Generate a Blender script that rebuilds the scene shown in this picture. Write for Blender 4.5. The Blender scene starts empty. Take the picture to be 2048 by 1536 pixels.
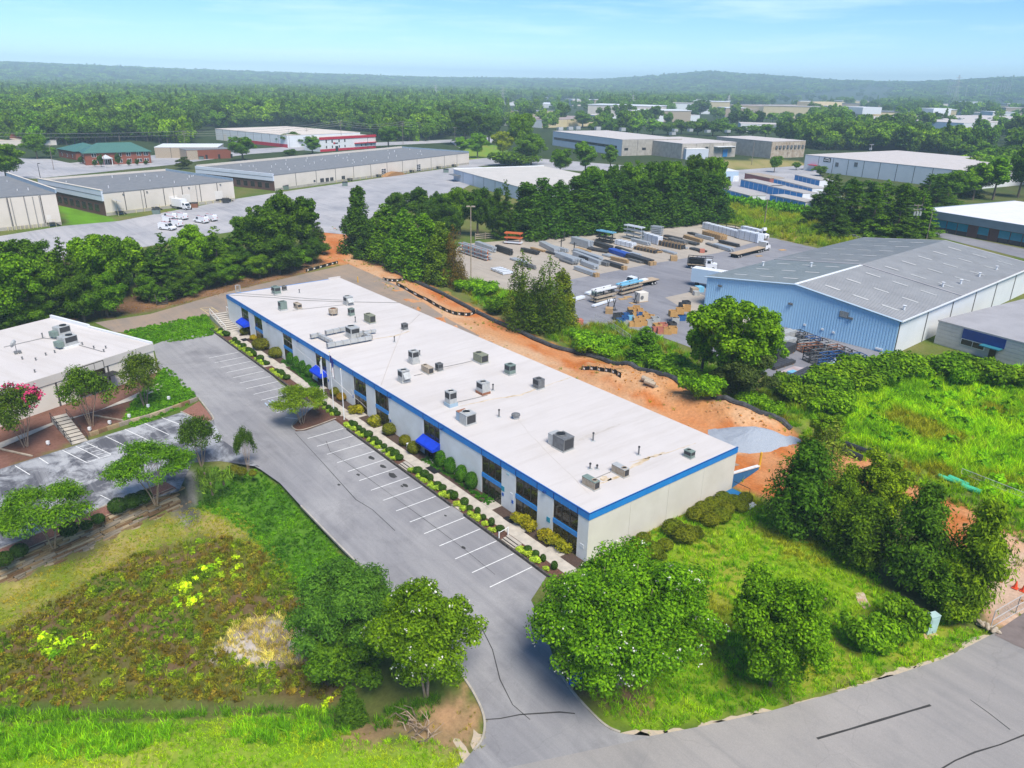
import bpy, bmesh, math, random
import numpy as np
from mathutils import Vector, Matrix
from math import radians as R, sin, cos, pi, tan, atan2, hypot
random.seed(7); np.random.seed(7)
SC = bpy.context.scene
COL = SC.collection
# ------------------------------------------------------------------ camera
FPX, CAMP = 1495.068, (-41.861, 43.936, 42.51)
YAW, PIT, ROL = -2.25720, 0.38150, 0.018738
_r = Vector((cos(YAW), sin(YAW), 0)); _w = Vector((-sin(YAW)*cos(PIT), cos(YAW)*cos(PIT), -sin(PIT))); _u = _r.cross(_w)
CR = cos(ROL)*_r + sin(ROL)*_u; CU = -sin(ROL)*_r + cos(ROL)*_u; CF = _w
cam_d = bpy.data.cameras.new('camera'); cam = bpy.data.objects.new('camera', cam_d); COL.objects.link(cam)
cam_d.sensor_width = 36.0; cam_d.lens = 36.0*FPX/2048; cam_d.clip_start = 0.5; cam_d.clip_end = 60000
cam.matrix_world = Matrix.Translation(CAMP) @ Matrix((CR, CU, -CF)).transposed().to_4x4()
SC.camera = cam
# ------------------------------------------------------------------ light
SUN_EL, SUN_DIR = 57, (-0.46, 0.13)          # horizontal direction towards the sun
az = atan2(SUN_DIR[0], SUN_DIR[1])
W = bpy.data.worlds.new('World'); SC.world = W; W.use_nodes = True
nt = W.node_tree; nt.nodes.clear()
sky = nt.nodes.new('ShaderNodeTexSky'); sky.sky_type = 'NISHITA'; sky.sun_disc = False
sky.sun_elevation = R(SUN_EL); sky.sun_rotation = az; sky.altitude = 300
sky.air_density = 0.6; sky.dust_density = 0.0; sky.ozone_density = 3.5
bg = nt.nodes.new('ShaderNodeBackground'); bg.inputs[1].default_value = 0.092
wo = nt.nodes.new('ShaderNodeOutputWorld')
hs = nt.nodes.new('ShaderNodeHueSaturation'); hs.inputs['Saturation'].default_value = 1.22; hs.inputs['Value'].default_value = 1.0
# thin cirrus, a function of the sky direction only
tc = nt.nodes.new('ShaderNodeTexCoord'); mp = nt.nodes.new('ShaderNodeMapping'); mp.vector_type = 'POINT'
mp.inputs['Rotation'].default_value = (0, 0, R(38)); mp.inputs['Scale'].default_value = (2.2, 2.2, 26)
nz = nt.nodes.new('ShaderNodeTexNoise'); nz.inputs['Scale'].default_value = 1.6; nz.inputs['Detail'].default_value = 7; nz.inputs['Roughness'].default_value = .62
rp = nt.nodes.new('ShaderNodeMapRange'); rp.inputs[1].default_value = .52; rp.inputs[2].default_value = .78; rp.inputs[3].default_value = 0; rp.inputs[4].default_value = .42
mx = nt.nodes.new('ShaderNodeMix'); mx.data_type = 'RGBA'; mx.inputs[7].default_value = (7, 8, 8.8, 1)
nt.links.new(tc.outputs['Generated'], mp.inputs[0]); nt.links.new(mp.outputs[0], nz.inputs[0]); nt.links.new(nz.outputs[0], rp.inputs[0])
nt.links.new(sky.outputs[0], hs.inputs['Color']); nt.links.new(hs.outputs[0], mx.inputs[6]); nt.links.new(rp.outputs[0], mx.inputs[0])
nt.links.new(mx.outputs[2], bg.inputs[0]); nt.links.new(bg.outputs[0], wo.inputs[0])
sl = bpy.data.lights.new('sun', 'SUN'); sl.energy = 2.8; sl.angle = R(28); sl.color = (1, .94, .84)
so = bpy.data.objects.new('sun', sl); COL.objects.link(so)
_sd = Vector((sin(az)*cos(R(SUN_EL)), cos(az)*cos(R(SUN_EL)), sin(R(SUN_EL))))
so.rotation_euler = (-_sd).to_track_quat('-Z', 'Y').to_euler(); so.location = (0, 0, 200)
SC.view_settings.view_transform = 'Standard'; SC.view_settings.look = 'None'
SC.view_settings.exposure = 1.12; SC.view_settings.gamma = 1; SC.view_settings.use_curve_mapping = False
SC.render.engine = 'CYCLES'; SC.cycles.use_denoising = True; SC.cycles.max_bounces = 6; SC.cycles.diffuse_bounces = 3
SC.cycles.transparent_max_bounces = 8; SC.cycles.volume_bounces = 0; SC.cycles.caustics_reflective = False; SC.cycles.caustics_refractive = False
# ------------------------------------------------------------------ geometry helpers
CV = Vector(CAMP)
def ray(u, v): return (CF + CR*((u-1024)/FPX) + CU*((768-v)/FPX))
def G(u, v, z=0.0):
    d = ray(u, v)
    if d.z > -0.004: d = Vector((d.x, d.y, -0.004))
    return CV + d*((z-CV.z)/d.z)
def g2(u, v, z=0.0): p = G(u, v, z); return (p.x, p.y)
def depth(p): return (Vector(p)-CV).dot(CF)
def proj(p):
    d = Vector(p)-CV; z = d.dot(CF); return 1024+FPX*d.dot(CR)/z, 768-FPX*d.dot(CU)/z
def ztop(p, v):
    """height above ground point p at which it shows at picture row v"""
    lo, hi = 0.0, 90.0
    for _ in range(30):
        m = (lo+hi)/2
        if proj((p[0], p[1], m))[1] > v: lo = m
        else: hi = m
    return lo
# ------------------------------------------------------------------ materials
MATS = {}
def lin(c): return tuple(((x/255)/12.92 if x/255 <= .04045 else ((x/255+.055)/1.055)**2.4) for x in c)
def mat(name, c, rough=.7, spec=.3, c2=None, ns=1.5, amt=.5, metal=0, bump=0, bs=20, wave=None, detail=5, coord='Object', emit=None):
    """procedural surface: colour c broken by noise towards c2; wave=(axis, scale, strength) adds ribs"""
    if name in MATS: return MATS[name]
    m = bpy.data.materials.new(name); m.use_nodes = True; n = m.node_tree.nodes; l = m.node_tree.links
    b = n['Principled BSDF']; b.inputs['Roughness'].default_value = rough; b.inputs['Specular IOR Level'].default_value = spec; b.inputs['Metallic'].default_value = metal
    t = n.new('ShaderNodeTexCoord')
    if c2 is None: c2 = tuple(x*.78 for x in c)
    z = n.new('ShaderNodeTexNoise'); z.inputs['Scale'].default_value = ns; z.inputs['Detail'].default_value = detail; z.inputs['Roughness'].default_value = .62
    r = n.new('ShaderNodeMapRange'); r.inputs[1].default_value = .35; r.inputs[2].default_value = .68; r.inputs[3].default_value = 0; r.inputs[4].default_value = amt*2 if amt <= .5 else 1
    x = n.new('ShaderNodeMix'); x.data_type = 'RGBA'; x.inputs[6].default_value = (*c, 1); x.inputs[7].default_value = (*c2, 1)
    l.new(t.outputs[coord], z.inputs[0]); l.new(z.outputs[0], r.inputs[0]); l.new(r.outputs[0], x.inputs[0]); l.new(x.outputs[2], b.inputs['Base Color'])
    last = None
    if bump:
        z2 = n.new('ShaderNodeTexNoise'); z2.inputs['Scale'].default_value = bs; z2.inputs['Detail'].default_value = 4
        bp = n.new('ShaderNodeBump'); bp.inputs['Strength'].default_value = bump; bp.inputs['Distance'].default_value = .05
        l.new(t.outputs[coord], z2.inputs[0]); l.new(z2.outputs[0], bp.inputs['Height']); l.new(bp.outputs[0], b.inputs['Normal']); last = bp
    if wave:
        wv = n.new('ShaderNodeTexWave'); wv.bands_direction = wave[0]; wv.inputs['Scale'].default_value = wave[1]; wv.wave_profile = 'SIN'
        b2 = n.new('ShaderNodeBump'); b2.inputs['Strength'].default_value = wave[2]; b2.inputs['Distance'].default_value = .06
        l.new(t.outputs['Object'], wv.inputs[0]); l.new(wv.outputs['Fac'], b2.inputs['Height'])
        if last: l.new(last.outputs[0], b2.inputs['Normal'])
        l.new(b2.outputs[0], b.inputs['Normal'])
    if emit: b.inputs['Emission Color'].default_value = (*emit, 1); b.inputs['Emission Strength'].default_value = 1
    MATS[name] = m; return m
def leafmat(name, inst=False):
    m = bpy.data.materials.new(name); m.use_nodes = True; n = m.node_tree.nodes; l = m.node_tree.links
    n.clear(); o = n.new('ShaderNodeOutputMaterial')
    a = n.new('ShaderNodeAttribute'); a.attribute_name = 'rnd'
    if inst: c = n.new('ShaderNodeAttribute'); c.attribute_type = 'INSTANCER'; c.attribute_name = 'col'; co = c.outputs['Color']
    else: c = n.new('ShaderNodeObjectInfo'); co = c.outputs['Color']
    mr = n.new('ShaderNodeMapRange'); mr.inputs[3].default_value = .55; mr.inputs[4].default_value = 2.1
    h = n.new('ShaderNodeHueSaturation')
    mh = n.new('ShaderNodeMapRange'); mh.inputs[3].default_value = .512; mh.inputs[4].default_value = .486
    l.new(a.outputs['Fac'], mr.inputs[0]); l.new(a.outputs['Fac'], mh.inputs[0]); l.new(co, h.inputs['Color']); l.new(mr.outputs[0], h.inputs['Value']); l.new(mh.outputs[0], h.inputs['Hue'])
    p = n.new('ShaderNodeBsdfPrincipled'); p.inputs['Roughness'].default_value = .5; p.inputs['Specular IOR Level'].default_value = .05
    t = n.new('ShaderNodeBsdfTranslucent'); x = n.new('ShaderNodeMixShader'); x.inputs[0].default_value = .32
    tx = n.new('ShaderNodeTexCoord'); z = n.new('ShaderNodeTexNoise'); z.inputs['Scale'].default_value = .9; z.inputs['Detail'].default_value = 3
    ad = n.new('ShaderNodeMath'); ad.operation = 'MULTIPLY_ADD'; ad.inputs[1].default_value = 1.5; l.new(tx.outputs['Object'], z.inputs[0]); l.new(z.outputs[0], ad.inputs[0]); ad.inputs[2].default_value = -.75
    a2 = n.new('ShaderNodeMath'); a2.operation = 'ADD'; l.new(a.outputs['Fac'], a2.inputs[0]); l.new(ad.outputs[0], a2.inputs[1]); l.new(a2.outputs[0], mr.inputs[0]); l.new(a2.outputs[0], mh.inputs[0])
    l.new(h.outputs[0], p.inputs['Base Color']); l.new(h.outputs[0], t.inputs['Color']); l.new(p.outputs[0], x.inputs[1]); l.new(t.outputs[0], x.inputs[2]); l.new(x.outputs[0], o.inputs[0])
    MATS[name] = m; return m
LEAF = leafmat('leaf'); LEAFI = leafmat('leaf_scatter', True)
M_bark = mat('bark', (.12, .085, .06), .9, .1, (.22, .17, .13), 6, .5)
M_barkl = mat('bark_pale', (.3, .2, .13), .85, .1, (.42, .33, .25), 5, .5)
# ------------------------------------------------------------------ mesh builder
class MB:
    def __init__(s): s.v = []; s.f = []; s.m = []
    def add(s, vs, fs, m=0):
        k = len(s.v); s.v += [tuple(p) for p in vs]; s.f += [tuple(i+k for i in f) for f in fs]; s.m += [m]*len(fs); return s
    def box(s, x0, x1, y0, y1, z0, z1, m=0, rz=0, c=None):
        vs = [(x, y, z) for z in (z0, z1) for x, y in ((x0, y0), (x1, y0), (x1, y1), (x0, y1))]
        if rz:
            cx, cy = c or ((x0+x1)/2, (y0+y1)/2); q, w = cos(rz), sin(rz)
            vs = [(cx+(x-cx)*q-(y-cy)*w, cy+(x-cx)*w+(y-cy)*q, z) for x, y, z in vs]
        return s.add(vs, [(3, 2, 1, 0), (4, 5, 6, 7), (0, 1, 5, 4), (1, 2, 6, 5), (2, 3, 7, 6), (3, 0, 4, 7)], m)
    def cbox(s, c, d, m=0, rz=0):
        return s.box(c[0]-d[0]/2, c[0]+d[0]/2, c[1]-d[1]/2, c[1]+d[1]/2, c[2], c[2]+d[2], m, rz)
    def prism(s, pts, z0, z1, m=0):
        n = len(pts); return s.add([(x, y, z0) for x, y in pts]+[(x, y, z1) for x, y in pts],
            [tuple(range(n))[::-1], tuple(range(n, 2*n))]+[(i, (i+1) % n, n+(i+1) % n, n+i) for i in range(n)], m)
    def side(s, prof, y0, y1, m=0, inset=0, zi=1e9):
        """(x,z) profile extruded across y; points above zi lean in by inset"""
        n = len(prof); f = lambda z: inset if z > zi else 0
        return s.add([(x, y0+f(z), z) for x, z in prof]+[(x, y1-f(z), z) for x, z in prof],
            [tuple(range(n)), tuple(range(n, 2*n))[::-1]]+[(i, n+i, n+(i+1) % n, (i+1) % n) for i in range(n)], m)
    def tube(s, pts, r, n=6, m=0, cap=True):
        pts = [Vector(p) for p in pts]; rs = r if isinstance(r, (list, tuple)) else [r]*len(pts); vs = []; fs = []
        for i, p in enumerate(pts):
            d = (pts[min(i+1, len(pts)-1)]-pts[max(i-1, 0)]).normalized()
            a = d.orthogonal() if abs(d.z) > .9 else Vector((0, 0, 1)).cross(d); a.normalize(); b = d.cross(a)
            vs += [p+a*(rs[i]*cos(2*pi*k/n))+b*(rs[i]*sin(2*pi*k/n)) for k in range(n)]
        for i in range(len(pts)-1):
            fs += [(i*n+k, i*n+(k+1) % n, (i+1)*n+(k+1) % n, (i+1)*n+k) for k in range(n)]
        if cap: fs += [tuple(range(n))[::-1], tuple(range((len(pts)-1)*n, len(pts)*n))]
        return s.add(vs, fs, m)
    def quad(s, a, b, c, d, m=0): return s.add([a, b, c, d], [(0, 1, 2, 3)], m)
    def mesh(s, name, mats):
        me = bpy.data.meshes.new(name); me.from_pydata(s.v, [], s.f)
        mats = mats if isinstance(mats, (list, tuple)) else [mats]
        for q in mats: me.materials.append(q)
        if len(mats) > 1: me.polygons.foreach_set('material_index', s.m)
        me.update(); return me
    def build(s, name, mats, parent=None, loc=(0, 0, 0), rz=0):
        o = bpy.data.objects.new(name, s.mesh(name, mats)); COL.objects.link(o)
        if parent: o.parent = parent
        o.location = loc; o.rotation_euler = (0, 0, rz); return o
def tag(o, label=None, cat=None, group=None, kind=None):
    for k, v in (('label', label), ('category', cat), ('group', group), ('kind', kind)):
        if v: o[k] = v
    return o
def thing(name, label, cat, loc=(0, 0, 0), rz=0, group=None, kind=None):
    o = bpy.data.objects.new(name, None); COL.objects.link(o); o.empty_display_size = .2
    o.location = loc; o.rotation_euler = (0, 0, rz); return tag(o, label, cat, group, kind)
def one(mb, name, mats, label, cat, loc=(0, 0, 0), rz=0, group=None):
    return tag(mb.build(name, mats, None, loc, rz), label, cat, group)
KIDS = {}
def children(o): return [c for c in COL.objects if c.parent is o]
def link_copy(o, parent=None):
    c = o.copy(); COL.objects.link(c); c.parent = parent; return c
def dup(proto, loc, rz=0, label=None, group=None, scale=None, lp=None):
    """copy a thing given as (root, parts, {part: sub-parts})"""
    root, parts, subs = proto
    r = link_copy(root); r.location = loc; r.rotation_euler = (0, 0, rz)
    if scale: r.scale = scale
    if label: r['label'] = label
    if group: r['group'] = group
    for p in parts:
        q = link_copy(p, r)
        for s_ in subs.get(p.name, ()): link_copy(s_, q)
    return r
def tree_of(root):
    ps = [o for o in COL.objects if o.parent == root]
    return (root, ps, {p.name: [o for o in COL.objects if o.parent == p] for p in ps})
def path_pts(pix, z=0.0, n=None):
    """smooth curve through ground points given in picture coordinates"""
    P = [G(u, v, z) for u, v in pix]
    out = []
    for i in range(len(P)-1):
        p0, p1, p2, p3 = P[max(i-1, 0)], P[i], P[i+1], P[min(i+2, len(P)-1)]
        for k in range(6):
            t = k/6; out.append(.5*((2*p1)+(p2-p0)*t+(2*p0-5*p1+4*p2-p3)*t*t+(3*p1-p0-3*p2+p3)*t**3))
    out.append(P[-1]); return out
def in_poly(X, Y, poly):
    X = np.asarray(X); Y = np.asarray(Y); r = np.zeros(X.shape, bool); n = len(poly); j = n-1
    for i in range(n):
        xi, yi = poly[i]; xj, yj = poly[j]
        c = ((yi > Y) != (yj > Y)) & (X < (xj-xi)*(Y-yi)/((yj-yi) or 1e-12)+xi); r ^= c; j = i
    return r
def poly_dist(X, Y, poly):
    """signed distance to a polygon, negative inside"""
    d = np.full(np.shape(X), 1e9); n = len(poly)
    for i in range(n):
        ax, ay = poly[i]; bx, by = poly[(i+1) % n]; ex, ey = bx-ax, by-ay
        t = np.clip(((X-ax)*ex+(Y-ay)*ey)/(ex*ex+ey*ey+1e-12), 0, 1); d = np.minimum(d, np.hypot(X-ax-t*ex, Y-ay-t*ey))
    return np.where(in_poly(X, Y, poly), -d, d)
def sstep(a, b, x): t = np.clip((x-a)/(b-a), 0, 1); return t*t*(3-2*t)
_ng = np.random.RandomState(3).rand(256, 256)
def vnoise(x, y):
    """smooth value noise 0..1 on a lattice"""
    x = np.asarray(x, float); y = np.asarray(y, float); i = np.floor(x).astype(int); j = np.floor(y).astype(int)
    fx = x-i; fy = y-j; fx = fx*fx*(3-2*fx); fy = fy*fy*(3-2*fy); g = lambda a, b: _ng[a & 255, b & 255]
    return (g(i, j)*(1-fx)+g(i+1, j)*fx)*(1-fy)+(g(i, j+1)*(1-fx)+g(i+1, j+1)*fx)*fy
def fbm(x, y, o=4):
    s = 0; a = .5
    for k in range(o): s = s+a*vnoise(x*2**k+17*k, y*2**k+31*k); a *= .5
    return s/(1-.5**o)
def PX(pix, z=0.0): return [g2(u, v, z) for u, v in pix]
# ================================================================== GROUND
BZ = -2.5
P_basin = PX([(-400, 1420), (-400, 1330), (0, 1192), (180, 1108), (362, 1024), (440, 1002), (520, 1062), (600, 1165), (650, 1290), (690, 1410), (560, 1400), (300, 1410), (0, 1412)], BZ)
WALL_A, WALL_B = G(-130, 1242, BZ), G(362, 1022, BZ)      # foot line of the stone wall
_wd = (WALL_B-WALL_A).normalized(); _wn = Vector((-_wd.y, _wd.x, 0))   # points away from the camera, to the lot
Z_lawn = PX([(-300, 1424), (300, 1414), (570, 1402), (690, 1440), (720, 1490), (860, 1488), (925, 1510), (930, 1545), (900, 1750), (-400, 1750)])
Z_meadow = PX([(-400, 1405), (-400, 1330), (0, 1270), (120, 1200), (250, 1122), (400, 1072), (480, 1080), (560, 1130), (610, 1190), (660, 1330), (690, 1405), (560, 1398), (300, 1408), (0, 1405)], BZ)
Z_pale = PX([(430, 1298), (455, 1260), (510, 1232), (600, 1245), (640, 1300), (600, 1332), (520, 1330)], BZ)
Z_strip = PX([(-300, 1330), (0, 1185), (360, 1022), (440, 1000), (520, 1062), (600, 1165), (560, 1130), (400, 1072), (250, 1122), (120, 1200), (-300, 1400)], BZ)
Z_ivy = PX([(425, 945), (530, 938), (560, 968), (602, 1015), (702, 1118), (762, 1172), (650, 1195), (612, 1182), (520, 1062), (450, 1004), (385, 985)], -.5)
Z_peb = PX([(352, 1010), (362, 985), (372, 955), (392, 945), (398, 985), (392, 1020), (370, 1028)], -.8)
Z_dirt = PX([(628, 530), (640, 470), (668, 452), (690, 458), (722, 504), (832, 556), (970, 624), (1110, 688), (1250, 738), (1400, 794), (1575, 862), (1740, 918), (1900, 1000), (2060, 1075), (2200, 1150), (2200, 1330), (2048, 1262), (1965, 1245), (1960, 1120), (1800, 1010), (1640, 960), (1560, 1000), (1480, 985), (1440, 960), (1200, 860), (900, 700), (800, 600), (697, 530)])
Z_rmead = PX([(1600, 838), (1640, 790), (1720, 760), (1800, 742), (2250, 735), (2350, 1150), (2060, 1040), (1900, 955), (1750, 896), (1650, 862)])
Z_rslope = PX([(1185, 1120), (1436, 995), (1500, 985), (1560, 1040), (1700, 1110), (1780, 1190), (1850, 1240), (1968, 1268), (1880, 1318), (1700, 1374), (1500, 1428), (1290, 1468), (1200, 1430), (1110, 1290)])
Z_weed = PX([(900, 570), (960, 560), (1040, 600), (1140, 652), (1240, 650), (1340, 690), (1500, 770), (1620, 790), (1650, 820), (1600, 862), (1400, 790), (1250, 733), (1110, 682), (970, 618)])
Z_field = PX([(1330, 452), (1400, 432), (1440, 408), (1640, 430), (1790, 470), (1700, 488), (1640, 496), (1560, 478), (1500, 452), (1430, 446)])
Z_litter = PX([(120, 650), (190, 640), (320, 618), (450, 588), (610, 546), (650, 528), (630, 505), (470, 545), (300, 590), (160, 625)])
Z_verge = PX([(680, 1455), (720, 1430), (860, 1415), (935, 1358), (952, 1395), (968, 1440), (965, 1478), (940, 1508), (880, 1500), (820, 1480), (740, 1490)])
Z_green1 = PX([(247, 664), (330, 645), (412, 630), (436, 668), (380, 680), (306, 688), (280, 680)])
Z_green2 = PX([(120, 412), (150, 418), (240, 441), (170, 452), (135, 450)])
Z_green3 = PX([(245, 840), (262, 808), (330, 735), (345, 745), (397, 798), (320, 836), (268, 855)])
Z_bed = PX([(-60, 880), (0, 850), (110, 802), (250, 755), (300, 738), (320, 745), (262, 808), (245, 845), (180, 872), (0, 945), (-60, 965)])
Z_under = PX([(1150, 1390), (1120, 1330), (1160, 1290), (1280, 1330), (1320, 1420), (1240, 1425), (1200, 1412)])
Z_mgreen = PX([(920, 300), (985, 287), (1010, 300), (1005, 325), (940, 322)])
Z_field2 = PX([(1420, 322), (1560, 318), (1640, 330), (1640, 338), (1440, 340)])
Z_field3 = PX([(1945, 272), (2100, 265), (2100, 280), (1960, 284)])
MOUND = PX([(1175, 735), (1260, 742), (1400, 792), (1575, 862), (1560, 874), (1470, 862), (1380, 826), (1290, 800), (1200, 765)])
Z_pdirt = PX([(1960, 1130), (1985, 1060), (2080, 1080), (2250, 1170), (2200, 1330), (2048, 1262), (1965, 1245)])
Z_track = PX([(700, 500), (830, 575), (1000, 668), (1200, 765), (1400, 870), (1480, 905), (1440, 912), (1350, 870), (1180, 790), (980, 690), (820, 600), (690, 520)])
# (polygon, colour, second colour, blend width, ragged edge)
ZONES = [
 (Z_dirt, (.44, .14, .036), (.50, .23, .10), .6, 1.6), (Z_pdirt, (.52, .37, .27), (.55, .33, .2), 1, 1.5), (Z_track, (.52, .33, .20), (.48, .25, .12), .8, 1.2), (MOUND, (.55, .33, .18), (.46, .21, .08), .8, 1.6), (Z_weed, (.10, .15, .02), (.2, .17, .07), 1.5, 2.5), (Z_rmead, (.18, .32, .012), (.24, .27, .03), 1.5, 2.5),
 (Z_rslope, (.17, .28, .012), (.25, .27, .03), 1, 2), (Z_strip, (.17, .21, .025), (.30, .25, .08), .8, 1.5), (Z_meadow, (.11, .12, .02), (.14, .09, .045), 1, 2), (Z_pale, (.46, .41, .37), (.2, .15, .11), .8, 2.2),
 (Z_peb, (.4, .38, .33), (.08, .075, .07), .4, .8), (Z_ivy, (.06, .16, .012), (.09, .2, .014), .6, .6), (Z_lawn, (.17, .31, .014), (.29, .33, .05), 1, 1.5), (Z_field, (.15, .18, .02), (.25, .2, .05), 2, 4), (Z_litter, (.24, .135, .075), (.15, .085, .05), 1, 1.6),
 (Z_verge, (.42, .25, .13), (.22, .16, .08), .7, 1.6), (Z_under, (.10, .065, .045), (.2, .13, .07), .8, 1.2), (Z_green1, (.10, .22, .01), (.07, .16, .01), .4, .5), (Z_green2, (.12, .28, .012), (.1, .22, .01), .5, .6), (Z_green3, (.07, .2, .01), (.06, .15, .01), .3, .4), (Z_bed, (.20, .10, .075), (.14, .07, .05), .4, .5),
 (Z_mgreen, (.14, .26, .02), (.2, .24, .03), 2, 3), (Z_field2, (.2, .2, .05), (.3, .25, .1), 3, 4), (Z_field3, (.14, .27, .02), (.2, .26, .03), 3, 4)]
RIDGE = [(0, 125), (150, 131), (300, 134), (600, 143), (900, 151), (1024, 152), (1180, 154), (1270, 147), (1360, 142), (1450, 148), (1560, 157), (1700, 162), (1860, 158), (1960, 160), (2048, 166)]
def Hn(X, Y):
    """ground height"""
    X = np.asarray(X, float); Y = np.asarray(Y, float); z = np.zeros_like(X)
    dx = X-CV.x; dy = Y-CV.y; d = np.hypot(dx, dy)
    near = d < 260
    if near.any():
        x, y = X[near], Y[near]
        sd = poly_dist(x, y, P_basin)
        side = (x-WALL_A.x)*_wn.x+(y-WALL_A.y)*_wn.y          # >0 behind the wall
        b = sstep(7.5, -1.0, sd)*sstep(1.2, .2, side)
        h = BZ*b + (.22*(fbm(x*.35, y*.35, 3)-.5)*b)
        # spoil heaps and ruts in the construction strip
        md = poly_dist(x, y, MOUND); dd = poly_dist(x, y, Z_dirt)
        h += sstep(2.5, -2.2, md)*(.6+2.2*fbm(x*.33, y*.33, 5)) + sstep(0, -2, dd)*.25*(fbm(x*.5, y*.5, 4)-.5)
        rd = poly_dist(x, y, BANK); h += 2.2*sstep(5, -4, rd)
        gd = poly_dist(x, y, Z_field); h += 3.2*sstep(2, -22, gd)
        z[near] = h
    far = d > 900
    if far.any():
        f = d[far]; lat = (dx[far]*CR.x+dy[far]*CR.y); fw = np.maximum((dx[far]*CF.x+dy[far]*CF.y)/hypot(CF.x, CF.y), 1); lat = np.clip(lat, -1.1*fw, 1.1*fw)
        u = 1024+FPX*lat/fw*cos(PIT)
        vr = np.interp(u, [a for a, b_ in RIDGE], [b_ for a, b_ in RIDGE]); vh = 168+(u-1024)*.0187
        top = 42.5+(vh-vr)/FPX*6300*np.hypot(1, lat/fw)*1.0-44
        h = top*sstep(2600, 6300, f)**1.5*(.88+.16*fbm(X[far]/700, Y[far]/700, 4)) + 9*(fbm(X[far]/420+9, Y[far]/420, 3)-.5)*sstep(900, 1800, f)
        z[far] = h
    return z
BANK = PX([(-200, 600), (100, 545), (300, 520), (480, 480), (600, 470), (640, 488), (600, 515), (470, 545), (300, 590), (100, 625), (-200, 660)])
def Hz(x, y): return float(Hn(np.array([x]), np.array([y]))[0])
def GH(u, v):
    """ground point seen at a picture position, on the real ground"""
    z = 0
    for _ in range(6): p = G(u, v, z); z = Hz(p.x, p.y)
    return G(u, v, z)
def make_ground():
    th0 = atan2(CF.y, CF.x)
    a_in = np.linspace(-R(50), R(50), 300); a_out = np.linspace(R(50), 2*pi-R(50), 90)[1:-1]; ang = th0+np.concatenate([a_in, a_out])
    rr = [6.0]
    while rr[-1] < 9200: rr.append(rr[-1]+(max(.75, rr[-1]*.012) if rr[-1] < 420 else rr[-1]*.03))
    rr = np.array(rr); A, Rr = np.meshgrid(ang, rr); X = CV.x+Rr*np.cos(A); Y = CV.y+Rr*np.sin(A)
    Z = Hn(X.ravel(), Y.ravel()); X = X.ravel(); Y = Y.ravel()
    na = len(ang); nr = len(rr); i, j = np.meshgrid(np.arange(nr-1), np.arange(na), indexing='ij'); j2 = (j+1) % na
    F = np.stack([i*na+j, (i+1)*na+j, (i+1)*na+j2, i*na+j2], -1).reshape(-1, 4)
    c = len(X); V = np.column_stack([X, Y, Z]); V = np.vstack([V, [CV.x, CV.y, 0]])
    fan = [(c, k, (k+1) % na) for k in range(na)]
    me = bpy.data.meshes.new('ground'); me.from_pydata(V.tolist(), [], F.tolist()+fan); me.update()
    d = np.hypot(X-CV.x, Y-CV.y); n1 = fbm(X*.12, Y*.12, 4); n2 = fbm(X*.6+5, Y*.6, 3)
    base = np.array([.085, .13, .02]); base2 = np.array([.15, .15, .045]); farc = np.array([.035, .055, .018])
    t = sstep(.35, .65, n1)[:, None]; C = base*(1-t)+base2*t
    f = sstep(300, 520, d)[:, None]; C = C*(1-f)+farc*f
    sel = np.where(d < 700)[0]
    for poly, c1, c2, bw, rg in ZONES:
        px = [p[0] for p in poly]; py = [p[1] for p in poly]
        s = sel[(X[sel] > min(px)-8) & (X[sel] < max(px)+8) & (Y[sel] > min(py)-8) & (Y[sel] < max(py)+8)]
        if not len(s): continue
        sd = poly_dist(X[s], Y[s], poly)+(n2[s]-.5)*2*rg; m = sstep(bw, -bw, sd)[:, None]
        k = sstep(.3, .68, fbm(X[s]*.33+3, Y[s]*.33+7, 4))[:, None]; C[s] = C[s]*(1-m)+(np.array(c1)*(1-k)+np.array(c2)*k)*m
    C = np.vstack([np.column_stack([C, np.ones(len(C))]), [[.1, .1, .05, 1]]])
    at = me.color_attributes.new('zone', 'FLOAT_COLOR', 'POINT'); at.data.foreach_set('color', C.ravel())
    me.polygons.foreach_set('use_smooth', [True]*len(me.polygons))
    m = bpy.data.materials.new('soil'); m.use_nodes = True; n = m.node_tree.nodes; l = m.node_tree.links; b = n['Principled BSDF']; b.inputs['Roughness'].default_value = .95; b.inputs['Specular IOR Level'].default_value = .1
    a = n.new('ShaderNodeAttribute'); a.attribute_name = 'zone'; tx = n.new('ShaderNodeTexCoord')
    z1 = n.new('ShaderNodeTexNoise'); z1.inputs['Scale'].default_value = 2.2; z1.inputs['Detail'].default_value = 8; z1.inputs['Roughness'].default_value = .75
    mr = n.new('ShaderNodeMapRange'); mr.inputs[1].default_value = .3; mr.inputs[2].default_value = .7; mr.inputs[3].default_value = .72; mr.inputs[4].default_value = 1.28
    h = n.new('ShaderNodeHueSaturation'); bp = n.new('ShaderNodeBump'); bp.inputs['Strength'].default_value = .5; bp.inputs['Distance'].default_value = .25
    l.new(tx.outputs['Object'], z1.inputs[0]); l.new(z1.outputs[0], mr.inputs[0]); l.new(mr.outputs[0], h.inputs['Value']); l.new(a.outputs['Color'], h.inputs['Color']); l.new(h.outputs[0], b.inputs['Base Color'])
    l.new(z1.outputs[0], bp.inputs['Height']); l.new(bp.outputs[0], b.inputs['Normal'])
    me.materials.append(m); o = bpy.data.objects.new('ground', me); COL.objects.link(o); tag(o, kind='structure'); return o
ground = make_ground()
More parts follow.
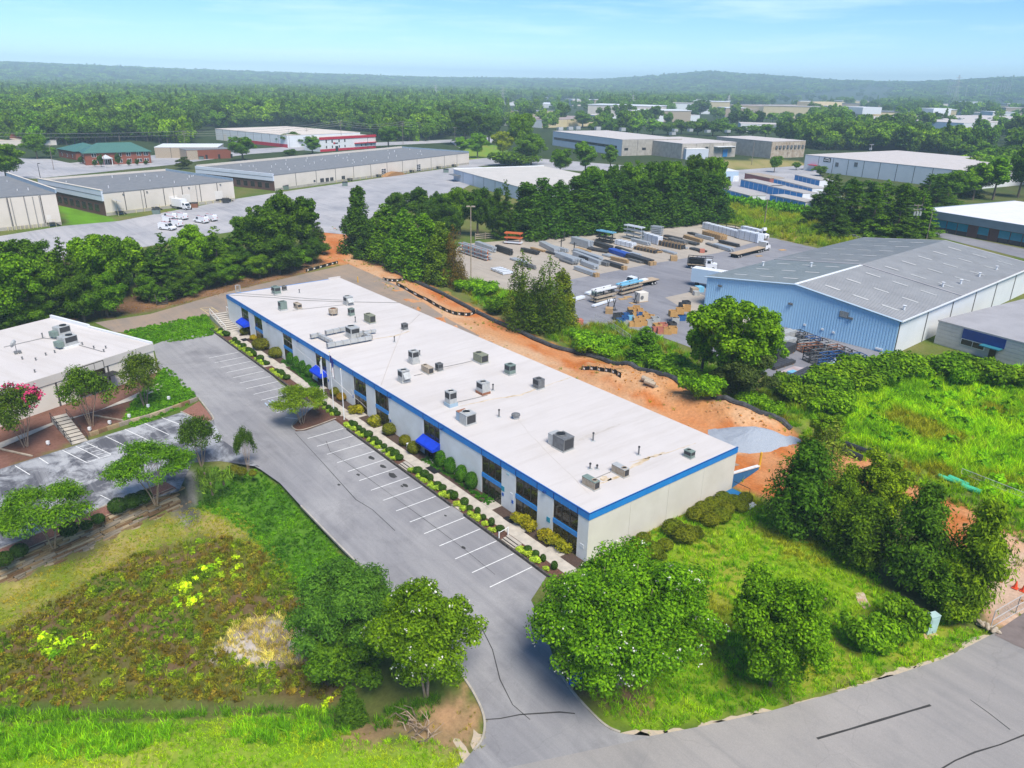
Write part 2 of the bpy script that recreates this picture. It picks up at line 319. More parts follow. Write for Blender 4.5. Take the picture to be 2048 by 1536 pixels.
# ------------------------------------------------------------------ paved sheets
def asphalt(name, c, pale, dark, ps=.05, grain=.25, crack=.12, dk=(.52, .72, .75), st=0):
    m = bpy.data.materials.new(name); m.use_nodes = True; n = m.node_tree.nodes; l = m.node_tree.links; b = n['Principled BSDF']; b.inputs['Roughness'].default_value = .85; b.inputs['Specular IOR Level'].default_value = .25
    t = n.new('ShaderNodeTexCoord')
    def noise(s, d=6, ro=.6, dist=0):
        z = n.new('ShaderNodeTexNoise'); z.inputs['Scale'].default_value = s; z.inputs['Detail'].default_value = d; z.inputs['Roughness'].default_value = ro; z.inputs['Distortion'].default_value = dist; l.new(t.outputs['Object'], z.inputs[0]); return z.outputs[0]
    def rng(s, a, bb, lo, hi):
        r = n.new('ShaderNodeMapRange'); r.inputs[1].default_value = a; r.inputs[2].default_value = bb; r.inputs[3].default_value = lo; r.inputs[4].default_value = hi; l.new(s, r.inputs[0]); return r.outputs[0]
    def mixc(f, a, bb):
        x = n.new('ShaderNodeMix'); x.data_type = 'RGBA'; l.new(f, x.inputs[0])
        for q, w in ((a, 6), (bb, 7)):
            if isinstance(q, tuple): x.inputs[w].default_value = (*q, 1)
            else: l.new(q, x.inputs[w])
        return x.outputs[2]
    k = mixc(rng(noise(ps, 7, .65, .8), .42, .7, 0, 1), c, pale)
    k = mixc(rng(noise(ps*3.1, 6, .7, .4), dk[0], dk[1], 0, dk[2]), k, dark)
    mp_ = n.new('ShaderNodeMapping'); mp_.inputs['Rotation'].default_value = (0, 0, st+YAW if st else 0); mp_.inputs['Scale'].default_value = (.035, .75, 1); l.new(t.outputs['Object'], mp_.inputs[0]); sz = n.new('ShaderNodeTexNoise'); sz.inputs['Scale'].default_value = 1; sz.inputs['Detail'].default_value = 6; sz.inputs['Roughness'].default_value = .65; l.new(mp_.outputs[0], sz.inputs[0])
    k = mixc(rng(sz.outputs[0], .48, .75, 0, .6), k, pale); k = mixc(rng(sz.outputs[0], .46, .25, 0, .55), k, dark)
    k = mixc(rng(noise(9, 3, .8), .3, .7, 0, grain), k, tuple(x*.45 for x in c))
    v = n.new('ShaderNodeTexVoronoi'); v.feature = 'DISTANCE_TO_EDGE'; v.inputs['Scale'].default_value = crack
    w = n.new('ShaderNodeMix'); w.data_type = 'VECTOR'; w.inputs[0].default_value = .06
    nz = n.new('ShaderNodeTexNoise'); nz.inputs['Scale'].default_value = .5; l.new(t.outputs['Object'], nz.inputs[0]); l.new(t.outputs['Object'], w.inputs[4])
    av = n.new('ShaderNodeVectorMath'); av.operation = 'MULTIPLY_ADD'; av.inputs[1].default_value = (2.5, 2.5, 0); l.new(nz.outputs['Color'], av.inputs[0]); l.new(t.outputs['Object'], av.inputs[2]); l.new(av.outputs[0], v.inputs['Vector'])
    cr = rng(v.outputs['Distance'], .002, .006, .13, 0); k = mixc(cr, k, tuple(x*.35 for x in c))
    l.new(k, b.inputs['Base Color']); MATS[name] = m; return m
M_asph = asphalt('asphalt', (.245, .24, .25), (.38, .37, .365), (.165, .16, .17))
M_road = asphalt('road_asphalt', (.28, .265, .255), (.36, .335, .315), (.21, .205, .205), .04, st=-.33)
M_lot = asphalt('left_lot_asphalt', (.33, .34, .36), (.5, .5, .51), (.06, .06, .075), .07, dk=(.43, .54, .92))
M_back = asphalt('back_drive_asphalt', (.26, .215, .18), (.37, .27, .19), (.2, .17, .15), .06)
M_yard = asphalt('yard_asphalt', (.2, .2, .225), (.28, .28, .3), (.14, .14, .16), .05)
M_pad = asphalt('yard_concrete', (.37, .325, .275), (.44, .39, .33), (.29, .26, .225), .08, .2, .1)
M_far = asphalt('far_asphalt', (.33, .33, .35), (.48, .46, .46), (.22, .22, .24), .03)
M_paint = mat('road_paint', (.82, .82, .8), .7, .2, (.5, .5, .5), 3, .3)
M_conc = mat('concrete', (.52, .47, .40), .9, .2, (.36, .33, .29), .9, .5)
M_curb = mat('kerb_concrete', (.45, .41, .35), .9, .2, (.3, .27, .22), 1.2, .5)
M_mulch = mat('mulch', (.17, .085, .06), .95, .1, (.07, .04, .03), 7, .5, bump=1, bs=12)
M_rmulch = mat('red_rock_mulch', (.32, .16, .12), .95, .1, (.16, .075, .055), 8, .5, bump=1, bs=14)
def sheet(name, pix, z, m, world=False, parent=None):
    P = pix if world else PX(pix, z)
    me = bpy.data.meshes.new(name); me.from_pydata([(x, y, z) for x, y in P], [], [tuple(range(len(P)))]); me.update()
    if me.polygons[0].normal.z < 0: me.flip_normals()
    me.materials.append(m); o = bpy.data.objects.new(name, me); COL.objects.link(o)
    if parent: o.parent = parent
    else: tag(o, kind='structure')
    return o
def curb(path, h=.14, w=.16, z=0, m=None, parent=None, name='kerb'):
    b = MB(); n = len(path)
    for i in range(n):
        d = (path[min(i+1, n-1)]-path[max(i-1, 0)]); q = Vector((-d.y, d.x, 0)).normalized()*w/2; p = path[i]
        b.v += [tuple(p+q+Vector((0, 0, z-.1))), tuple(p+q+Vector((0, 0, z+h))), tuple(p-q+Vector((0, 0, z+h))), tuple(p-q+Vector((0, 0, z-.1)))]
    for i in range(n-1):
        for k in range(4): b.f.append((i*4+k, i*4+(k+1) % 4, (i+1)*4+(k+1) % 4, (i+1)*4+k)); b.m.append(0)
    b.f += [(3, 2, 1, 0), tuple((n-1)*4+k for k in range(4))]; b.m += [0, 0]
    o = b.build(name, m or M_curb, parent)
    if not parent: tag(o, kind='structure')
    return o
lot = sheet('parking_lot', [(1095, 1150), (1062, 1122), (1034, 1102), (1008, 1079), (803, 927), (677, 836), (562, 768), (521, 729), (441, 663), (337, 678), (306, 690), (318, 735), (397, 797), (426, 838), (438, 880), (480, 918), (520, 938), (560, 966), (602, 1012), (704, 1116), (770, 1170), (860, 1280), (925, 1350), (950, 1392), (970, 1440), (966, 1478), (930, 1520), (900, 1560), (1300, 1475), (1240, 1466), (1190, 1436), (1145, 1386), (1108, 1318), (1085, 1250), (1062, 1200)], .034, M_asph)
road = sheet('road', [(870, 1560), (960, 1500), (1240, 1467), (1300, 1472), (1400, 1453), (1536, 1423), (1643, 1393), (1786, 1351), (1886, 1318), (1948, 1287), (1985, 1268), (2120, 1190), (2500, 1250), (2500, 1750), (1500, 2100), (500, 2100), (650, 1700)], .028, M_road)
sheet('left_parking_lot', [(-200, 1004), (0, 938), (150, 891), (170, 883), (362, 825), (400, 812), (426, 838), (445, 880), (520, 934), (440, 922), (384, 925), (358, 982), (212, 1025), (0, 1113), (-200, 1200)], .042, M_lot)
sheet('back_drive', [(190, 645), (300, 628), (450, 585), (620, 545), (697, 528), (760, 555), (800, 574), (900, 640), (1100, 745), (1300, 850), (1480, 930), (1400, 950), (900, 720), (690, 575), (600, 590), (470, 620), (452, 640), (412, 631), (250, 664), (230, 664)], .03, M_back)
yard = sheet('truck_yard', [(1100, 580), (1140, 530), (1300, 480), (1440, 462), (1560, 478), (1640, 494), (1700, 488), (1800, 560), (1800, 740), (1700, 730), (1570, 770), (1480, 730), (1290, 662), (1200, 652), (1130, 655), (1090, 640)], .026, M_yard)
sheet('concrete_pad', [(880, 520), (925, 488), (1090, 475), (1400, 448), (1470, 452), (1540, 478), (1499, 487), (1436, 506), (1304, 527), (1229, 542), (1146, 558), (1060, 585), (960, 572)], .034, M_pad)
sheet('concrete_apron', [(1330, 595), (1385, 583), (1560, 640), (1550, 700), (1420, 650)], .032, M_pad)
sheet('delivery_lot', [(-300, 520), (125, 452), (238, 442), (470, 398), (548, 386), (940, 330), (1000, 340), (920, 380), (760, 420), (700, 470), (650, 465), (560, 450), (420, 470), (200, 510), (-100, 560)], .03, M_far)
sheet('far_road', [(-200, 355), (75, 357), (340, 330), (500, 308), (700, 294), (900, 285), (905, 279), (700, 287), (480, 299), (320, 309), (140, 326), (100, 318), (30, 316), (20, 330), (-200, 330)], .05, M_far)
sheet('cross_road', [(912, 322), (1010, 312), (1090, 318), (1240, 330), (1500, 352), (1500, 362), (1200, 345), (1000, 330), (915, 334)], .04, M_far)
sheet('far_lot', [(900, 283), (1010, 271), (1060, 272), (1000, 284), (920, 297)], .05, M_far)
sheet('storage_lot', [(1400, 345), (1620, 330), (1660, 370), (1720, 430), (1640, 418), (1430, 400), (1400, 370)], .035, M_far)
sheet('office_lot', [(1830, 462), (1900, 480), (2060, 520), (2060, 500), (1860, 460)], .04, M_yard)
sheet('site_entrance', [(1990, 1270), (1994, 1262), (2048, 1225), (2250, 1290), (2200, 1360), (2030, 1290)], .05, mat('entrance_asphalt', (.2, .165, .155), .9, .2))
M_cs = mat('crushed_stone', (.38, .38, .4), .95, .1, (.24, .24, .26), 6, .5)
0 and sheet('gravel_track', [(1480, 862), (1420, 830), (1330, 792), (1300, 790), (1380, 832), (1440, 870)], .2, mat('crushed_stone', (.38, .38, .4), .95, .1, (.24, .24, .26), 6, .5))
# kerbs
curb(path_pts([(397, 797), (420, 826), (427, 838), (420, 843), (404, 843), (362, 824)]), parent=lot)
curb(path_pts([(602, 1012), (704, 1116), (770, 1172)]), h=.1, parent=lot)
curb(path_pts([(925, 1352), (950, 1392), (968, 1436), (966, 1476), (948, 1502)]), parent=lot)
curb(path_pts([(1108, 1320), (1122, 1350), (1148, 1388), (1188, 1432), (1215, 1455), (1240, 1466)]), parent=lot)
# painted stalls: lines measured along the front of the building
S0, SP, SD, SL = 41.015, 2.74, 4.60, 5.03
def stripe(p, q, w=.1, z=.044, parent=None, m=None):
    d = Vector((q[0]-p[0], q[1]-p[1], 0)); n = Vector((-d.y, d.x, 0)).normalized()*w/2; P = [(p[0]+n.x, p[1]+n.y), (q[0]+n.x, q[1]+n.y), (q[0]-n.x, q[1]-n.y), (p[0]-n.x, p[1]-n.y)]
    return sheet('stall_line', P, z, m or M_paint, True, parent)
for i in range(15): stripe((S0-SP*i, SD), (S0-SP*i, SD+SL), parent=lot)
for a, b in (((556, 792), (512, 805)), ):
    pass
for i in range(11):
    x = 51.0+SP*i
    if i < 9 or True: stripe((x, 4.75), (x, 9.6), parent=lot)
stripe(g2(606, 838), g2(571, 836), parent=lot)
llot = bpy.data.objects['left_parking_lot']
for p, q in (((324, 836), (372, 854)), ((289, 847), (338, 870)), ((250, 859), (301, 883)), ((211, 873), (261, 897)), ((173, 886), (222, 909)), ((125, 901), (174, 926)), ((78, 916), (97, 928)), ((30, 932), (60, 950)), ((152, 893), (200, 917)), ((200, 917), (222, 910)), ((174, 926), (200, 917)),
             ((160, 894), (185, 888)), ((171, 899), (196, 893)), ((182, 905), (206, 899)), ((193, 911), (213, 905)), ((201, 991), (235, 1008)), ((168, 1018), (193, 1031)), ((280, 988), (290, 993)), ((66, 1068), (82, 1075)), ((14, 1094), (28, 1101))):
    stripe(g2(*p), g2(*q), .1, .052, llot)
mat('tar', (.05, .048, .047), .8, .2)
for p in ([(1880, 1536), (1940, 1508), (2000, 1488), (2048, 1470)], [(512, 805), (560, 818)]):
    pass
M_tar = MATS['tar']
def crackline(pix, w, z, parent, name='tar_seam'):
    P = [Vector((*g2(u, v), 0)) for u, v in pix]; L = []; Rr = []
    for i, p in enumerate(P):
        d = P[min(i+1, len(P)-1)]-P[max(i-1, 0)]; n = Vector((-d.y, d.x, 0)).normalized()*w/2*(random.uniform(.7, 1.3)); L.append((p.x+n.x, p.y+n.y)); Rr.append((p.x-n.x, p.y-n.y))
    return sheet(name, L+Rr[::-1], z, M_tar, True, parent)
crackline([(1880, 1540), (1910, 1522), (1950, 1505), (2000, 1490), (2060, 1466)], .12, .04, road)
crackline([(1634, 1478), (1700, 1459), (1760, 1441), (1820, 1423), (1861, 1411)], .2, .042, road)
crackline([(970, 1440), (1000, 1438), (1040, 1430), (1120, 1425), (1150, 1428)], .12, .046, lot)
crackline([(1940, 1400), (1975, 1425), (2020, 1460)], .06, .04, road)
crackline([(652, 882), (660, 903), (720, 945), (775, 985), (850, 1040), (930, 1100), (990, 1150)], .05, .046, lot)
crackline([(590, 866), (640, 920), (712, 1000), (745, 1020), (790, 1062)], .07, .046, lot)
crackline([(960, 1250), (985, 1300), (1000, 1360), (1025, 1410), (1060, 1440)], .08, .046, lot)
for u, v, r in ((743, 916, .55), (766, 933, .5), (785, 951, .7), (811, 971, .45), (804, 973, .25), (716, 950, .3), (678, 970, .25), (891, 1032, .2), (927, 1096, .3)):
    c = g2(u, v); sheet('oil_spot', [(c[0]+r*random.uniform(.6, 1)*cos(k*pi/6)*1.3, c[1]+r*random.uniform(.6, 1)*sin(k*pi/6)*.7) for k in range(12)], .046, M_tar, True, lot)
M_sand = mat('road_edge_sand', (.50, .40, .29), .95, .1, (.38, .33, .27), 3, .5)
for u, v, L, w_, a in ((1300, 1469, 1.6, .5, -.25), (1345, 1464, 1.0, .25, -.25), (1420, 1448, 1.2, .3, -.25), (1490, 1435, 2.4, .4, -.2), (1525, 1425, 1.2, .35, -.2), (1610, 1403, 1.4, .2, -.3), (1700, 1376, 1.8, .22, -.3), (1760, 1359, 1.5, .25, -.3), (1800, 1346, 2.2, .5, -.33), (1850, 1329, 1.2, .3, -.35), (1890, 1316, 1.6, .4, -.4), (1950, 1285, 2.2, .7, -.5), (1265, 1474, 2.0, .5, -.1), (960, 1490, 1.6, .5, 1.2), (935, 1516, 2, .5, 1)):
    c = g2(u, v); ca, sa = cos(YAW+a*-1), sin(YAW+a*-1); q = [(L*cos(k*pi/7)*random.uniform(.6, 1.1), w_*sin(k*pi/7)*random.uniform(.5, 1.3)) for k in range(14)]; sheet('sand_patch', [(c[0]+x*ca-y*sa, c[1]+x*sa+y*ca) for x, y in q], .012, M_sand, True, road)
# faded blue wheelchair stall with its symbol, half worn away
M_wear = mat('worn_blue_paint', (.30, .42, .55), .85, .2, (.4, .42, .45), 3, .5)
for pts in ([(537, 801), (543, 807)], [(543, 807), (553, 806)], [(543, 800), (549, 804)], [(530, 806), (536, 812)]): stripe(g2(*pts[0]), g2(*pts[1]), .22, .047, lot, M_wear)
# ------------------------------------------------------------------ air
b = MB().box(CV.x-9400, CV.x+9400, CV.y-9400, CV.y+9400, -6, 215)
M_haze = bpy.data.materials.new('haze'); M_haze.use_nodes = True; n = M_haze.node_tree.nodes; n.clear(); o = n.new('ShaderNodeOutputMaterial'); v = n.new('ShaderNodeVolumePrincipled')
v.inputs['Color'].default_value = (.62, .87, 1.0, 1); v.inputs['Density'].default_value = .0002; v.inputs['Anisotropy'].default_value = -.35
M_haze.node_tree.links.new(v.outputs[0], o.inputs['Volume'])
hz = b.build('haze', M_haze); tag(hz, kind='stuff')
# ================================================================== MAIN BUILDING (front wall on y=0, near end on x=0)
BL, BW, BH = 95.7, 23.0, 5.41
M_wall = mat('white_wall_paint', (.82, .83, .82), .8, .25, (.66, .65, .61), .35, .35, wave=('X', 3.2, .25))
M_endw = mat('warm_lit_white_paint', (.68, .64, .57), .8, .25, (.58, .54, .47), .25, .4)  # same white paint as the front, with warm light put into the colour
M_blue = mat('blue_fascia', (.02, .24, .64), .5, .35, (.016, .19, .53), .8, .4)
M_blued = mat('dark_blue_trim', (.008, .06, .25), .5, .4)
M_blueS = mat('blue_spandrel', (.03, .26, .68), .45, .4)
M_glass = mat('tinted_glass', (.02, .016, .012), .06, .6, (.05, .037, .022), .7, .5)
M_frame = mat('bronze_frame', (.035, .03, .028), .4, .5)
def roofmat(name, c, c2, dirt):
    m = mat(name, c, .7, .3, c2, .10, .5, detail=8); nd = m.node_tree.nodes; l = m.node_tree.links; b = nd['Principled BSDF']; src = b.inputs['Base Color'].links[0].from_socket
    t = nd.new('ShaderNodeTexCoord'); mp_ = nd.new('ShaderNodeMapping'); mp_.inputs['Scale'].default_value = (.9, .09, 1); z = nd.new('ShaderNodeTexNoise'); z.inputs['Scale'].default_value = .8; z.inputs['Detail'].default_value = 9; z.inputs['Roughness'].default_value = .7
    r = nd.new('ShaderNodeMapRange'); r.inputs[1].default_value = .47; r.inputs[2].default_value = .8; r.inputs[4].default_value = .6; x = nd.new('ShaderNodeMix'); x.data_type = 'RGBA'; x.inputs[7].default_value = (*dirt, 1)
    l.new(t.outputs['Object'], mp_.inputs[0]); l.new(mp_.outputs[0], z.inputs[0]); l.new(z.outputs[0], r.inputs[0]); l.new(r.outputs[0], x.inputs[0]); l.new(src, x.inputs[6]); sx = nd.new('ShaderNodeSeparateXYZ'); l.new(t.outputs['Object'], sx.inputs[0]); fr = nd.new('ShaderNodeMath'); fr.operation = 'MODULO'; fr.inputs[1].default_value = 3.05; l.new(sx.outputs[0], fr.inputs[0]); lt = nd.new('ShaderNodeMath'); lt.operation = 'LESS_THAN'; lt.inputs[1].default_value = .09; l.new(fr.outputs[0], lt.inputs[0]); ml = nd.new('ShaderNodeMath'); ml.operation = 'MULTIPLY'; ml.inputs[1].default_value = .16; l.new(lt.outputs[0], ml.inputs[0]); y = nd.new('ShaderNodeMix'); y.data_type = 'RGBA'; y.inputs[7].default_value = (*dirt, 1); l.new(ml.outputs[0], y.inputs[0]); l.new(x.outputs[2], y.inputs[6]); l.new(y.outputs[2], b.inputs['Base Color'])
    wv = nd.new('ShaderNodeTexWave'); wv.bands_direction = 'X'; wv.inputs['Scale'].default_value = .165; wv.wave_profile = 'SAW'; bp = nd.new('ShaderNodeBump'); bp.inputs['Strength'].default_value = .2; bp.inputs['Distance'].default_value = .03
    l.new(t.outputs['Object'], wv.inputs[0]); l.new(wv.outputs['Fac'], bp.inputs['Height']); l.new(bp.outputs[0], b.inputs['Normal']); return m
M_roof = roofmat('white_roof_membrane', (.58, .545, .525), (.525, .49, .47), (.41, .37, .33))
OB = thing('office_building', 'long low white building with flat white roof and blue fascia band', 'office building')
MB().box(.02, BL-.02, -BW+.02, -.02, BH-.3, BH).build('roof', M_roof, OB)
MB().box(.16, .4, -BW+.4, -.3, 0, BH-.31).build('core_wall', M_endw, OB)
for i in range(4):
    y1 = -.01-i*BW/4; MB().box(0, .15, y1-BW/4+.025, y1, -.1, BH-.66).build('wall_panel', M_endw, OB)
for i in range(4):
    y1 = -.01-i*BW/4; MB().box(BL-.15, BL, y1-BW/4+.025, y1, -.1, BH-.66).build('wall_panel', M_endw, OB)
for i in range(16):
    x = i*BL/16; MB().box(x+.02, x+BL/16-.02, -BW, -BW+.15, -.1, BH-.02).build('wall_panel', M_endw, OB)
BAYS = [4.95, 10.85, 16.75, 28.58, 40.42, 46.42, 58.4, 70.4, 82.6, 88.75]; BWD = 3.5
edges = [0]+[e for x in BAYS for e in (x-BWD, x)]+[BL]
for a, c in zip(edges[::2], edges[1::2]): MB().box(a+.01, c-.01, -.18, 0, -.1, BH-.66).build('wall_panel', M_wall, OB)
fas = MB().box(-.06, BL+.06, -.15, .06, BH-.65, BH+.03).build('fascia', M_blue, OB)
MB().box(-.061, .12, -BW-.06, -.152, BH-.65, BH+.03).build('fascia', M_blue, OB)
MB().box(BL-.12, BL+.061, -BW-.06, -.152, BH-.65, BH+.03).build('fascia', M_blue, OB)
MB().box(-.07, BL+.07, -.05, .08, BH+.032, BH+.075).build('fascia_cap', M_blued, OB)
MB().box(-.08, .02, -BW-.06, -.06, BH+.034, BH+.077).build('fascia_cap', M_blued, OB)
MB().box(BL-.3, BL-.02, -BW, -BW+2.6, BH, BH+.32).build('upstand', M_roof, OB)
pane_u = MB().box(0, BWD/3-.08, -.02, .01, 0, 1.95).mesh('pane', [M_glass]); pane_l = MB().box(0, BWD/3-.08, -.02, .01, 0, 1.95).mesh('pane', [M_glass])
M_wood = mat('window_mullion_tan', (.16, .11, .07), .6, .3)
AWN = {3, 6, 9}; DOOR = {0: 1, 1: 2, 2: 0, 3: 2, 4: 0, 5: 2, 6: 2, 7: 0, 8: 1, 9: 2}
for k, x in enumerate(BAYS):
    f = MB()
    for j in range(4): f.box(x-BWD+j*(BWD/3)-(.06 if j else 0)+(0 if j < 3 else -.02), x-BWD+j*(BWD/3)+(.06 if j < 3 else 0), -.16, -.05, 0, BH-.66)
    for z0, z1 in ((0, .1), (2.05, 2.11), (2.66, 2.76), (4.62, 4.76)): f.box(x-BWD+.06, x-.06, -.14, -.06, z0, z1)
    w = f.build('window', M_frame, OB)
    for j in range(3):
        for me, z0 in ((pane_l, .1), (pane_u, 2.72)):
            p = bpy.data.objects.new('pane', me); COL.objects.link(p); p.parent = w; p.location = (x-BWD+j*BWD/3+.05, -.1, z0)
    MB().box(x-BWD+.01, x-.01, -.10, .02, 2.11, 2.62).build('spandrel', M_blueS, OB)
    for j in (0, 1, 2, 3): MB().box(x-BWD+j*BWD/3-.05+(.05 if j == 0 else -.05 if j == 3 else 0), x-BWD+j*BWD/3+.05+(.05 if j == 0 else -.05 if j == 3 else 0), .062, .09, BH-.66, BH+.03).build('fascia_fin', M_blued if j in (0, 3) else M_blue, OB)
    dx = x-BWD+DOOR[k]*BWD/3
    d = MB().box(dx+.08, dx+BWD/3-.06, -.075, -.03, .03, 2.04).build('door', M_glass, OB)
    MB().box(dx+.16, dx+.2, -.028, .03, .9, 1.2).build('handle', mat('steel', (.5, .5, .5), .3, .5, metal=.8), d)
    if k in AWN:
        a = MB().add([(x-BWD-.1, .02, 2.75), (x+.1, .02, 2.75), (x+.1, 1.15, 2.15), (x-BWD-.1, 1.15, 2.15), (x-BWD-.1, 1.15, 1.9), (x+.1, 1.15, 1.9), (x+.1, .02, 1.95), (x-BWD-.1, .02, 1.95)],
            [(0, 3, 2, 1), (3, 4, 5, 2), (0, 7, 4, 3), (1, 2, 5, 6), (7, 6, 5, 4), (0, 1, 6, 7)]).build('awning', mat('royal_blue_canvas', (.008, .05, .56), .7, .2), OB)
M_teal = mat('teal_sign', (.02, .3, .42), .5, .3); M_sgn = mat('blue_sign', (.02, .12, .5), .5, .3)
M_wsign = mat('white_sign', (.8, .82, .84), .6, .3)
for x, z, w, h, m in ((12.95, 1.95, .5, .55, M_teal), (12.95, 1.35, .3, .35, M_sgn), (5.6, 1.75, .5, .55, M_teal), (11.3, 1.2, .3, .35, M_sgn), (24.7, 1.2, .3, .35, M_sgn), (36.6, 1.35, .3, .35, M_sgn), (46.8, 1.35, .3, .35, M_sgn), (54.5, 1.3, .3, .35, M_sgn), (78.7, 1.3, .3, .35, M_sgn), (.75, 1.35, .55, .4, M_wsign)):
    MB().box(x-w/2, x+w/2, .002, .04, z, z+h).build('wall_sign', m, OB)
for x in (4.2+7, 36.55, 46.85, 54.5): MB().box(x, x+.5, .003, .03, 1.7, 2.35).build('notice_frame', M_wsign, OB)
def text(s, size, loc, rot, m, parent, ext=.01, name='lettering'):
    c = bpy.data.curves.new(name, 'FONT'); c.body = s; c.size = size; c.extrude = ext; c.align_x = 'CENTER'; c.align_y = 'CENTER'
    q = bpy.data.objects.new(name, c); COL.objects.link(q); dg = bpy.context.evaluated_depsgraph_get(); me = bpy.data.meshes.new_from_object(q.evaluated_get(dg)); bpy.data.objects.remove(q)
    o = bpy.data.objects.new(name, me); COL.objects.link(o); o.parent = parent; o.location = loc; o.rotation_euler = rot; me.materials.clear(); me.materials.append(m); return o
text('106', .34, (12.15, .03, 4.35), (R(90), 0, R(180)), mat('pale_blue_number', (.45, .68, .74), .6, .3), OB, .015)
for x in (24.2, 6.0, 36.0, 52.0, 64, 76): MB().box(x, x+.35, .062, .3, BH-.5, BH-.3).build('flood_light', M_blued, OB)
# dirty water trails and seams on the roof
M_stain = mat('roof_stain', (.42, .31, .17), .8, .2, (.66, .58, .48), 1.4, .5); M_gray = mat('roof_dust', (.43, .39, .35), .8, .2, (.52, .485, .46), .8, .5)
def trail(pix, w, m, nm='stain'):
    P = [Vector((*g2(u, v, BH), 0)) for u, v in pix]; Q = []
    for i in range(len(P)-1):
        for k in range(5): Q.append(P[i].lerp(P[i+1], k/5)+Vector((random.uniform(-.1, .1), random.uniform(-.1, .1), 0)))
    Q.append(P[-1]); b = MB(); n = len(Q)
    for i, p in enumerate(Q):
        d = Q[min(i+1, n-1)]-Q[max(i-1, 0)]; s = Vector((-d.y, d.x, 0)).normalized()*w*random.uniform(.3, .75)*(.3+.7*sin(pi*min(max(i/(n-1), .05), .95))); b.v += [tuple(p+s)[:2]+(BH+.006,), tuple(p-s)[:2]+(BH+.006,)]
    for i in range(n-1): b.f.append((2*i, 2*i+1, 2*i+3, 2*i+2)); b.m.append(0)
    b.build(nm, m, OB)
trail([(918, 813), (975, 800), (1040, 790), (1090, 772), (1140, 755)], .30, M_stain); trail([(1195, 970), (1232, 955), (1262, 935), (1300, 914), (1330, 905)], .42, M_stain)
trail([(1145, 885), (1190, 868), (1240, 848)], .5, M_gray); trail([(735, 680), (790, 672), (820, 662)], .35, M_stain); trail([(1258, 925), (1285, 918), (1310, 913), (1350, 900), (1392, 886)], .16, M_stain)
trail([(835, 751), (870, 742), (925, 730)], .22, M_gray); trail([(1200, 955), (1222, 960)], .9, M_stain)
trail([(1030, 830), (1060, 870), (1130, 940), (1180, 990)], .08, M_gray); trail([(760, 840), (670, 760), (560, 670)], .05, M_gray)
# thin dark cable runs on the roof
M_cable = mat('black_cable', (.03, .03, .03), .6, .3); M_pipe = mat('grey_pipe', (.3, .29, .28), .6, .3)
def roofline(pix, r=.04, m=None, z=.06, label='', cat='pipe'):
    return one(MB().tube([G(u, v, BH)+Vector((0, 0, z)) for u, v in pix], r, 5), 'roof_pipe', m or M_pipe, label, cat)
roofline([(452, 590), (552, 596), (600, 601), (690, 604), (800, 606)], .05, label='dark pipe running across the far end of the white roof')
roofline([(470, 587), (540, 591), (620, 598), (690, 601)], .04, label='thinner dark pipe beside the long pipe at the far roof end')
roofline([(585, 621), (640, 615), (690, 610)], .035, label='thin pipe between the tan unit and the hooded grey unit')
roofline([(762, 771), (775, 735), (803, 664), (840, 628)], .025, M_gray, label='pale cable crossing the roof from fascia to back edge')
roofline([(828, 752), (845, 748)], .04, label='short pipe between the tall hooded unit and the low tan unit')
roofline([(886, 735), (925, 727), (945, 722)], .04, label='pipe from the dark condenser to the olive packaged unit')
roofline([(915, 805), (950, 797), (975, 791)], .04, label='pipe between the unit on a blue curb and the grey unit')
roofline([(1180, 962), (1215, 947), (1238, 938)], .04, label='pipe joining the two low hooded units near the corner')
# ------------------------------------------------------------------ roof plant
M_alu = mat('galvanised_sheet', (.5, .51, .5), .45, .5, (.38, .39, .38), 2, .5, metal=.2); M_green = mat('grey_green_sheet', (.19, .25, .22), .5, .4, (.14, .19, .17), 3, .4); M_olive = mat('olive_sheet', (.24, .25, .17), .55, .4, (.17, .18, .12), 3, .4)
M_tan = mat('tan_sheet', (.43, .37, .29), .6, .3, (.3, .23, .16), 3, .5); M_dgrey = mat('dark_grey_sheet', (.18, .185, .19), .5, .4, (.09, .09, .09), 3, .4); M_grille = mat('black_grille', (.025, .025, .03), .6, .3, (.08, .08, .08), 30, .4)
M_rust = mat('rusty_sheet', (.22, .085, .05), .85, .2, (.34, .17, .1), 5, .5); M_bluecurb = mat('pale_blue_sheet', (.33, .45, .55), .5, .4, (.27, .36, .42), 2, .4); M_fan = mat('fan_black', (.02, .02, .02), .5, .3)
HV = []
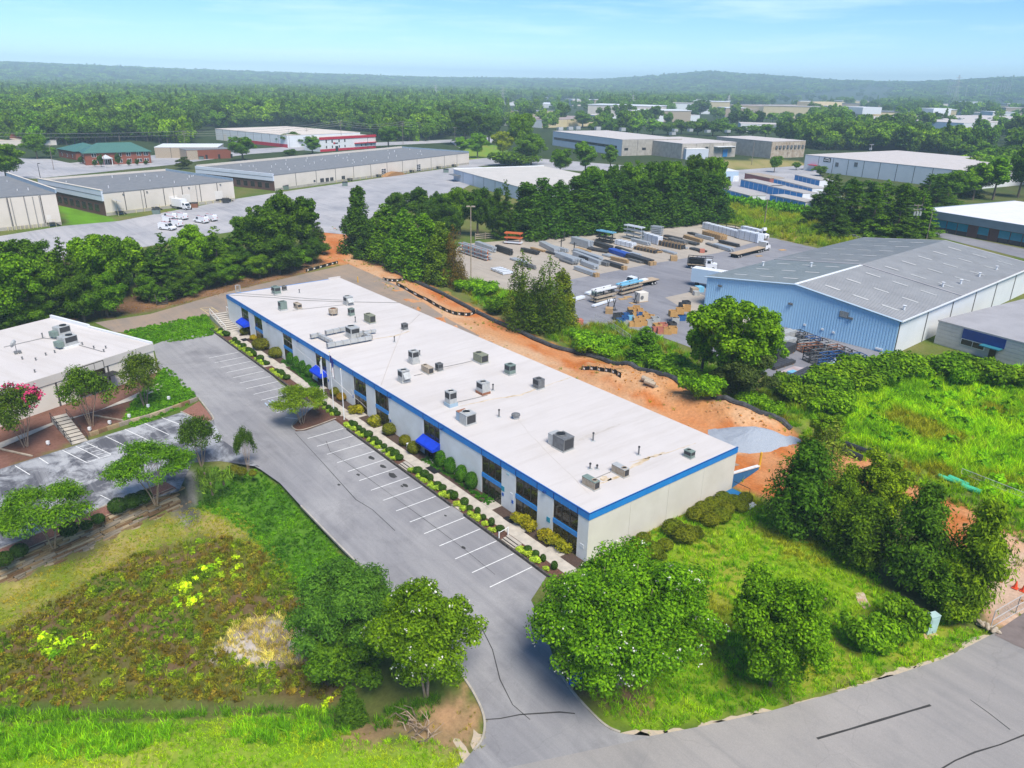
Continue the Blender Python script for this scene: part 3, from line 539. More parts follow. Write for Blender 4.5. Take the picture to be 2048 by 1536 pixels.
def hvac(u, v, L, D, Hh, m, label, curb=.25, hood=None, grille='all', side=None, fan=(.25, 0), top=None, cm=None, cat='air conditioner'):
    L *= .9; D *= .9; Hh *= .92; p = G(u, v, BH); t = thing('rooftop_unit', label, cat, (p.x, p.y, BH), 0, 'air conditioning units on the white roof'); z0 = curb
    if curb: MB().cbox((0, 0, 0), (L+.16, D+.16, curb-.003)).build('curb', cm or M_alu, t)
    b = MB().cbox((0, 0, z0), (L, D, Hh)); b.build('casing', m, t)
    MB().cbox((0, 0, z0+Hh+.002), (L+.05, D+.05, .05)).build('lid', top or m, t)
    r = min(D, L)*.36; fx = fan[0]*L; fr = MB()
    fr.tube([(fx+r*cos(2*pi*k/14), fan[1]+r*sin(2*pi*k/14), z0+Hh+.09) for k in range(15)], .045, 4, cap=False)
    f = fr.build('fan_guard', m, t)
    MB().prism([(fx+r*cos(2*pi*k/14), fan[1]+r*sin(2*pi*k/14)) for k in range(14)], z0+Hh+.053, z0+Hh+.075).build('fan', M_fan, f)
    g = MB(); w = .42*L; zc = z0+Hh*.45
    if grille in ('all', 'front'): g.box(fx-w*.55 if L > 1.5*D else -.42*L, fx+w*.55 if L > 1.5*D else .42*L, D/2+.003, D/2+.02, zc, z0+Hh*.93)
    if grille in ('all', 'end'): g.box(-L/2-.02, -L/2-.003, -.42*D, .42*D, z0+Hh*(.45 if grille == 'all' else .12), z0+Hh*.93)
    if g.v: g.build('coil_grille', M_grille, t)
    pn = MB(); pn.box(-.4*L, -.02, D/2+.004, D/2+.012, z0+.06, z0+Hh*.4); pn.box(.02, .4*L, D/2+.004, D/2+.012, z0+.06, z0+Hh*.4); pn.build('access_panel', m, t)
    if hood:
        s, hm = hood; x0 = s*L/2; MB().add([(x0, -D*.42, z0+Hh*.92), (x0, D*.42, z0+Hh*.92), (x0+s*.6, D*.42, z0+Hh*.35), (x0+s*.6, -D*.42, z0+Hh*.35), (x0, -D*.42, z0+.08), (x0, D*.42, z0+.08)], [(0, 1, 2, 3), (3, 2, 5, 4), (0, 3, 4), (1, 5, 2)]).build('intake_hood', hm, t)
    if side:
        s, sm, tm = side; MB().box(*sorted((s*(L/2+.01), s*(L/2+.95))), -D*.45, D*.4, z0-.1 if z0 > .15 else .03, z0+Hh*.86).build('side_box', sm, t)
        MB().box(*sorted((s*(L/2+.02), s*(L/2+.97))), -D*.46, D*.42, z0+Hh*.862, z0+Hh*.88).build('side_lid', tm, t)
    return t
hvac(553, 588, 1.7, 1.3, 1.2, M_green, 'green rooftop unit with a brown intake hood at the far end of the roof', hood=(1, M_rust))
hvac(569, 581, .8, .8, .8, M_dgrey, 'small dark condenser behind the green hooded unit at the far roof end', curb=.08)
hvac(566, 620, 1.3, 1.3, 1.35, M_green, 'green packaged unit on a white curb, beside the tan low unit', grille='front', fan=(0, 0))
hvac(596, 617, 1.9, .9, .85, M_tan, 'low tan unit with one round fan, second row from the far end', curb=.12)
hvac(697, 609, 1.5, 1.4, 1.3, M_alu, 'grey unit with a side hood at the end of the dark roof pipe', hood=(-1, M_alu))
hvac(703, 631, .95, .95, 1.2, M_green, 'narrow upright green unit between the old round condenser and the olive unit', curb=.1, fan=(0, 0))
hvac(740, 645, 2.2, 1.2, 1.25, M_olive, 'olive packaged unit north of the duct loop', curb=.2, grille='end')
hvac(706, 674, 2.1, 1.7, 1.5, M_alu, 'large grey unit in the middle of the roof duct loop', curb=.25)
hvac(809.5, 659, .9, .9, .95, M_dgrey, 'small black condenser alone near the back roof edge', curb=.1, fan=(0, 0))
hvac(828, 726, 1.25, 1.25, 1.5, M_alu, 'tall grey unit on a flared curb beside a vent pipe', curb=.45, fan=(0, 0))
hvac(808, 763, 1.3, 1.3, 1.45, M_alu, 'tall grey unit with a bulging side hood near the front fascia', curb=.3, hood=(-1, M_alu), fan=(0, 0))
hvac(855, 745, 2.1, .9, .85, M_tan, 'long low tan unit beside a dark condenser in mid roof', curb=.12, grille='end', fan=(.3, 0))
hvac(878.5, 741, .9, .9, 1.0, M_dgrey, 'dark square condenser next to the long low tan unit', curb=.1, fan=(0, 0))
hvac(961.5, 724, 2.2, 1.4, 1.15, M_olive, 'olive green packaged unit towards the back edge in mid roof', curb=.2, grille='end')
hvac(1020, 748, 1.3, 1.2, 1.3, M_green, 'dark green square unit by the back edge, right of the olive one', curb=.2, fan=(0, 0))
hvac(966, 786, 1.5, 1.3, 1.35, M_alu, 'grey packaged unit standing on a rusty curb in mid roof', curb=.3, cm=M_rust, grille='front', fan=(0, 0))
hvac(902, 811, 1.2, 1.2, 1.6, M_alu, 'tall grey unit on a pale blue flared curb', curb=.45, cm=M_bluecurb, fan=(0, 0))
hvac(936, 846, 1.5, 1.6, 1.35, M_alu, 'grey unit joined to a pale blue box with a rusty lid', curb=.06, side=(1, M_bluecurb, M_rust), grille='end')
hvac(1077, 776, 1.3, 1.2, 1.25, M_dgrey, 'dark grey square unit at the back edge of the roof, nearest such one', curb=.15, fan=(0, 0), grille='front')
hvac(1126, 896, 2.0, 1.7, 1.5, M_dgrey, 'big dark unit joined to a pale side box, near the end wall', curb=.12, side=(1, M_alu, M_alu), grille='end')
hvac(1378, 914, 1.1, .8, .75, M_green, 'small teal condenser by the blue end fascia', curb=.08, fan=(.1, 0))
hvac(1240, 948, 2.0, .8, .85, M_tan, 'low tan unit with grey lid, farther of the pair near the front corner', curb=.1, top=M_alu, grille='end', fan=(-.28, 0))
hvac(1181, 973, 2.0, .8, .85, M_tan, 'low tan unit with grey lid, closest to the front corner of the roof', curb=.1, top=M_green, grille='end', fan=(-.28, 0))
p = G(667, 630, BH); t = thing('old_condenser', 'old round rust stained condenser standing on legs on the white roof', 'air conditioner', p)
b = MB()
for k in range(12):
    a0, a1 = 2*pi*k/12, 2*pi*(k+1)/12; b.quad((.75*cos(a0), .75*sin(a0), .35), (.75*cos(a1), .75*sin(a1), .35), (.8*cos(a1), .8*sin(a1), 1.15), (.8*cos(a0), .8*sin(a0), 1.15)); b.quad((.8*cos(a0), .8*sin(a0), 1.15), (.8*cos(a1), .8*sin(a1), 1.15), (.5*cos(a1), .5*sin(a1), 1.2), (.5*cos(a0), .5*sin(a0), 1.2))
b.build('drum', M_tan, t); MB().prism([(.5*cos(2*pi*k/12), .5*sin(2*pi*k/12)) for k in range(12)], 1.0, 1.05).build('fan', M_rust, t)
for a in range(4): MB().cbox((.6*cos(a*pi/2+.8), .6*sin(a*pi/2+.8), 0), (.12, .12, .36)).build('leg', M_tan, t)
p = G(1031.5, 837, BH); t = thing('turbine_vent', 'round black turbine vent standing alone on the white roof', 'roof vent', p)
MB().tube([(0, 0, 0), (0, 0, .3)], .35, 10).build('collar', M_alu, t); MB().tube([(0, 0, .3), (0, 0, .42), (0, 0, .6), (0, 0, .75)], [.38, .55, .52, .2], 12).build('turbine', M_dgrey, t)
vl = ['beside the big dark unit', 'halfway between the teal condenser and the paired low units', 'left of the paired low units, shorter', 'smallest, right of the shorter one', 'near the box with the rusty lid', 'beside the unit on the rusty curb', 'beside the tall unit on a flared curb', 'in front of the lone black condenser', 'left of the olive unit by the duct loop', 'at the far end behind the hooded green unit']
for (u, v, h), q in zip(((1186, 882, .95), (1277, 910, .95), (1180, 938, .6), (1194, 938, .4), (998, 834, .9), (986, 781, .8), (839.5, 711, .7), (789, 684, .8), (711, 645, .9), (599, 586, .6)), vl):
    p = G(u, v, BH); t = thing('vent_pipe', 'dark roof vent pipe, '+q, 'vent pipe', p, 0, 'vent pipes on the white roof'); MB().tube([(0, 0, 0), (0, 0, h)], .09, 8).build('pipe', M_dgrey, t); MB().tube([(0, 0, h), (0, 0, h+.12)], [.14, .1], 8).build('cap', M_grille, t); MB().tube([(0, 0, .002), (0, 0, .06)], [.3, .12], 8).build('flashing', M_alu, t)
# duct loop
t = thing('duct_loop', 'galvanised ductwork loop around the large grey unit on the roof', 'ductwork', G(690, 690, BH)); o0 = G(690, 690, BH)
def duct(pix, w=.55, h=.55, z=.3):
    P = [G(u, v, BH)-o0 for u, v in pix]
    for a, c in zip(P, P[1:]):
        d = c-a; L = d.length; an = atan2(d.y, d.x); mid = (a+c)/2; MB().box(-L/2, L/2, -w/2, w/2, z, z+h).build('duct', M_alu, t, (mid.x, mid.y, 0), an)
        for k in range(int(L/1.2)+1): MB().cbox((0, 0, z-.02), (.06, w+.08, h+.06)).build('duct_flange', M_pipe, t, tuple((a+d*(k*1.2/L)).to_2d())+(0,), an)
        MB().cbox((0, 0, 0), (.1, w, z-.02)).build('stand', M_pipe, t, (mid.x, mid.y, 0), an)
duct([(655, 698), (742, 682)]); duct([(742, 682), (728, 672), (712, 677)]); duct([(622, 679), (637, 676), (664, 690)], .45, .5); duct([(652, 672), (690, 664)], .5, .55); duct([(728, 671), (752, 667)], .4, .4)
# ladder cage above the far end of the roof
p = G(474.5, 588, BH-1); t = thing('ladder_cage', 'pale grey caged roof ladder at the far end of the building', 'ladder', (BL+.5, G(474.5, 583, BH).y, 3.0)); b = MB()
for a in range(7): b.tube([(.45*cos(a*pi/6-pi/2), .45*sin(a*pi/6-pi/2), 0), (.45*cos(a*pi/6-pi/2), .45*sin(a*pi/6-pi/2), 3.7)], .035, 4)
b.build('cage_bar', M_alu, t)
for z in (0, 1.2, 2.4, 3.65): MB().tube([(.45*cos(a*pi/6-pi/2), .45*sin(a*pi/6-pi/2), z) for a in range(7)], .04, 4).build('cage_hoop', M_alu, t)
MB().tube([(0, -.4, -2.9), (0, -.4, 3.7)], .03, 4).tube([(0, .4, -2.9), (0, .4, 3.7)], .03, 4).build('rail', M_alu, t)
# ------------------------------------------------------------------ walk, beds and timber planter wall along the front
M_bed = mat('dark_mulch', (.10, .065, .05), .95, .1, (.05, .035, .03), 8, .5, bump=.8, bs=14)
P0, P1 = 1.45, 2.85
slab = MB().box(.0, 1.97, P0, P1, -.06, .09).mesh('walk_slab', [M_conc]); sw = thing('sidewalk', None, None, (0, 0, 0), kind='structure')
for i in range(47):
    o = bpy.data.objects.new('walk_slab', slab); COL.objects.link(o); o.parent = sw; o.location = (-.4+i*2.0, random.uniform(-.004, .004), random.uniform(-.012, .008))
for x in (3.2, 8.6, 14.0, 26.0, 37.6, 43.8, 55.9, 68, 85.5): o = MB().box(x-.95, x+.95, .03, P0-.02, -.06, .085).build('door_slab', M_conc, sw)
for i, x in enumerate((14.0, 30.5, 43.7, 55.8, 68)):
    MB().box(x+.98, x+2.6, P1+.02, 4.25, -.06, .083).build('path_slab', M_conc, sw)
MB().box(80.3, 81.7, P1+.02, 4.3, -.06, .083).build('path_slab', M_conc, sw)
sheet('planting_bed', [(-.5, .02), (93, .02), (93, 1.44), (-.5, 1.44)], .045, M_bed, True)
sheet('planter_bed', [(-.5, 2.86), (93.5, 2.86), (93.5, 4.3), (-.5, 4.3)], .05, M_mulch, True)
M_timber = mat('black_timber', (.045, .038, .035), .9, .15, (.12, .105, .09), 3, .5, bump=.4, bs=9)
PW = thing('planter_wall', 'low wall of dark timbers between planted strip and parking stalls', 'planter wall', (0, 4.4, 0))
x = -.4
while x < 92:
    L = 2.4
    if not (13.7 < x+1.2 < 15.6) and not (41.5 < x+1.2 < 50):
        for k in range(2): MB().box(x+random.uniform(0, .03), x+L-.03, -.1+k*.02, .11, .0+k*.17, .165+k*.17).build('timber', M_timber, PW)
    x += L
# steps from the lot up to the walk
def steps(x0, x1, label):
    t = thing('steps', label, 'steps', (x0, 4.3, 0))
    for k in range(3): MB().box(0, x1-x0, -1.2+k*.38, -1.2+k*.38+.36+.02, 0, .26-k*.075).build('step', M_conc, t)
    for k in range(2): MB().box(.05, x1-x0-.05, -1.2+k*.38+.4, -1.2+k*.38+.46, .0, .27-k*.075).build('nosing', M_timber, t)
    return t
steps(6.0, 8.0, 'short timber edged steps with white handrail by the near stalls'); steps(26.0, 27.9, 'short timber edged steps in the planted strip, without a handrail')
hr = thing('handrail', 'white post handrail beside the near front steps', 'handrail', (8.05, 3.2, 0)); MB().cbox((0, 0, 0), (.1, .1, 1.15)).build('post', M_paint, hr); MB().cbox((0, 1.15, -.05), (.1, .1, 1.1)).build('post', M_paint, hr); MB().tube([(0, 0, 1.1), (0, 1.15, .95)], .035, 6).build('rail', M_paint, hr)
# mats at the doors
M_rub = mat('rubber_mat', (.015, .015, .018), .8, .2)
for x, y, a, c, q in ((24.3, 1.45, 1.9, 1.1, 'under the awning nearest the road'), (10.4, 1.2, 1.2, .7, 'at the third bay from the road end'), (53.8, 1.5, 1.8, 1.1, 'below the awning behind the flagpoles'), (84, 1.6, 1.5, 1, 'at the far end of the walk')): one(MB().cbox((0, 0, 0), (a, c, .02)), 'door_mat', M_rub, 'black rubber door mat '+q, 'door mat', (x, y, .11))
p = G(788, 948)
one(MB().cbox((0, 0, 0), (.6, .5, .75)).cbox((0, 0, .75), (.66, .56, .06)), 'utility_box', mat('white_plastic', (.8, .82, .84), .5, .3), 'small white utility box in the bed against the front wall', 'utility box', (30.6, .85, .04))
# mulch island with curved kerb for the small tree, and flagpoles
isl = [(584, 853), (592, 862), (612, 860), (672, 838), (684, 846), (694, 842), (652, 810), (640, 806), (620, 820), (600, 838)]
sheet('mulch_island', isl, .13, M_mulch); curb(path_pts([(672, 838), (640, 850), (606, 861), (590, 860), (584, 852), (592, 842), (606, 832)]), h=.16, parent=lot)
M_white = mat('white_gloss_paint', (.8, .81, .82), .4, .4); M_flagr = mat('flag_red_white', (.7, .7, .7), .8, .2)
def flagpole(u, v, vt, label, flag):
    p = G(u, v, .1); h = ztop(p, vt); t = thing('flagpole', label, 'flagpole', p, 0, 'flagpoles in front of the white building')
    MB().tube([(0, 0, 0), (0, 0, h*.5), (0, 0, h)], [.075, .065, .04], 8).build('pole', M_white, t); MB().tube([(0, 0, h), (0, 0, h+.09), (0, 0, h+.16)], [.03, .09, .02], 8).build('finial', mat('brass', (.5, .36, .1), .3, .5, metal=.8), t); MB().tube([(0, 0, 0), (0, 0, .12)], [.16, .1], 8).build('base_collar', M_alu, t)
    return t, p, h
t, p, h = flagpole(688.5, 839, 741, 'bare white flagpole, nearest the road of the three', None)
t, p, h = flagpole(668, 826, 706, 'white flagpole carrying a limp red, white and blue striped flag', 1)
# limp national flag: stripes and canton as strips of folded cloth
fl = thing('flag', 'limp red and white striped flag with blue corner hanging from a pole', 'flag', (p.x, p.y, h+p.z)); Mr = mat('flag_red', (.5, .02, .04), .8, .2); Mw = mat('flag_white', (.8, .8, .8), .8, .2); Mb = mat('flag_blue', (.02, .03, .2), .8, .2)
for k in range(7):
    a = -.05-.11*k
    for z0, z1, ms in ((-.2, -1.3, (Mb, Mb)), (-1.3, -2.6, (Mr, Mw))):
        MB().add([(a, .08*sin(k*1.7), z0-.10*k), (a-.11, .08*sin(k*1.7+1.7), z0-.10*k-.1), (a-.11, .1*sin(k*1.7+1.7), z1-.16*k), (a, .1*sin(k*1.7), z1-.16*k+.05)], [(0, 1, 2, 3)]).build('stripe', ms[k % 2], fl)
t, p, h = flagpole(649, 800, 718, 'white flagpole carrying a limp white flag with blue emblem', 1)
fl = thing('flag', 'limp white flag with a blue emblem hanging below a pole tip', 'flag', (p.x, p.y, h+p.z)); b = MB()
for k in range(6): b.add([(.05+.1*k, .07*sin(k*1.9), -.15-.12*k), (.15+.1*k, .07*sin(k*1.9+1.9), -.27-.12*k), (.15+.1*k, .09*sin(k*1.9+1.9), -2.3-.05*k), (.05+.1*k, .09*sin(k*1.9), -2.25-.05*k)], [(0, 1, 2, 3)])
b.build('cloth', Mw, fl); MB().add([(.22, .13, -1.0), (.5, .13, -1.2), (.5, .13, -1.6), (.22, .13, -1.5)], [(0, 1, 2, 3)]).build('emblem', Mb, fl)
# stairs, rails and landing at the far end of the front walk
st = thing('stairway', 'concrete stairway with white rails at the far end of the front walk', 'stairs', G(470, 662)); o0 = G(470, 662); e = G(432, 630)-o0; e.z = 0; L = e.length; an = atan2(e.y, e.x); st.rotation_euler = (0, 0, an); L *= .82
for k in range(10): MB().box(L*k/10, L*(k+1)/10-.06, -1.4, 1.4, 0, .1*(k+1)).build('step', M_conc, st); MB().box(L*k/10-.05, L*k/10-.005, -1.4, 1.4, 0, .1*(k+1)-.02).build('edge_strip', M_timber, st)  # dark strip added before each step to mark its edge
for s in (-1.55, 1.55):
    MB().box(-.2, L, s-.12, s+.12, 0, .3).add([(0, s-.12, .3), (L, s-.12, 1.1), (L, s+.12, 1.1), (0, s+.12, .3), (L, s-.12, .3), (L, s+.12, .3)], [(0, 1, 2, 3), (1, 4, 5, 2), (0, 4, 1), (3, 2, 5)]).build('stringer', M_conc, st)
for s in (1.55, -1.55)[:1] + (-1.55,):
    for k in (.0, .5, 1): MB().cbox((L*k, s, .25+.8*k), (.08, .08, 1.0)).build('post', M_paint, st)
    MB().tube([(0, s, 1.25), (L, s, 2.05)], .05, 6).build('rail', M_paint, st)
one(MB().prism([(x-o0.x, y-o0.y) for x, y in PX([(424, 628), (440, 628), (455, 624), (452, 632), (440, 637)])][::1], 0, .05), 'landing', M_conc, 'pale concrete landing at the top of the far stairway', 'landing', o0+Vector((0, 0, .02)))
sheet('stair_bed', [(455, 633), (482, 660), (500, 675), (472, 668), (460, 652), (450, 640)], .05, M_bed); sheet('stair_walk', [(447, 665), (470, 656), (490, 664), (466, 676)], .06, M_conc)
bk = bpy.data.objects['back_drive']
M_ypaint = mat('yellow_paint', (.7, .55, .2), .8, .2, (.5, .42, .25), 3, .5)
for p, q in (((401, 617), (422, 614)), ((422, 614), (437, 624)), ((401, 617), (418, 629)), ((418, 629), (436, 626)), ((405, 619), (433, 623)), ((409, 623), (426, 617))): stripe(g2(*p), g2(*q), .12, .04, bk, M_ypaint)
# blue dock wing wall at the near back corner
wa, wb = Vector((.3, -BW-.02, 0)), G(1516, 938); d = (wb-wa); d.z = 0; L = d.length; an = atan2(d.y, d.x)
t = thing('dock_wall', 'sloping blue dock wall with white cap at the back corner of building', 'dock wall', wa, an); Mdb = mat('dock_blue', (.012, .12, .30), .6, .3, (.02, .16, .36), 2, .4)
MB().add([(0, -.12, 0), (L, -.12, 0), (L, -.12, .35), (0, -.12, 1.9), (0, .12, 0), (L, .12, 0), (L, .12, .35), (0, .12, 1.9)], [(0, 1, 2, 3), (7, 6, 5, 4), (3, 2, 6, 7), (1, 5, 6, 2), (0, 3, 7, 4)]).build('wall', Mdb, t)
MB().add([(-.02, -.2, 1.92), (L+.1, -.2, .36), (L+.1, .2, .36), (-.02, .2, 1.92), (-.02, -.2, 2.06), (L+.1, -.2, .5), (L+.1, .2, .5), (-.02, .2, 2.06)], [(4, 5, 6, 7), (0, 1, 5, 4), (2, 3, 7, 6), (1, 2, 6, 5)]).build('cap', M_white, t)
t = thing('stair_block', 'small blue stair block with white treads at back corner of building', 'stairs', (-.3, -BW+1.6, 0)); MB().box(-2.2, .0, -1.2, 1.2, 0, .5).build('block', Mdb, t)
for k in range(5): MB().box(-2.3-.3*k, -2.02-.3*k, -.9, .9, 0, .5-.09*k).build('tread', M_white, t)
MB().tube([(-2.3, -1.1, .5), (-2.3, -1.1, 1.5), (-.2, -1.1, 1.5)], .04, 5).build('rail', M_cable, t)
p = G(1518, 938); one(MB().tube([(0, 0, 0), (0, 0, 2.2)], .14, 8).tube([(0, 0, 2.2), (0, 0, 2.3)], [.14, .04], 8), 'bollard', mat('safety_yellow', (.75, .42, .03), .5, .3), 'tall yellow bollard at the end of the blue dock wall', 'bollard', p)
p = G(716, 565)
one(MB().tube([(0, 0, 0), (0, 0, 1.3)], .11, 8).tube([(0, 0, 1.3), (0, 0, 1.38)], [.11, .03], 8), 'bollard', MATS['safety_yellow'], 'short yellow bollard behind the far back corner of the white roof', 'bollard', p)
# ================================================================== OTHER BUILDINGS
M_w1 = mat('warm_white_wall', (.66, .60, .53), .85, .2, (.58, .53, .46), .2, .4); M_w2 = mat('pale_blue_grey_metal', (.56, .61, .68), .7, .3, (.5, .55, .62), .3, .4, wave=('X', 2.5, .3)); M_w3 = mat('white_metal_wall', (.70, .72, .74), .6, .3, (.63, .66, .68), .3, .4)
M_gr = mat('grey_gravel_roof', (.16, .17, .185), .9, .2, (.21, .215, .225), .6, .5, detail=8); M_wr = mat('white_flat_roof', (.52, .48, .465), .8, .2, (.46, .43, .41), .25, .5); M_tr = mat('tan_metal_roof', (.62, .55, .48), .7, .3, (.55, .48, .42), .3, .5)
M_brick = mat('red_brick', (.26, .085, .05), .9, .15, (.19, .06, .04), 4, .5); M_bbrick = mat('brown_brick', (.15, .085, .07), .9, .15, (.11, .06, .05), 4, .5); M_cw = mat('weathered_concrete', (.44, .41, .36), .9, .2, (.30, .275, .24), .45, .6, detail=8); M_par = mat('blue_grey_parapet', (.30, .38, .46), .7, .3, (.24, .32, .4), .8, .5)
M_joint = mat('dark_joint', (.1, .09, .085), .8, .2); M_green_m = mat('green_metal_roof', (.06, .165, .14), .5, .4, (.05, .14, .12), .5, .4, wave=('X', 2.2, .5)); M_dw = mat('dark_window', (.03, .03, .035), .15, .5); M_redt = mat('red_trim', (.52, .02, .05), .5, .4); M_lw = mat('light_blue_and_shaded_wall', (.42, .54, .66), .7, .3, (.37, .49, .6), .3, .4)
M_door = mat('roller_door', (.72, .68, .62), .7, .3, (.64, .6, .55), 2, .4); M_dblue = mat('blue_roller_door', (.03, .24, .55), .6, .3, (.03, .2, .48), 2, .4, wave=('Z', 3, .4)); M_black = mat('black_metal', (.02, .02, .022), .5, .4); M_yel = mat('yellow_wall', (.62, .52, .32), .85, .2, (.55, .46, .28), .2, .4)
class BD:
    def __init__(s, name, label, A, B, C, base, cat='building', H=None, group=None, side='A'):
        if H is None: g = G(*base); H = ztop(g, (A if side == 'A' else B)[1])
        s.H = H; a, b_, c = G(*A, H), G(*B, H), G(*C, H); d = b_-a; s.W = hypot(d.x, d.y); s.an = atan2(d.y, d.x); ex = Vector((cos(s.an), sin(s.an), 0)); ey = Vector((-ex.y, ex.x, 0)); s.D = max(abs((c-a).dot(ey)), 4); s.o = Vector((a.x, a.y, 0)); s.ex, s.ey = ex, ey
        s.t = thing(name, label, cat, s.o, s.an, group)
    def box(s, nm, x0, x1, y0, y1, z0, z1, m, p=None): return MB().box(x0, x1, y0, y1, z0, z1).build(nm, m, p or s.t)
    def shell(s, mf, ml=None, mr=None, roof=None, n=1, par=0, z0=-.3, nl=1, nr=1, pm=None, rh=.25):
        W_, D, H = s.W, s.D, s.H; ml = ml or mf; mr = mr or mf
        for i in range(n): s.box('wall_panel', W_*i/n+.03, W_*(i+1)/n-.03, 0, .25, z0, H-rh-.01, mf)
        for i in range(1, n): s.rect('joint', 'front', W_*i/n-.13, W_*i/n+.13, 0, H-rh-.05, M_joint, .03)
        for i in range(nl): s.box('wall_panel', 0, .25, .26+(D-.3)*i/nl, (D-.3)*(i+1)/nl+.22, z0, H-rh-.01, ml)
        for i in range(nr): s.box('wall_panel', W_-.25, W_, .26+(D-.3)*i/nr, (D-.3)*(i+1)/nr+.22, z0, H-rh-.01, mr)
        s.box('wall_panel', .26, W_-.26, D-.25, D, z0, H-rh-.01, mf); s.box('roof', -.08, W_+.08, -.08, D+.08, H-rh, H, roof or M_wr)
        if par:
            pm = pm or mf
            for nm in ((-.1, .2, -.1, D+.1), (W_-.2, W_+.1, -.1, D+.1), (.21, W_-.21, D-.2, D+.1)): s.box('parapet', *nm, H+.003, H+par, pm)
        return s
    def pix(s, u, v, face='front'):
        d = ray(u, v); n, p = {'front': (s.ey, s.o), 'left': (s.ex, s.o), 'right': (s.ex, s.o+s.ex*s.W)}[face]; k = (p-CV).dot(n)/d.dot(n); q = CV+d*k-s.o; return (q.dot(s.ex) if face == 'front' else q.dot(s.ey)), q.z
    def put(s, nm, face, u0, v0, u1, v1, m, th=.08, p=None, y=.0):
        a, z1 = s.pix(u0, v0, face); b_, z0 = s.pix(u1, v1, face); a, b_ = min(a, b_), max(a, b_); z0, z1 = min(z0, z1), max(z0, z1); return s.rect(nm, face, a, b_, z0, z1, m, th, p, y)
    def rect(s, nm, face, a, b_, z0, z1, m, th=.08, p=None, y=0.0):
        y += .004
        if face == 'front': return s.box(nm, a, b_, -th-y, -y, z0, z1, m, p)
        if face == 'left': return s.box(nm, -th-y, -y, a, b_, z0, z1, m, p)
        return s.box(nm, s.W+y, s.W+y+th, a, b_, z0, z1, m, p)
    def win(s, face, a, b_, z0, z1, mf=None, n=2, mp=None):
        w = s.rect('window', face, a, b_, z0, z1, mf or M_white, .06); k = (b_-a)/n
        for i in range(n): s.rect('pane', face, a+k*i+.09, a+k*(i+1)-.09, z0+.1, z1-.1, mp or M_dw, .03, w, .06)
        return w
    def gable(s, rise, m, ridge='y', ov=.2):
        """pitched roof; ridge along local y or x"""
        W_, D, H = s.W, s.D, s.H
        if ridge == 'y':
            pts = [(-ov, -ov, H), (W_/2, -ov, H+rise), (W_+ov, -ov, H), (-ov, D+ov, H), (W_/2, D+ov, H+rise), (W_+ov, D+ov, H)]; fs = [[(0, 1, 4, 3), (0, 1, 4, 3)], [(1, 2, 5, 4)]]
            for q in ((0, 1, 4, 3), (1, 2, 5, 4)): MB().add([pts[i] for i in q]+[(pts[i][0], pts[i][1], pts[i][2]-.2) for i in q], [(0, 1, 2, 3), (7, 6, 5, 4), (0, 4, 5, 1), (1, 5, 6, 2), (2, 6, 7, 3), (3, 7, 4, 0)]).build('roof_slope', m, s.t)
        return s
def rvent(bd, n, seed, m=None, tall=(.3, .9)):
    rs = random.Random(seed); m = m or M_white
    for i in range(n):
        h = rs.uniform(*tall); MB().tube([(0, 0, 0), (0, 0, h), (0, 0, h+.1)], [.12, .12, .2], 6).build('roof_vent', m, bd.t, (bd.W*rs.uniform(.06, .94), bd.D*rs.uniform(.12, .85), bd.H+.01))
def rtu(bd, pts, L=2.2, D=1.6, H=1.3, m=None):
    for u, v in pts:
        g = G(u, v, bd.H)-bd.o; x, y = g.dot(bd.ex), g.dot(bd.ey); e = MB().cbox((0, 0, 0), (L, D, H)).build('roof_unit', m or M_alu, bd.t, (x, y, bd.H+.01)); MB().cbox((0, 0, H+.004), (L*.5, D*.6, .12)).build('fan_guard', M_dgrey, e)
def dock(bd, s0, s1, z, n=0):
    bd.rect('dock_door', 'front', s0, s1, z, z+2.9, M_door, .06); bd.rect('dock_leveller', 'front', s0+.1, s1-.1, z-.45, z-.02, M_black, .2)
def stairs_(bd, s, z=1.2):
    t = bd.box('dock_platform', s, s+2, -2.0, -.05, z-.12, z, M_black)
    for k in range(5): MB().box(s+2+.3*k, s+2.28+.3*k, -1.2, -.1, z-.15-.22*k-.06, z-.15-.22*k).build('stair_tread', M_black, t)
    for x in (s+.05, s+1.95): MB().box(x-.05, x+.05, -1.98, -1.88, -.1, z+1.0).build('rail_post', M_ypost, t)
    MB().box(s, s+2, -1.97, -1.9, z+.92, z+1.0).build('rail', M_ypost, t)
M_ypost = mat('pale_yellow_post', (.62, .56, .34), .6, .3)
# A: white warehouse with the box truck
a = BD('warehouse', 'long white warehouse with grey roof behind the parked box truck', (205, 386), (466, 361), (82, 361), (212, 432), 'warehouse'); a.shell(M_w1, M_par, M_w1, M_gr, 7, .0)
a.box('front_parapet', -.5, .1, -.02, a.D, a.H-2.6, a.H+.75, mat('lavender_panel', (.60, .64, .72), .7, .3, (.54, .58, .66), .3, .4)); a.box('parapet_cap', -.6, .2, -.1, a.D, a.H+.755, a.H+.95, M_w1); a.box('fascia_rail', -.56, -.505, 0, a.D, a.H-1.0, a.H-.85, M_dgrey); M_lav = MATS['lavender_panel']
a.box('brick_wall', -.1, -.005, 0, a.D, -.2, a.H-2.62, M_bbrick)
for i in range(9): y = 4+i*(a.D-6)/9; w = a.rect('window', 'left', y, y+2.8, 1.0, 3.3, M_frame, .06, None, .1); [a.rect('pane', 'left', y+.1+k*.9, y+.9+k*.9, 1.1, 3.2, M_dw, .02, w, .16) for k in range(3)]
a.box('end_parapet', a.W-.3, a.W+.05, .1, a.D, a.H+.003, a.H+.8, M_par); a.box('back_parapet', .3, a.W-.35, a.D-.3, a.D, a.H+.003, a.H+.7, M_w1)
for x in (.46, .56, .83): dock(a, a.W*x, a.W*x+3.2, 1.3)
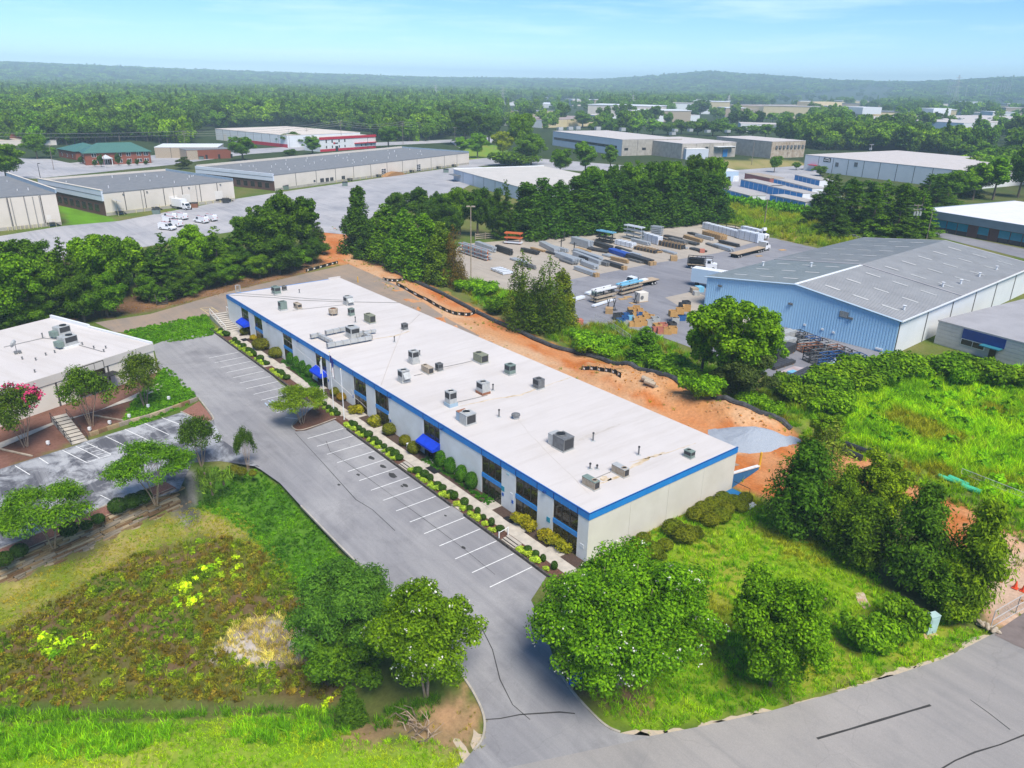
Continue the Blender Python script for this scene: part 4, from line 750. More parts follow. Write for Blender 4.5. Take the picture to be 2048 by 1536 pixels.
for x in (.26, .5, .68): a.rect('downpipe', 'front', a.W*x, a.W*x+.18, .2, a.H-.4, M_pipe, .14)
for x in (.06, .32, .9): stairs_(a, a.W*x)
for x in (.13, .30, .62, .88): a.rect('wall_lamp', 'front', a.W*x, a.W*x+.5, a.H-1.1, a.H-.8, M_dgrey, .3)
a.rect('wall_base', 'front', .1, a.W-.1, -.2, .95, M_cw, .05); a.rect('kerb_angle', 'front', .1, a.W-.1, .96, 1.1, M_ypost, .07); rvent(a, 14, 3)
for i in range(12): x = a.W*(.2+.06*i); a.rect('bumper_post', 'front', x, x+.22, 0, 1.0, M_ypost, .3, None, .3) if i not in (4, 5) else None
# B: warehouse at the left edge
b_ = BD('warehouse', 'white warehouse with blue parapet cut off by left picture edge', (-130, 404), (111, 386), (-330, 372), (125, 450), 'warehouse', side='B'); b_.shell(M_w1, None, M_lav, M_gr, 7); b_.D
b_.box('end_parapet', b_.W-.1, b_.W+.35, -.1, b_.D, b_.H+.003, b_.H+1.1, M_par); b_.box('end_parapet_cap', b_.W-.15, b_.W+.45, -.12, b_.D, b_.H+1.104, b_.H+1.25, M_w1)
for u in (12, 20, 48, 65, 78): x, _ = b_.pix(u, 400); b_.rect('downpipe', 'front', x, x+.2, .3, b_.H-.5, M_pipe, .15)
x, _ = b_.pix(92, 440); stairs_(b_, x); b_.rect('door', 'front', x+.3, x+1.5, 1.2, 3.4, M_door, .05); b_.rect('wall_base', 'front', .1, b_.W-.1, -.2, 1.0, M_cw, .05)
for i in range(9): x, _ = b_.pix(12+i*8.5, 448); b_.rect('bumper_post', 'front', x, x+.22, 0, 1.1, M_ypost, .3, None, .4)
rvent(b_, 8, 5)
# C: longest warehouse
c = BD('warehouse', 'longest white warehouse with slate grey roof and many wall panels', (547, 350), (938, 305), (425, 331), (549, 382), 'warehouse'); c.shell(M_w1, M_lav, M_w1, M_gr, 12)
c.box('front_parapet', -.5, .1, -.02, c.D, c.H-2.4, c.H+.5, M_lav); c.box('fascia_rail', -.56, -.505, 0, c.D, c.H-.9, c.H-.75, M_dgrey); c.box('brick_wall', -.1, -.005, 0, c.D, -.2, c.H-2.42, M_bbrick); c.box('end_parapet', c.W-.3, c.W+.05, .1, c.D, c.H+.003, c.H+.7, M_par); c.box('back_parapet', .3, c.W-.35, c.D-.4, c.D, c.H+.003, c.H+.9, M_w1)
for i in range(10): y = 3+i*(c.D-5)/10; w = c.rect('window', 'left', y, y+2.4, .9, 3.0, M_frame, .06, None, .1); [c.rect('pane', 'left', y+.1+k*.75, y+.8+k*.75, 1.0, 2.9, M_dw, .02, w, .16) for k in range(3)]
for u0, v0, u1, v1 in ((640, 357, 648, 364), (651, 356, 658, 363), (660, 355, 667, 361), (683, 352, 690, 358), (627, 360, 631, 364)): s0, z1 = c.pix(u0, v0); s1, z0 = c.pix(u1, v1); c.win('front', s0, s1, min(z0, z1), max(z0, z1), M_dgrey, 2)
for u0, v0, u1, v1 in ((762.5, 338, 772, 350), (833, 329, 841, 342)):
    s0, z1 = c.pix(u0, v0); s1, z0 = c.pix(u1, v1); w = c.rect('glazed_door', 'front', s0, s1, z0, z1, M_white, .06)
    for k in range(4): [c.rect('pane', 'front', s0+.1+j*(s1-s0)/2, s0+(j+1)*(s1-s0)/2-.08, z0+k*(z1-z0)/4+.08, z0+(k+1)*(z1-z0)/4-.08, M_dw, .02, w, .06) for j in range(2)]
for x in (.3, .44, .62, .78, .88): stairs_(c, c.W*x)
for i in range(26):
    if i % 4: x = c.W*(.22+.028*i); c.rect('bumper_post', 'front', x, x+.25, 0, 1.1, M_ypost, .3, None, .3)
c.rect('wall_base', 'front', .1, c.W-.1, -.2, 1.0, M_cw, .05); rvent(c, 46, 7)
M_osheet = mat('weathered_plywood', (.38, .21, .09), .85, .2, (.28, .15, .06), 2, .5)
s0, _ = c.pix(758, 362); s1, _ = c.pix(800, 356); t = thing('ramp', 'brown timber loading ramp beside long white warehouse', 'ramp', c.o+c.ex*s0-c.ey*4, c.an); L = s1-s0; MB().side([(0, 0), (L, 0), (L*.82, 1.2), (L*.55, 1.9), (L*.3, 1.5)], 0, 3.2).build('deck', M_osheet, t); [MB().box(k*L/6, k*L/6+.12, -.12, -.02, 0, 1.3).build('post', M_osheet, t) for k in range(7)]
# D: pale flat block with the canopy, partly behind the conifers
d_ = BD('warehouse', 'pale grey flat roofed building half hidden behind the conifer screen', (907, 338), (1040, 374), (1092, 333), (907, 366), 'warehouse', H=5); d_.shell(M_w2, M_w2, M_w2, mat('beige_roof', (.52, .49, .46), .8, .2, (.46, .44, .41), .3, .5), 6); d_.box('roof_edge', -.1, .3, -.1, d_.D, d_.H+.003, d_.H+.35, M_w3); d_.box('canopy', 1, 9, -3, -.05, 2.8, 3.0, M_dgrey)
# brick office with green hip roof
e = BD('office_building', 'two storey red brick office with green metal hip roof', (167.6, 306), (299.7, 302), (151, 301), (172.7, 331), 'office building')
e.D = 15; e.shell(M_brick, M_brick, M_brick, M_green_m, 1, rh=.15); W_, D, H = e.W, e.D, e.H; o_ = .7; r_ = 4.2
for q in ([(-o_, -o_, H), (W_+o_, -o_, H), (W_-D/2, D/2, H+r_), (D/2, D/2, H+r_)], [(W_+o_, -o_, H), (W_+o_, D+o_, H), (W_-D/2, D/2, H+r_)], [(W_+o_, D+o_, H), (-o_, D+o_, H), (D/2, D/2, H+r_), (W_-D/2, D/2, H+r_)], [(-o_, D+o_, H), (-o_, -o_, H), (D/2, D/2, H+r_)]): n = len(q); MB().add([(x, y, z+.02) for x, y, z in q], [tuple(range(n))]).build('roof_slope', M_green_m, e.t)
e.box('gutter', -o_-.1, W_+o_+.1, -o_-.15, -o_, H-.25, H+.02, M_green_m); e.box('gutter', -o_-.15, -o_, -o_, D+o_, H-.25, H+.02, M_green_m)
for fx in (.14, .52, .66, .82, .93): e.win('front', W_*fx-1.1, W_*fx+1.1, 3.9, 5.8); e.win('front', W_*fx-1.1, W_*fx+1.1, .8, 2.6)
for y in (3, 6, 10, 13): e.win('left', y-.7, y+.7, 3.9, 5.8); e.win('left', y-.7, y+.7, .8, 2.6)
pc = e.box('porch', W_*.31-2.6, W_*.31+2.6, -3, -.05, 3.0, 3.3, M_white); MB().add([(W_*.31-3, -3.2, 3.31), (W_*.31+3, -3.2, 3.31), (W_*.31, -3.2, 5.1), (W_*.31-3, -.1, 3.31), (W_*.31+3, -.1, 3.31), (W_*.31, -.1, 5.1)], [(0, 1, 2), (0, 2, 5, 3), (1, 4, 5, 2), (3, 5, 4)]).build('pediment', M_white, pc); [MB().tube([(W_*.31+k, -2.8, 0), (W_*.31+k, -2.8, 3)], .18, 8).build('column', M_white, pc) for k in (-2.3, 2.3)]
e.win('front', W_*.31-1.5, W_*.31+1.5, .1, 2.7, M_white, 3)
f = BD('office_wing', 'single storey brick wing with green roof behind the brick office', (115.5, 297), (150, 303), (160, 290), (122, 318), 'office building', H=4.5); f.shell(M_brick, roof=M_green_m); f.D = max(f.D, 14); W_, D, H = f.W, f.D, f.H; [MB().add(q, [tuple(range(len(q)))]).build('roof_slope', M_green_m, f.t) for q in ([(-.8, -.8, H), (W_+.8, -.8, H), (W_/2, D/2, H+3.6)], [(W_+.8, -.8, H), (W_+.8, D+.8, H), (W_/2, D/2, H+3.6)], [(W_+.8, D+.8, H), (-.8, D+.8, H), (W_/2, D/2, H+3.6)], [(-.8, D+.8, H), (-.8, -.8, H), (W_/2, D/2, H+3.6)])]; [f.win('front', W_*k-.6, W_*k+.6, .9, 2.8) for k in (.2, .5, .8)]
for i, (u, v, w, h, q) in enumerate(((162, 328, 3.4, 4, 'dark bushes at left corner of the brick office'), (190, 333, 3, 3.6, 'dark round bush left of the brick office porch'), (203, 334, 3.6, 6.5, 'tall dark bush left of the white porch'), (238, 331, 3.6, 6.5, 'tall dark bush right of the white porch'), (258, 332, 2.6, 3.5, 'small tree bush under the brick office windows'), (275, 331, 2.6, 3.5, 'bush near the right end of brick office'), (292, 330, 3, 2.5, 'low bush at the right corner of brick office'))): BUSHES = globals().setdefault('BUSHES', []); BUSHES.append((u, v, w, h, q))
t = thing('feather_banner', 'tall red feather banner beside the white porch', 'banner', G(211, 337)); MB().tube([(0, 0, 0), (0, 0, 6)], .04, 5).build('pole', M_white, t); MB().box(.04, 1.1, -.02, .02, 1.6, 5.9).build('cloth', M_redt, t)
# low white and brick block
g = BD('workshop', 'low tan workshop with white flat roof beside the brick office', (308, 294), (341, 294), (289.5, 285), (315, 313), 'workshop', H=6); g.D = 26; g.W = 34; g.shell(M_tan, M_lw, M_tan, M_white, 4)
g = BD('workshop', 'low red brick workshop with grey roof by the far road', (372, 300), (461, 297), (341, 291), (376, 320), 'workshop'); g.D = 24; g.shell(M_brick, M_tan, M_brick, M_gr, 1); [g.rect('doorway', 'front', x, x+1.2, 0, 2.4, M_dw, .05) for x in (4.5, 10, 17, 24)]; g.rect('loading_wall', 'front', .1, 6, 0, g.H-.4, M_tan, .06)
# red trimmed warehouse and office
h = BD('warehouse', 'large tan roofed warehouse with pale blue end wall, behind the far road', (430, 257), (640, 277), (392, 249), (431, 270), 'warehouse', H=8); h.D = 62; h.W = 92; h.shell(M_w3, M_lw, M_w3, M_tr, 9); h.rect('red_band', 'front', h.W*.35, h.W, 0, 2.2, M_redt, .05); [h.rect('dock_door', 'front', h.W*k, h.W*k+4, 0, 4.5, M_door, .04) for k in (.12, .3)]
k_ = BD('office_building', 'white two storey office with red roof band and red base', (638.7, 277), (751, 271), (600, 262), (648, 296), 'office building', H=8.2); k_.D = 16; k_.shell(M_white, M_w3, M_w3, M_tr, 1); k_.box('red_band', -.25, k_.W+.25, -.3, -.01, k_.H-.9, k_.H+.7, M_redt); k_.rect('red_base', 'front', 0, k_.W, 0, 1.5, M_redt, .04)
for x in (.1, .2, .32, .42): k_.rect('window', 'front', k_.W*x, k_.W*x+1.0, 5.2, 7.1, M_dw, .05); k_.rect('window', 'front', k_.W*x, k_.W*x+.9, 1.9, 3.4, M_dw, .05)
for x in (.72, .8, .9): k_.rect('window', 'front', k_.W*x, k_.W*x+.9, 1.9, 3.4, M_dw, .05)
k_.rect('red_canopy', 'front', k_.W*.6, k_.W, 3.7, 4.3, M_redt, 1.2); k_.rect('doorway', 'front', k_.W*.26, k_.W*.26+2.2, 0, 3, M_dw, .08); k_.rect('logo', 'front', k_.W*.23, k_.W*.23+1.6, 4.2, 5.4, M_redt, .06); k_.rect('logo_letters', 'front', k_.W*.255, k_.W*.31, 4.4, 5.1, M_dw, .06)
# left edge tan roofs
q_ = BD('warehouse', 'low tan roofed warehouse far at the left edge', (-40, 266), (48, 268), (-40, 258), (50, 280), 'warehouse', H=6, side='B'); q_.D = 60; q_.shell(M_brick, None, M_brick, M_tr); q_ = BD('warehouse', 'wide flat grey roofed building in front of the left wood', (-80, 282), (112, 280), (-80, 268), (110, 287), 'warehouse', H=3.2, side='B'); q_.D = 45; q_.shell(M_w1, None, M_w1, M_tr)
# concrete warehouse
w = BD('warehouse', 'big weathered concrete warehouse with white roof and pale blue end', (1245, 279), (1365, 277), (1081, 262), (1245, 312), 'warehouse'); w.D = max(w.D, 70); w.shell(M_cw, M_w2, M_cw, M_wr, 4); w.rect('window_strip', 'left', 6, w.D-2, w.H*.42, w.H*.58, M_dw, .06); [w.rect('dock_opening', 'front', w.W*x, w.W*x+3, 3.4, 5, M_dw, .06) for x in (.04, .33, .52, .8)]; rtu(w, [(1140, 260), (1155, 259), (1245, 262), (1195, 260), (1120, 261)], 4, 3, 2.4); rvent(w, 6, 8); HW = w.H
w2 = BD('warehouse', 'lower concrete warehouse bay with blue door and small white annex', (1365, 287), (1473, 284), (1300, 266), (1366, 318), 'warehouse'); w2.D = 55; w2.shell(M_cw, M_cw, M_cw, M_wr, 4); [w2.rect('dock_opening', 'front', w2.W*x, w2.W*x+2.6, w2.H*.62, w2.H*.74, M_dw, .06) for x in (.03, .42, .93)]; w2.rect('blue_door', 'front', w2.W*.76, w2.W*.76+4, .4, 5, M_dblue, .3); w2.rect('door_canopy', 'front', w2.W*.58, w2.W*.92, w2.H*.72, w2.H*.76, M_white, 3.5)
ax = BD('annex', 'small white annex with pale roof against the concrete warehouse', (1373, 298), (1418, 298), (1366, 293), (1376, 319), 'annex'); ax.D = 8; ax.shell(M_w2, M_w2, M_w3, M_white)
w3 = BD('warehouse', 'tall stained concrete block with a row of eight dark wall fans', (1545, 283), (1612, 281), (1473, 276), (1546, 317), 'warehouse'); w3.D = max(w3.D, 50); w3.shell(mat('stained_concrete', (.5, .44, .36), .9, .2, (.28, .2, .13), .4, .5, detail=9), M_cw, M_cw, M_wr, 2); rvent(w3, 5, 9)
for i in range(8): s_, _ = w3.pix(1551+i*7.4, 295); w3.rect('wall_fan', 'front', s_, s_+1.9, w3.H*.58, w3.H*.58+1.8, M_dgrey, .7)
rtu(w2, [(1350, 263), (1345, 270), (1380, 263), (1415, 265), (1455, 265)], 4, 3, 2)
# white warehouse with the logo panel
v_ = BD('warehouse', 'white panelled warehouse with black logo panel and pale roof', (1611, 309), (1945, 343), (1740, 296), (1606, 340), 'warehouse'); v_.shell(M_w3, M_w3, M_w3, M_wr, 10); v_.D
s0, z1 = v_.pix(1648, 315); s1, z0 = v_.pix(1661, 325); lg = v_.rect('logo_panel', 'front', s0, s1, z0, z1, M_black, .06); hh = z1-z0; cx = (s0+s1)/2
MB().tube([(cx+(s1-s0)*.36*cos(t_), -.09, z0+hh*.5+hh*.30*sin(t_)) for t_ in [k*pi/8 for k in range(-1, 12)]], .16, 5).build('logo_arc', M_white, lg); MB().tube([(s0+.5, -.09, z0+hh*.3), (cx, -.09, z0+hh*.42), (s1-.6, -.09, z0+hh*.22)], .2, 5).build('logo_arc', M_white, lg)
for u in (1670, 1708): s_, z_ = v_.pix(u, 333); v_.rect('wall_louvre', 'front', s_, s_+2, z_, z_+2.2, M_dgrey, .1)
v_.rect('door_canopy', 'front', 4, 9, 3.2, 3.5, M_redt, 2)
# big white plant at far right
x_ = BD('factory', 'huge white factory with two white roof blocks at far right', (1928, 246), (2200, 240), (1713, 233), (1960, 272), 'factory', H=12); x_.shell(M_w3, M_lw, M_w3, M_wr, 5); rtu(x_, [(1780, 236), (1815, 234), (1850, 238), (1885, 239), (1920, 240), (1955, 240), (1980, 238), (2020, 241)], 5, 4, 1.6)  # white building; shade of its left wall is put into the blue colour
for u0, u1, vv in ((1711, 1756, 228), (1851, 1896, 230)): g0 = G(u0, vv, 12)-x_.o; g1 = G(u1, vv, 12)-x_.o; xx = sorted((g0.dot(x_.ex), g1.dot(x_.ex))); y = g0.dot(x_.ey); MB().box(xx[0], max(xx[1], xx[0]+22), y-10, y+12, 12.01, 21).build('roof_block', M_w3, x_.t)
y_ = BD('factory', 'long yellow tan factory before the far hills', (1562, 214), (1700, 214), (1540, 205), (1562, 222), 'factory', H=12); y_.W = 260; y_.D = 150; y_.shell(M_yel, M_yel, M_yel, mat('brown_roof', (.28, .2, .17), .8, .2, (.4, .36, .33), .05, .5), 6); MB().box(150, 240, 40, 80, 12.01, 20).build('roof_block', M_yel, y_.t); MB().box(60, 66, -8, -1, 0, 14).build('stair_tower', M_white, y_.t)
def simple(nm, lab, A, B, vb, D, mf, ml, roof, H=8, n=3): q = BD(nm, lab, A, B, (A[0]-20, A[1]-6), (A[0], vb), 'building' if nm != 'warehouse' else 'warehouse', H=H); q.D = D; q.shell(mf, ml, mf, roof, n); return q
simple('store_building', 'white low store with dark arches and trees in front', (1482, 247), (1592, 250), 260, 40, M_white, M_lw, M_wr, 8); simple('warehouse', 'flat white building with many roof fans behind concrete warehouse', (1218, 232), (1400, 230), 243, 60, M_w3, M_lw, M_wr, 8)
simple('warehouse', 'long beige building behind trees in the middle distance', (1085, 240), (1225, 236), 256, 70, M_yel, M_w3, mat('mauve_roof', (.36, .29, .28), .8, .2), 8); simple('warehouse', 'tan block with dark roof left of the dark pines', (1075, 223), (1112, 221), 232, 40, M_yel, M_yel, M_gr, 9); simple('warehouse', 'white roofed shed behind the pylons at centre', (1012, 205), (1085, 205), 214, 60, M_w3, M_w3, M_wr, 7)
simple('warehouse', 'white shed between two round trees at centre', (1095, 208), (1135, 206), 214, 50, M_w3, M_w3, M_white, 8); simple('warehouse', 'white building at the edge of the dark pine wood', (1340, 212), (1388, 208), 222, 50, M_w3, M_w3, M_white, 9); simple('store_building', 'low tan and green store beyond the big oak', (1430, 214), (1480, 213), 222, 40, M_yel, M_par, M_wr, 8); simple('store_building', 'low store with blue end in the far business park', (1485, 220), (1545, 216), 227, 40, M_tan, M_lw, M_tan, 7)
simple('store_building', 'grey flat building in front of yellow factory', (1575, 224), (1640, 225), 232, 40, M_cw, M_cw, M_wr, 7); simple('warehouse', 'white flat building by the far netting poles', (1885, 222), (1978, 226), 236, 40, M_w1, M_w1, M_wr, 7); simple('apartment_building', 'pale apartment block standing beneath the netting poles', (1910, 200), (1990, 199), 206, 60, M_w3, M_lw, M_wr, 16); simple('warehouse', 'long white roof strip low in the far left woods', (700, 158), (752, 158), 161, 120, M_w3, M_w3, M_white, 10); simple('warehouse', 'pale flat building in a clearing of the middle woods', (590, 205), (688, 205), 208, 60, M_tan, M_tan, M_wr, 5); simple('warehouse', 'small white shed in the woods near the pylon', (752, 184), (785, 182), 188, 60, M_w3, M_w3, M_white, 8)
for i, (u, v, w_) in enumerate(((10, 158, 30), (38, 160, 26), (62, 163, 24), (86, 166, 28), (112, 170, 22), (140, 172, 14), (168, 172, 12), (28, 154, 20), (76, 157, 22), (100, 160, 20))):
    p = GH(u, v+6); k = depth(p)/FPX; t = thing('house', 'pale house on the wooded hill, %s' % ('at the left picture edge', 'second from the left edge', 'third from the left edge', 'in the middle of the row', 'fifth along, lower down', 'narrow one, sixth', 'last one among the trees', 'back row left', 'back row middle', 'back row right')[i], 'house', p, YAW, 'houses on the far left hill'); L = w_*k; MB().box(-L/2, L/2, 0, 12, -4, 8).build('wall', M_w3, t); MB().add([(-L/2-.5, -.5, 8), (L/2+.5, -.5, 8), (L/2+.5, 12.5, 8), (-L/2-.5, 12.5, 8), (-L/2-.5, 6, 13), (L/2+.5, 6, 13)], [(0, 1, 5, 4), (2, 3, 4, 5), (0, 4, 3), (1, 2, 5)]).build('roof', mat('house_roof', (.42, .4, .4), .8, .2), t)
    for j in range(3): MB().box(-L/2+L*(j+.3)/3, -L/2+L*(j+.65)/3, -.06, -.01, 2, 5).build('window', M_dw, t)
# grey blue office at right
o_ = BD('office_building', 'grey blue flat roofed office with turquoise windows at right', (1842, 418), (2030, 448), (1960, 392), (1850, 460), 'office building', H=6.2); o_.W = 62; o_.D = max(o_.D, 34); o_.shell(M_bbrick, M_bbrick, M_bbrick, mat('pale_lilac_roof', (.66, .66, .7), .8, .2, (.6, .6, .65), .3, .5), 1); M_teal2 = mat('turquoise_glass', (.02, .24, .32), .12, .6, (.015, .18, .25), 1, .4); Msl = mat('slate_fascia', (.16, .22, .25), .8, .2, (.13, .18, .21), .5, .4)
o_.box('fascia', -.5, o_.W+.5, -.6, -.01, o_.H-2.3, o_.H+.1, Msl); o_.box('fascia', -.6, -.01, 0, o_.D, o_.H-2.3, o_.H+.1, Msl)
for x in (3, 6.6, 10.2, 13.8, 20.5, 27, 30.6, 34.2): o_.rect('window', 'front', x, x+3.3, 1.4, 3.7, M_teal2, .06); o_.rect('window_sill', 'front', x, x+3.3, 0, 1.35, M_dw, .06)
# blue metal warehouse: gable wall, long ribbed roof in two heights
M_bm = mat('blue_ribbed_metal', (.40, .64, .84), .6, .4, (.36, .6, .81), .5, .35); M_rr = mat('grey_ribbed_roof', (.40, .39, .40), .6, .4, (.33, .32, .33), .25, .5, wave=('Y', 2.2, .6)); M_rr2 = mat('grey_green_ribbed_roof', (.32, .36, .37), .6, .4, (.27, .31, .32), .25, .5, wave=('Y', 2.2, .6)); M_sky = mat('skylight_panel', (.52, .52, .51), .6, .3)
Hb = 6.3; PA, PB = G(1415, 553, Hb), G(1800, 641, Hb); d = PB-PA; Wb = hypot(d.x, d.y); ab = atan2(d.y, d.x); far_ = G(2130, 495, Hb); exb = Vector((cos(ab), sin(ab), 0)); eyb = Vector((-exb.y, exb.x, 0)); Db = 70
bw = thing('metal_warehouse', 'large blue ribbed metal warehouse with grey gabled roof', 'warehouse', (PA.x, PA.y, 0), ab)
rise = 2.4; f = MB(); ns = 150
for i in range(ns):
    x0, x1 = Wb*i/ns, Wb*(i+1)/ns; xm = (x0+x1)/2; zz = lambda x: Hb+rise*(1-abs(x/Wb*2-1))-.12
    if i % 2: f.add([(x0, -.06, 0), (x1, -.06, 0), (x1, -.06, zz(x1)), (x0, -.06, zz(x0)), (x0, .1, 0), (x1, .1, 0), (x1, .1, zz(x1)), (x0, .1, zz(x0))], [(0, 1, 2, 3), (0, 3, 7, 4), (1, 5, 6, 2)])
    else: f.add([(x0, 0, 0), (x1, 0, 0), (x1, 0, zz(x1)), (x0, 0, zz(x0))], [(0, 1, 2, 3)])
o = f.build('ribbed_wall', M_bm, bw); MB().box(.1, Wb-.1, .12, .3, 0, Hb-.2).build('wall', M_bm, bw)
for k in range(6): MB().box(Wb-.22, Wb, .31+k*Db/6, (k+1)*Db/6+.26, 0, Hb-.2).build('wall_panel', M_w3, bw); MB().box(Wb+.004, Wb+.12, k*Db/6+.2, k*Db/6+.4, 0, Hb-.2).build('downpipe', M_dgrey, bw); MB().box(0, .22, .31+k*Db/6, (k+1)*Db/6+.26, 0, Hb-.2).build('wall_panel', M_bm, bw)
MB().box(.3, Wb-.3, Db-.3, Db, 0, Hb).build('wall_panel', M_bm, bw)
def slope(x0, z0, x1, z1, y0, y1, m, nm='roof_slope'): MB().add([(x0, y0, z0), (x1, y0, z1), (x1, y1, z1), (x0, y1, z0), (x0, y0, z0-.18), (x1, y0, z1-.18), (x1, y1, z1-.18), (x0, y1, z0-.18)], [(0, 1, 2, 3), (7, 6, 5, 4), (0, 4, 5, 1), (1, 5, 6, 2), (2, 6, 7, 3), (3, 7, 4, 0)]).build(nm, m, bw)
ys = 26; slope(-.4, Hb, Wb/2, Hb+rise, -.3, ys, M_rr2); slope(Wb/2+.005, Hb+rise, Wb+.4, Hb, -.3, ys, M_rr); slope(-.4, Hb+.22, Wb/2, Hb+rise+.22, ys+.01, Db, M_rr); slope(Wb/2+.005, Hb+rise+.22, Wb+.4, Hb+.22, ys+.01, Db, M_rr)
MB().box(Wb/2-.3, Wb/2+.3, -.32, ys, Hb+rise+.0, Hb+rise+.1).build('ridge_cap', M_w3, bw); MB().tube([(-.5, -.35, Hb-.05), (Wb/2, -.35, Hb+rise-.05), (Wb+.5, -.35, Hb-.05)], .14, 4).build('gable_trim', M_lw, bw); MB().box(Wb+.4, Wb+.6, -.3, Db, Hb-.2, Hb+.05).build('gutter', M_w3, bw)
rb = MB()
for k in range(int((Db+.3)/.75)):
    y = -.25+k*.75; lf = .22 if y > ys else 0
    for sg in (-1, 1):
        xe, xr = Wb/2+sg*(Wb/2+.4), Wb/2; rb.add([(xe, y, Hb+lf+.005), (xr, y, Hb+rise+lf+.005), (xr, y+.1, Hb+rise+lf+.005), (xe, y+.1, Hb+lf+.005), (xe, y, Hb+lf+.075), (xr, y, Hb+rise+lf+.075), (xr, y+.1, Hb+rise+lf+.075), (xe, y+.1, Hb+lf+.075)], [(4, 5, 6, 7), (0, 1, 5, 4), (2, 3, 7, 6)])
rb.build('roof_rib', M_rr2, bw)['kind'] = 'stuff'
for r_ in range(8):
    y = 4.5+r_*8.3
    for fx in (.12, .27, .40, .62, .76, .9):
        x = Wb*fx; lift = .22 if y > ys else 0
        if y+4 > ys > y: continue
        z = Hb+lift+rise*(1-abs(fx*2-1))+.09; sl_ = rise/(Wb/2)*(1 if fx < .5 else -1); dx = 1.5; MB().add([(x-dx, y, z-dx*sl_), (x+dx, y, z+dx*sl_), (x+dx, y+.7, z+dx*sl_), (x-dx, y+.7, z-dx*sl_)], [(0, 1, 2, 3)]).build('skylight', M_sky, bw)
for fx, y in ((.06, 17), (.95, 6), (.9, 28), (.93, 34), (.93, 44), (.93, 54), (.3, 20)): MB().tube([(0, 0, 0), (0, 0, .8), (0, 0, .95)], [.18, .18, .35], 8).build('roof_vent', M_w3, bw, (Wb*fx, y, Hb+rise*(1-abs(fx*2-1))+(.22 if y > ys else 0)))
for u, v in ((1582, 609), (1702, 638), (1441, 573)):
    q = ray(u, v); k = (PA-CV).dot(eyb)/q.dot(eyb); g = CV+q*k-PA; MB().cbox((0, 0, 0), (.8, .35, .35)).build('wall_lamp', M_dgrey, bw, (g.dot(exb), -.25, g.z+Hb))
def onb(u, v): q = ray(u, v); k = (PA-CV).dot(eyb)/q.dot(eyb); g = CV+q*k-PA; return g.dot(exb), g.z+Hb
x0, z1 = onb(1681, 621); x1, z0 = onb(1696, 637); lv = MB().box(x0, x1, -.2, -.07, z0, z1).build('louvre', M_dgrey, bw); [MB().box(x0+.1, x1-.1, -.24, -.205, z0+.15+k*(z1-z0)/6, z0+.25+k*(z1-z0)/6).build('slat', M_alu, lv) for k in range(6)]
x0, z1 = onb(1752, 694); x1, z0 = onb(1764, 706); MB().box(x0, x1, -.22, -.07, max(z0, .4), z1).build('white_panel', M_white, bw)
for u, v in ((1610, 651), (1645, 660), (1667, 666)): x0, z0 = onb(u, v); MB().cbox((0, 0, 0), (.45, .16, .35)).build('vent_cover', M_white, bw, (x0, -.16, z0))
# grey block annex on its right side with blue panel and canopy
M_cmu = mat('grey_block', (.46, .46, .46), .9, .2, (.38, .38, .38), .8, .4); r0, r1 = G(1880, 652, 4.2), G(2070, 690, 4.2)
an_ = BD('block_annex', 'grey concrete block annex with dark blue panel right of blue warehouse', (1878, 640), (2075, 692), (1990, 585), (1885, 700), 'annex', H=4.4); an_.shell(M_cmu, M_cmu, M_cmu, M_rr, 1); 
for i in range(6): an_.box('block_course', .05, an_.W-.05, -.035, -.004, .15+i*.7, .12+(i+1)*.7-.06, M_cmu)
s0, z1 = an_.pix(1929, 654); s1, z0 = an_.pix(2011, 690); an_.rect('blue_panel', 'front', s0, s1, 2.4, 4.1, mat('navy_panel', (.012, .045, .22), .5, .4), .1, None, .04); wn = an_.rect('window', 'front', s0, s1-3, 1.2, 2.35, M_white, .06, None, .04); [an_.rect('pane', 'front', s0+.1+k*(s1-s0-3.2)/2, s0+(k+1)*(s1-s0-3.2)/2, 1.3, 2.25, M_dw, .03, wn, .1) for k in range(2)]; an_.rect('door', 'front', s1-2.2, s1-1.1, 0, 2.2, M_dw, .08, None, .04); an_.rect('canopy', 'front', s1-3.4, s1-.2, 2.3, 2.45, mat('teal_canopy', (.03, .19, .26), .6, .3), 1.5, None, .04)
# self storage rows with blue doors
for i, (A, B, vb, D, q) in enumerate((((1436, 374), (1500, 391), 391, 7, 'nearest the conifer screen'), ((1540, 389), (1612, 404), 407, 7, 'nearest the hedge'), ((1482, 358), (1545, 372), 369, 7, 'second row'), ((1536, 371), (1606, 386), 385, 7, 'in front of the hemlocks'), ((1548, 357), (1625, 376), 371, 7, 'third row by the hemlocks'), ((1590, 349), (1640, 360), 360, 7, 'farthest back by the white warehouse'))):
    g = BD('storage_row', 'row of self storage units with blue roller doors, '+q, A, B, (A[0]+20, A[1]-8), (A[0], vb), 'storage units', H=3.4, group='self storage rows'); g.D = D; g.shell(M_w3, M_w3, M_w3, mat('storage_roof', (.42, .4, .38), .8, .2), 1); n = max(3, int(g.W/3.6))
    for k in range(n): g.rect('roller_door', 'front', g.W*(k+.05)/n, g.W*(k+.95)/n, .05, 3.0, M_dblue, .05)
g = BD('storage_office', 'small blue grey office building at end of storage lot', (1449, 342), (1478, 342), (1428, 335), (1450, 362), 'office building', H=5); g.D = 16; g.shell(M_lw, M_w3, M_w3, M_white); g.rect('door', 'front', 2, 3.5, 0, 2.4, M_dw, .06); g.rect('door', 'front', 5, 8, 0, 2.8, M_white, .06)
g = BD('shipping_container', 'rust red container shed with tan roof in storage lot', (1490, 346), (1540, 356), (1500, 340), (1490, 356), 'container', H=3.2); g.D = 8; g.shell(mat('dull_red_metal', (.32, .12, .11), .7, .3), None, None, M_tan)
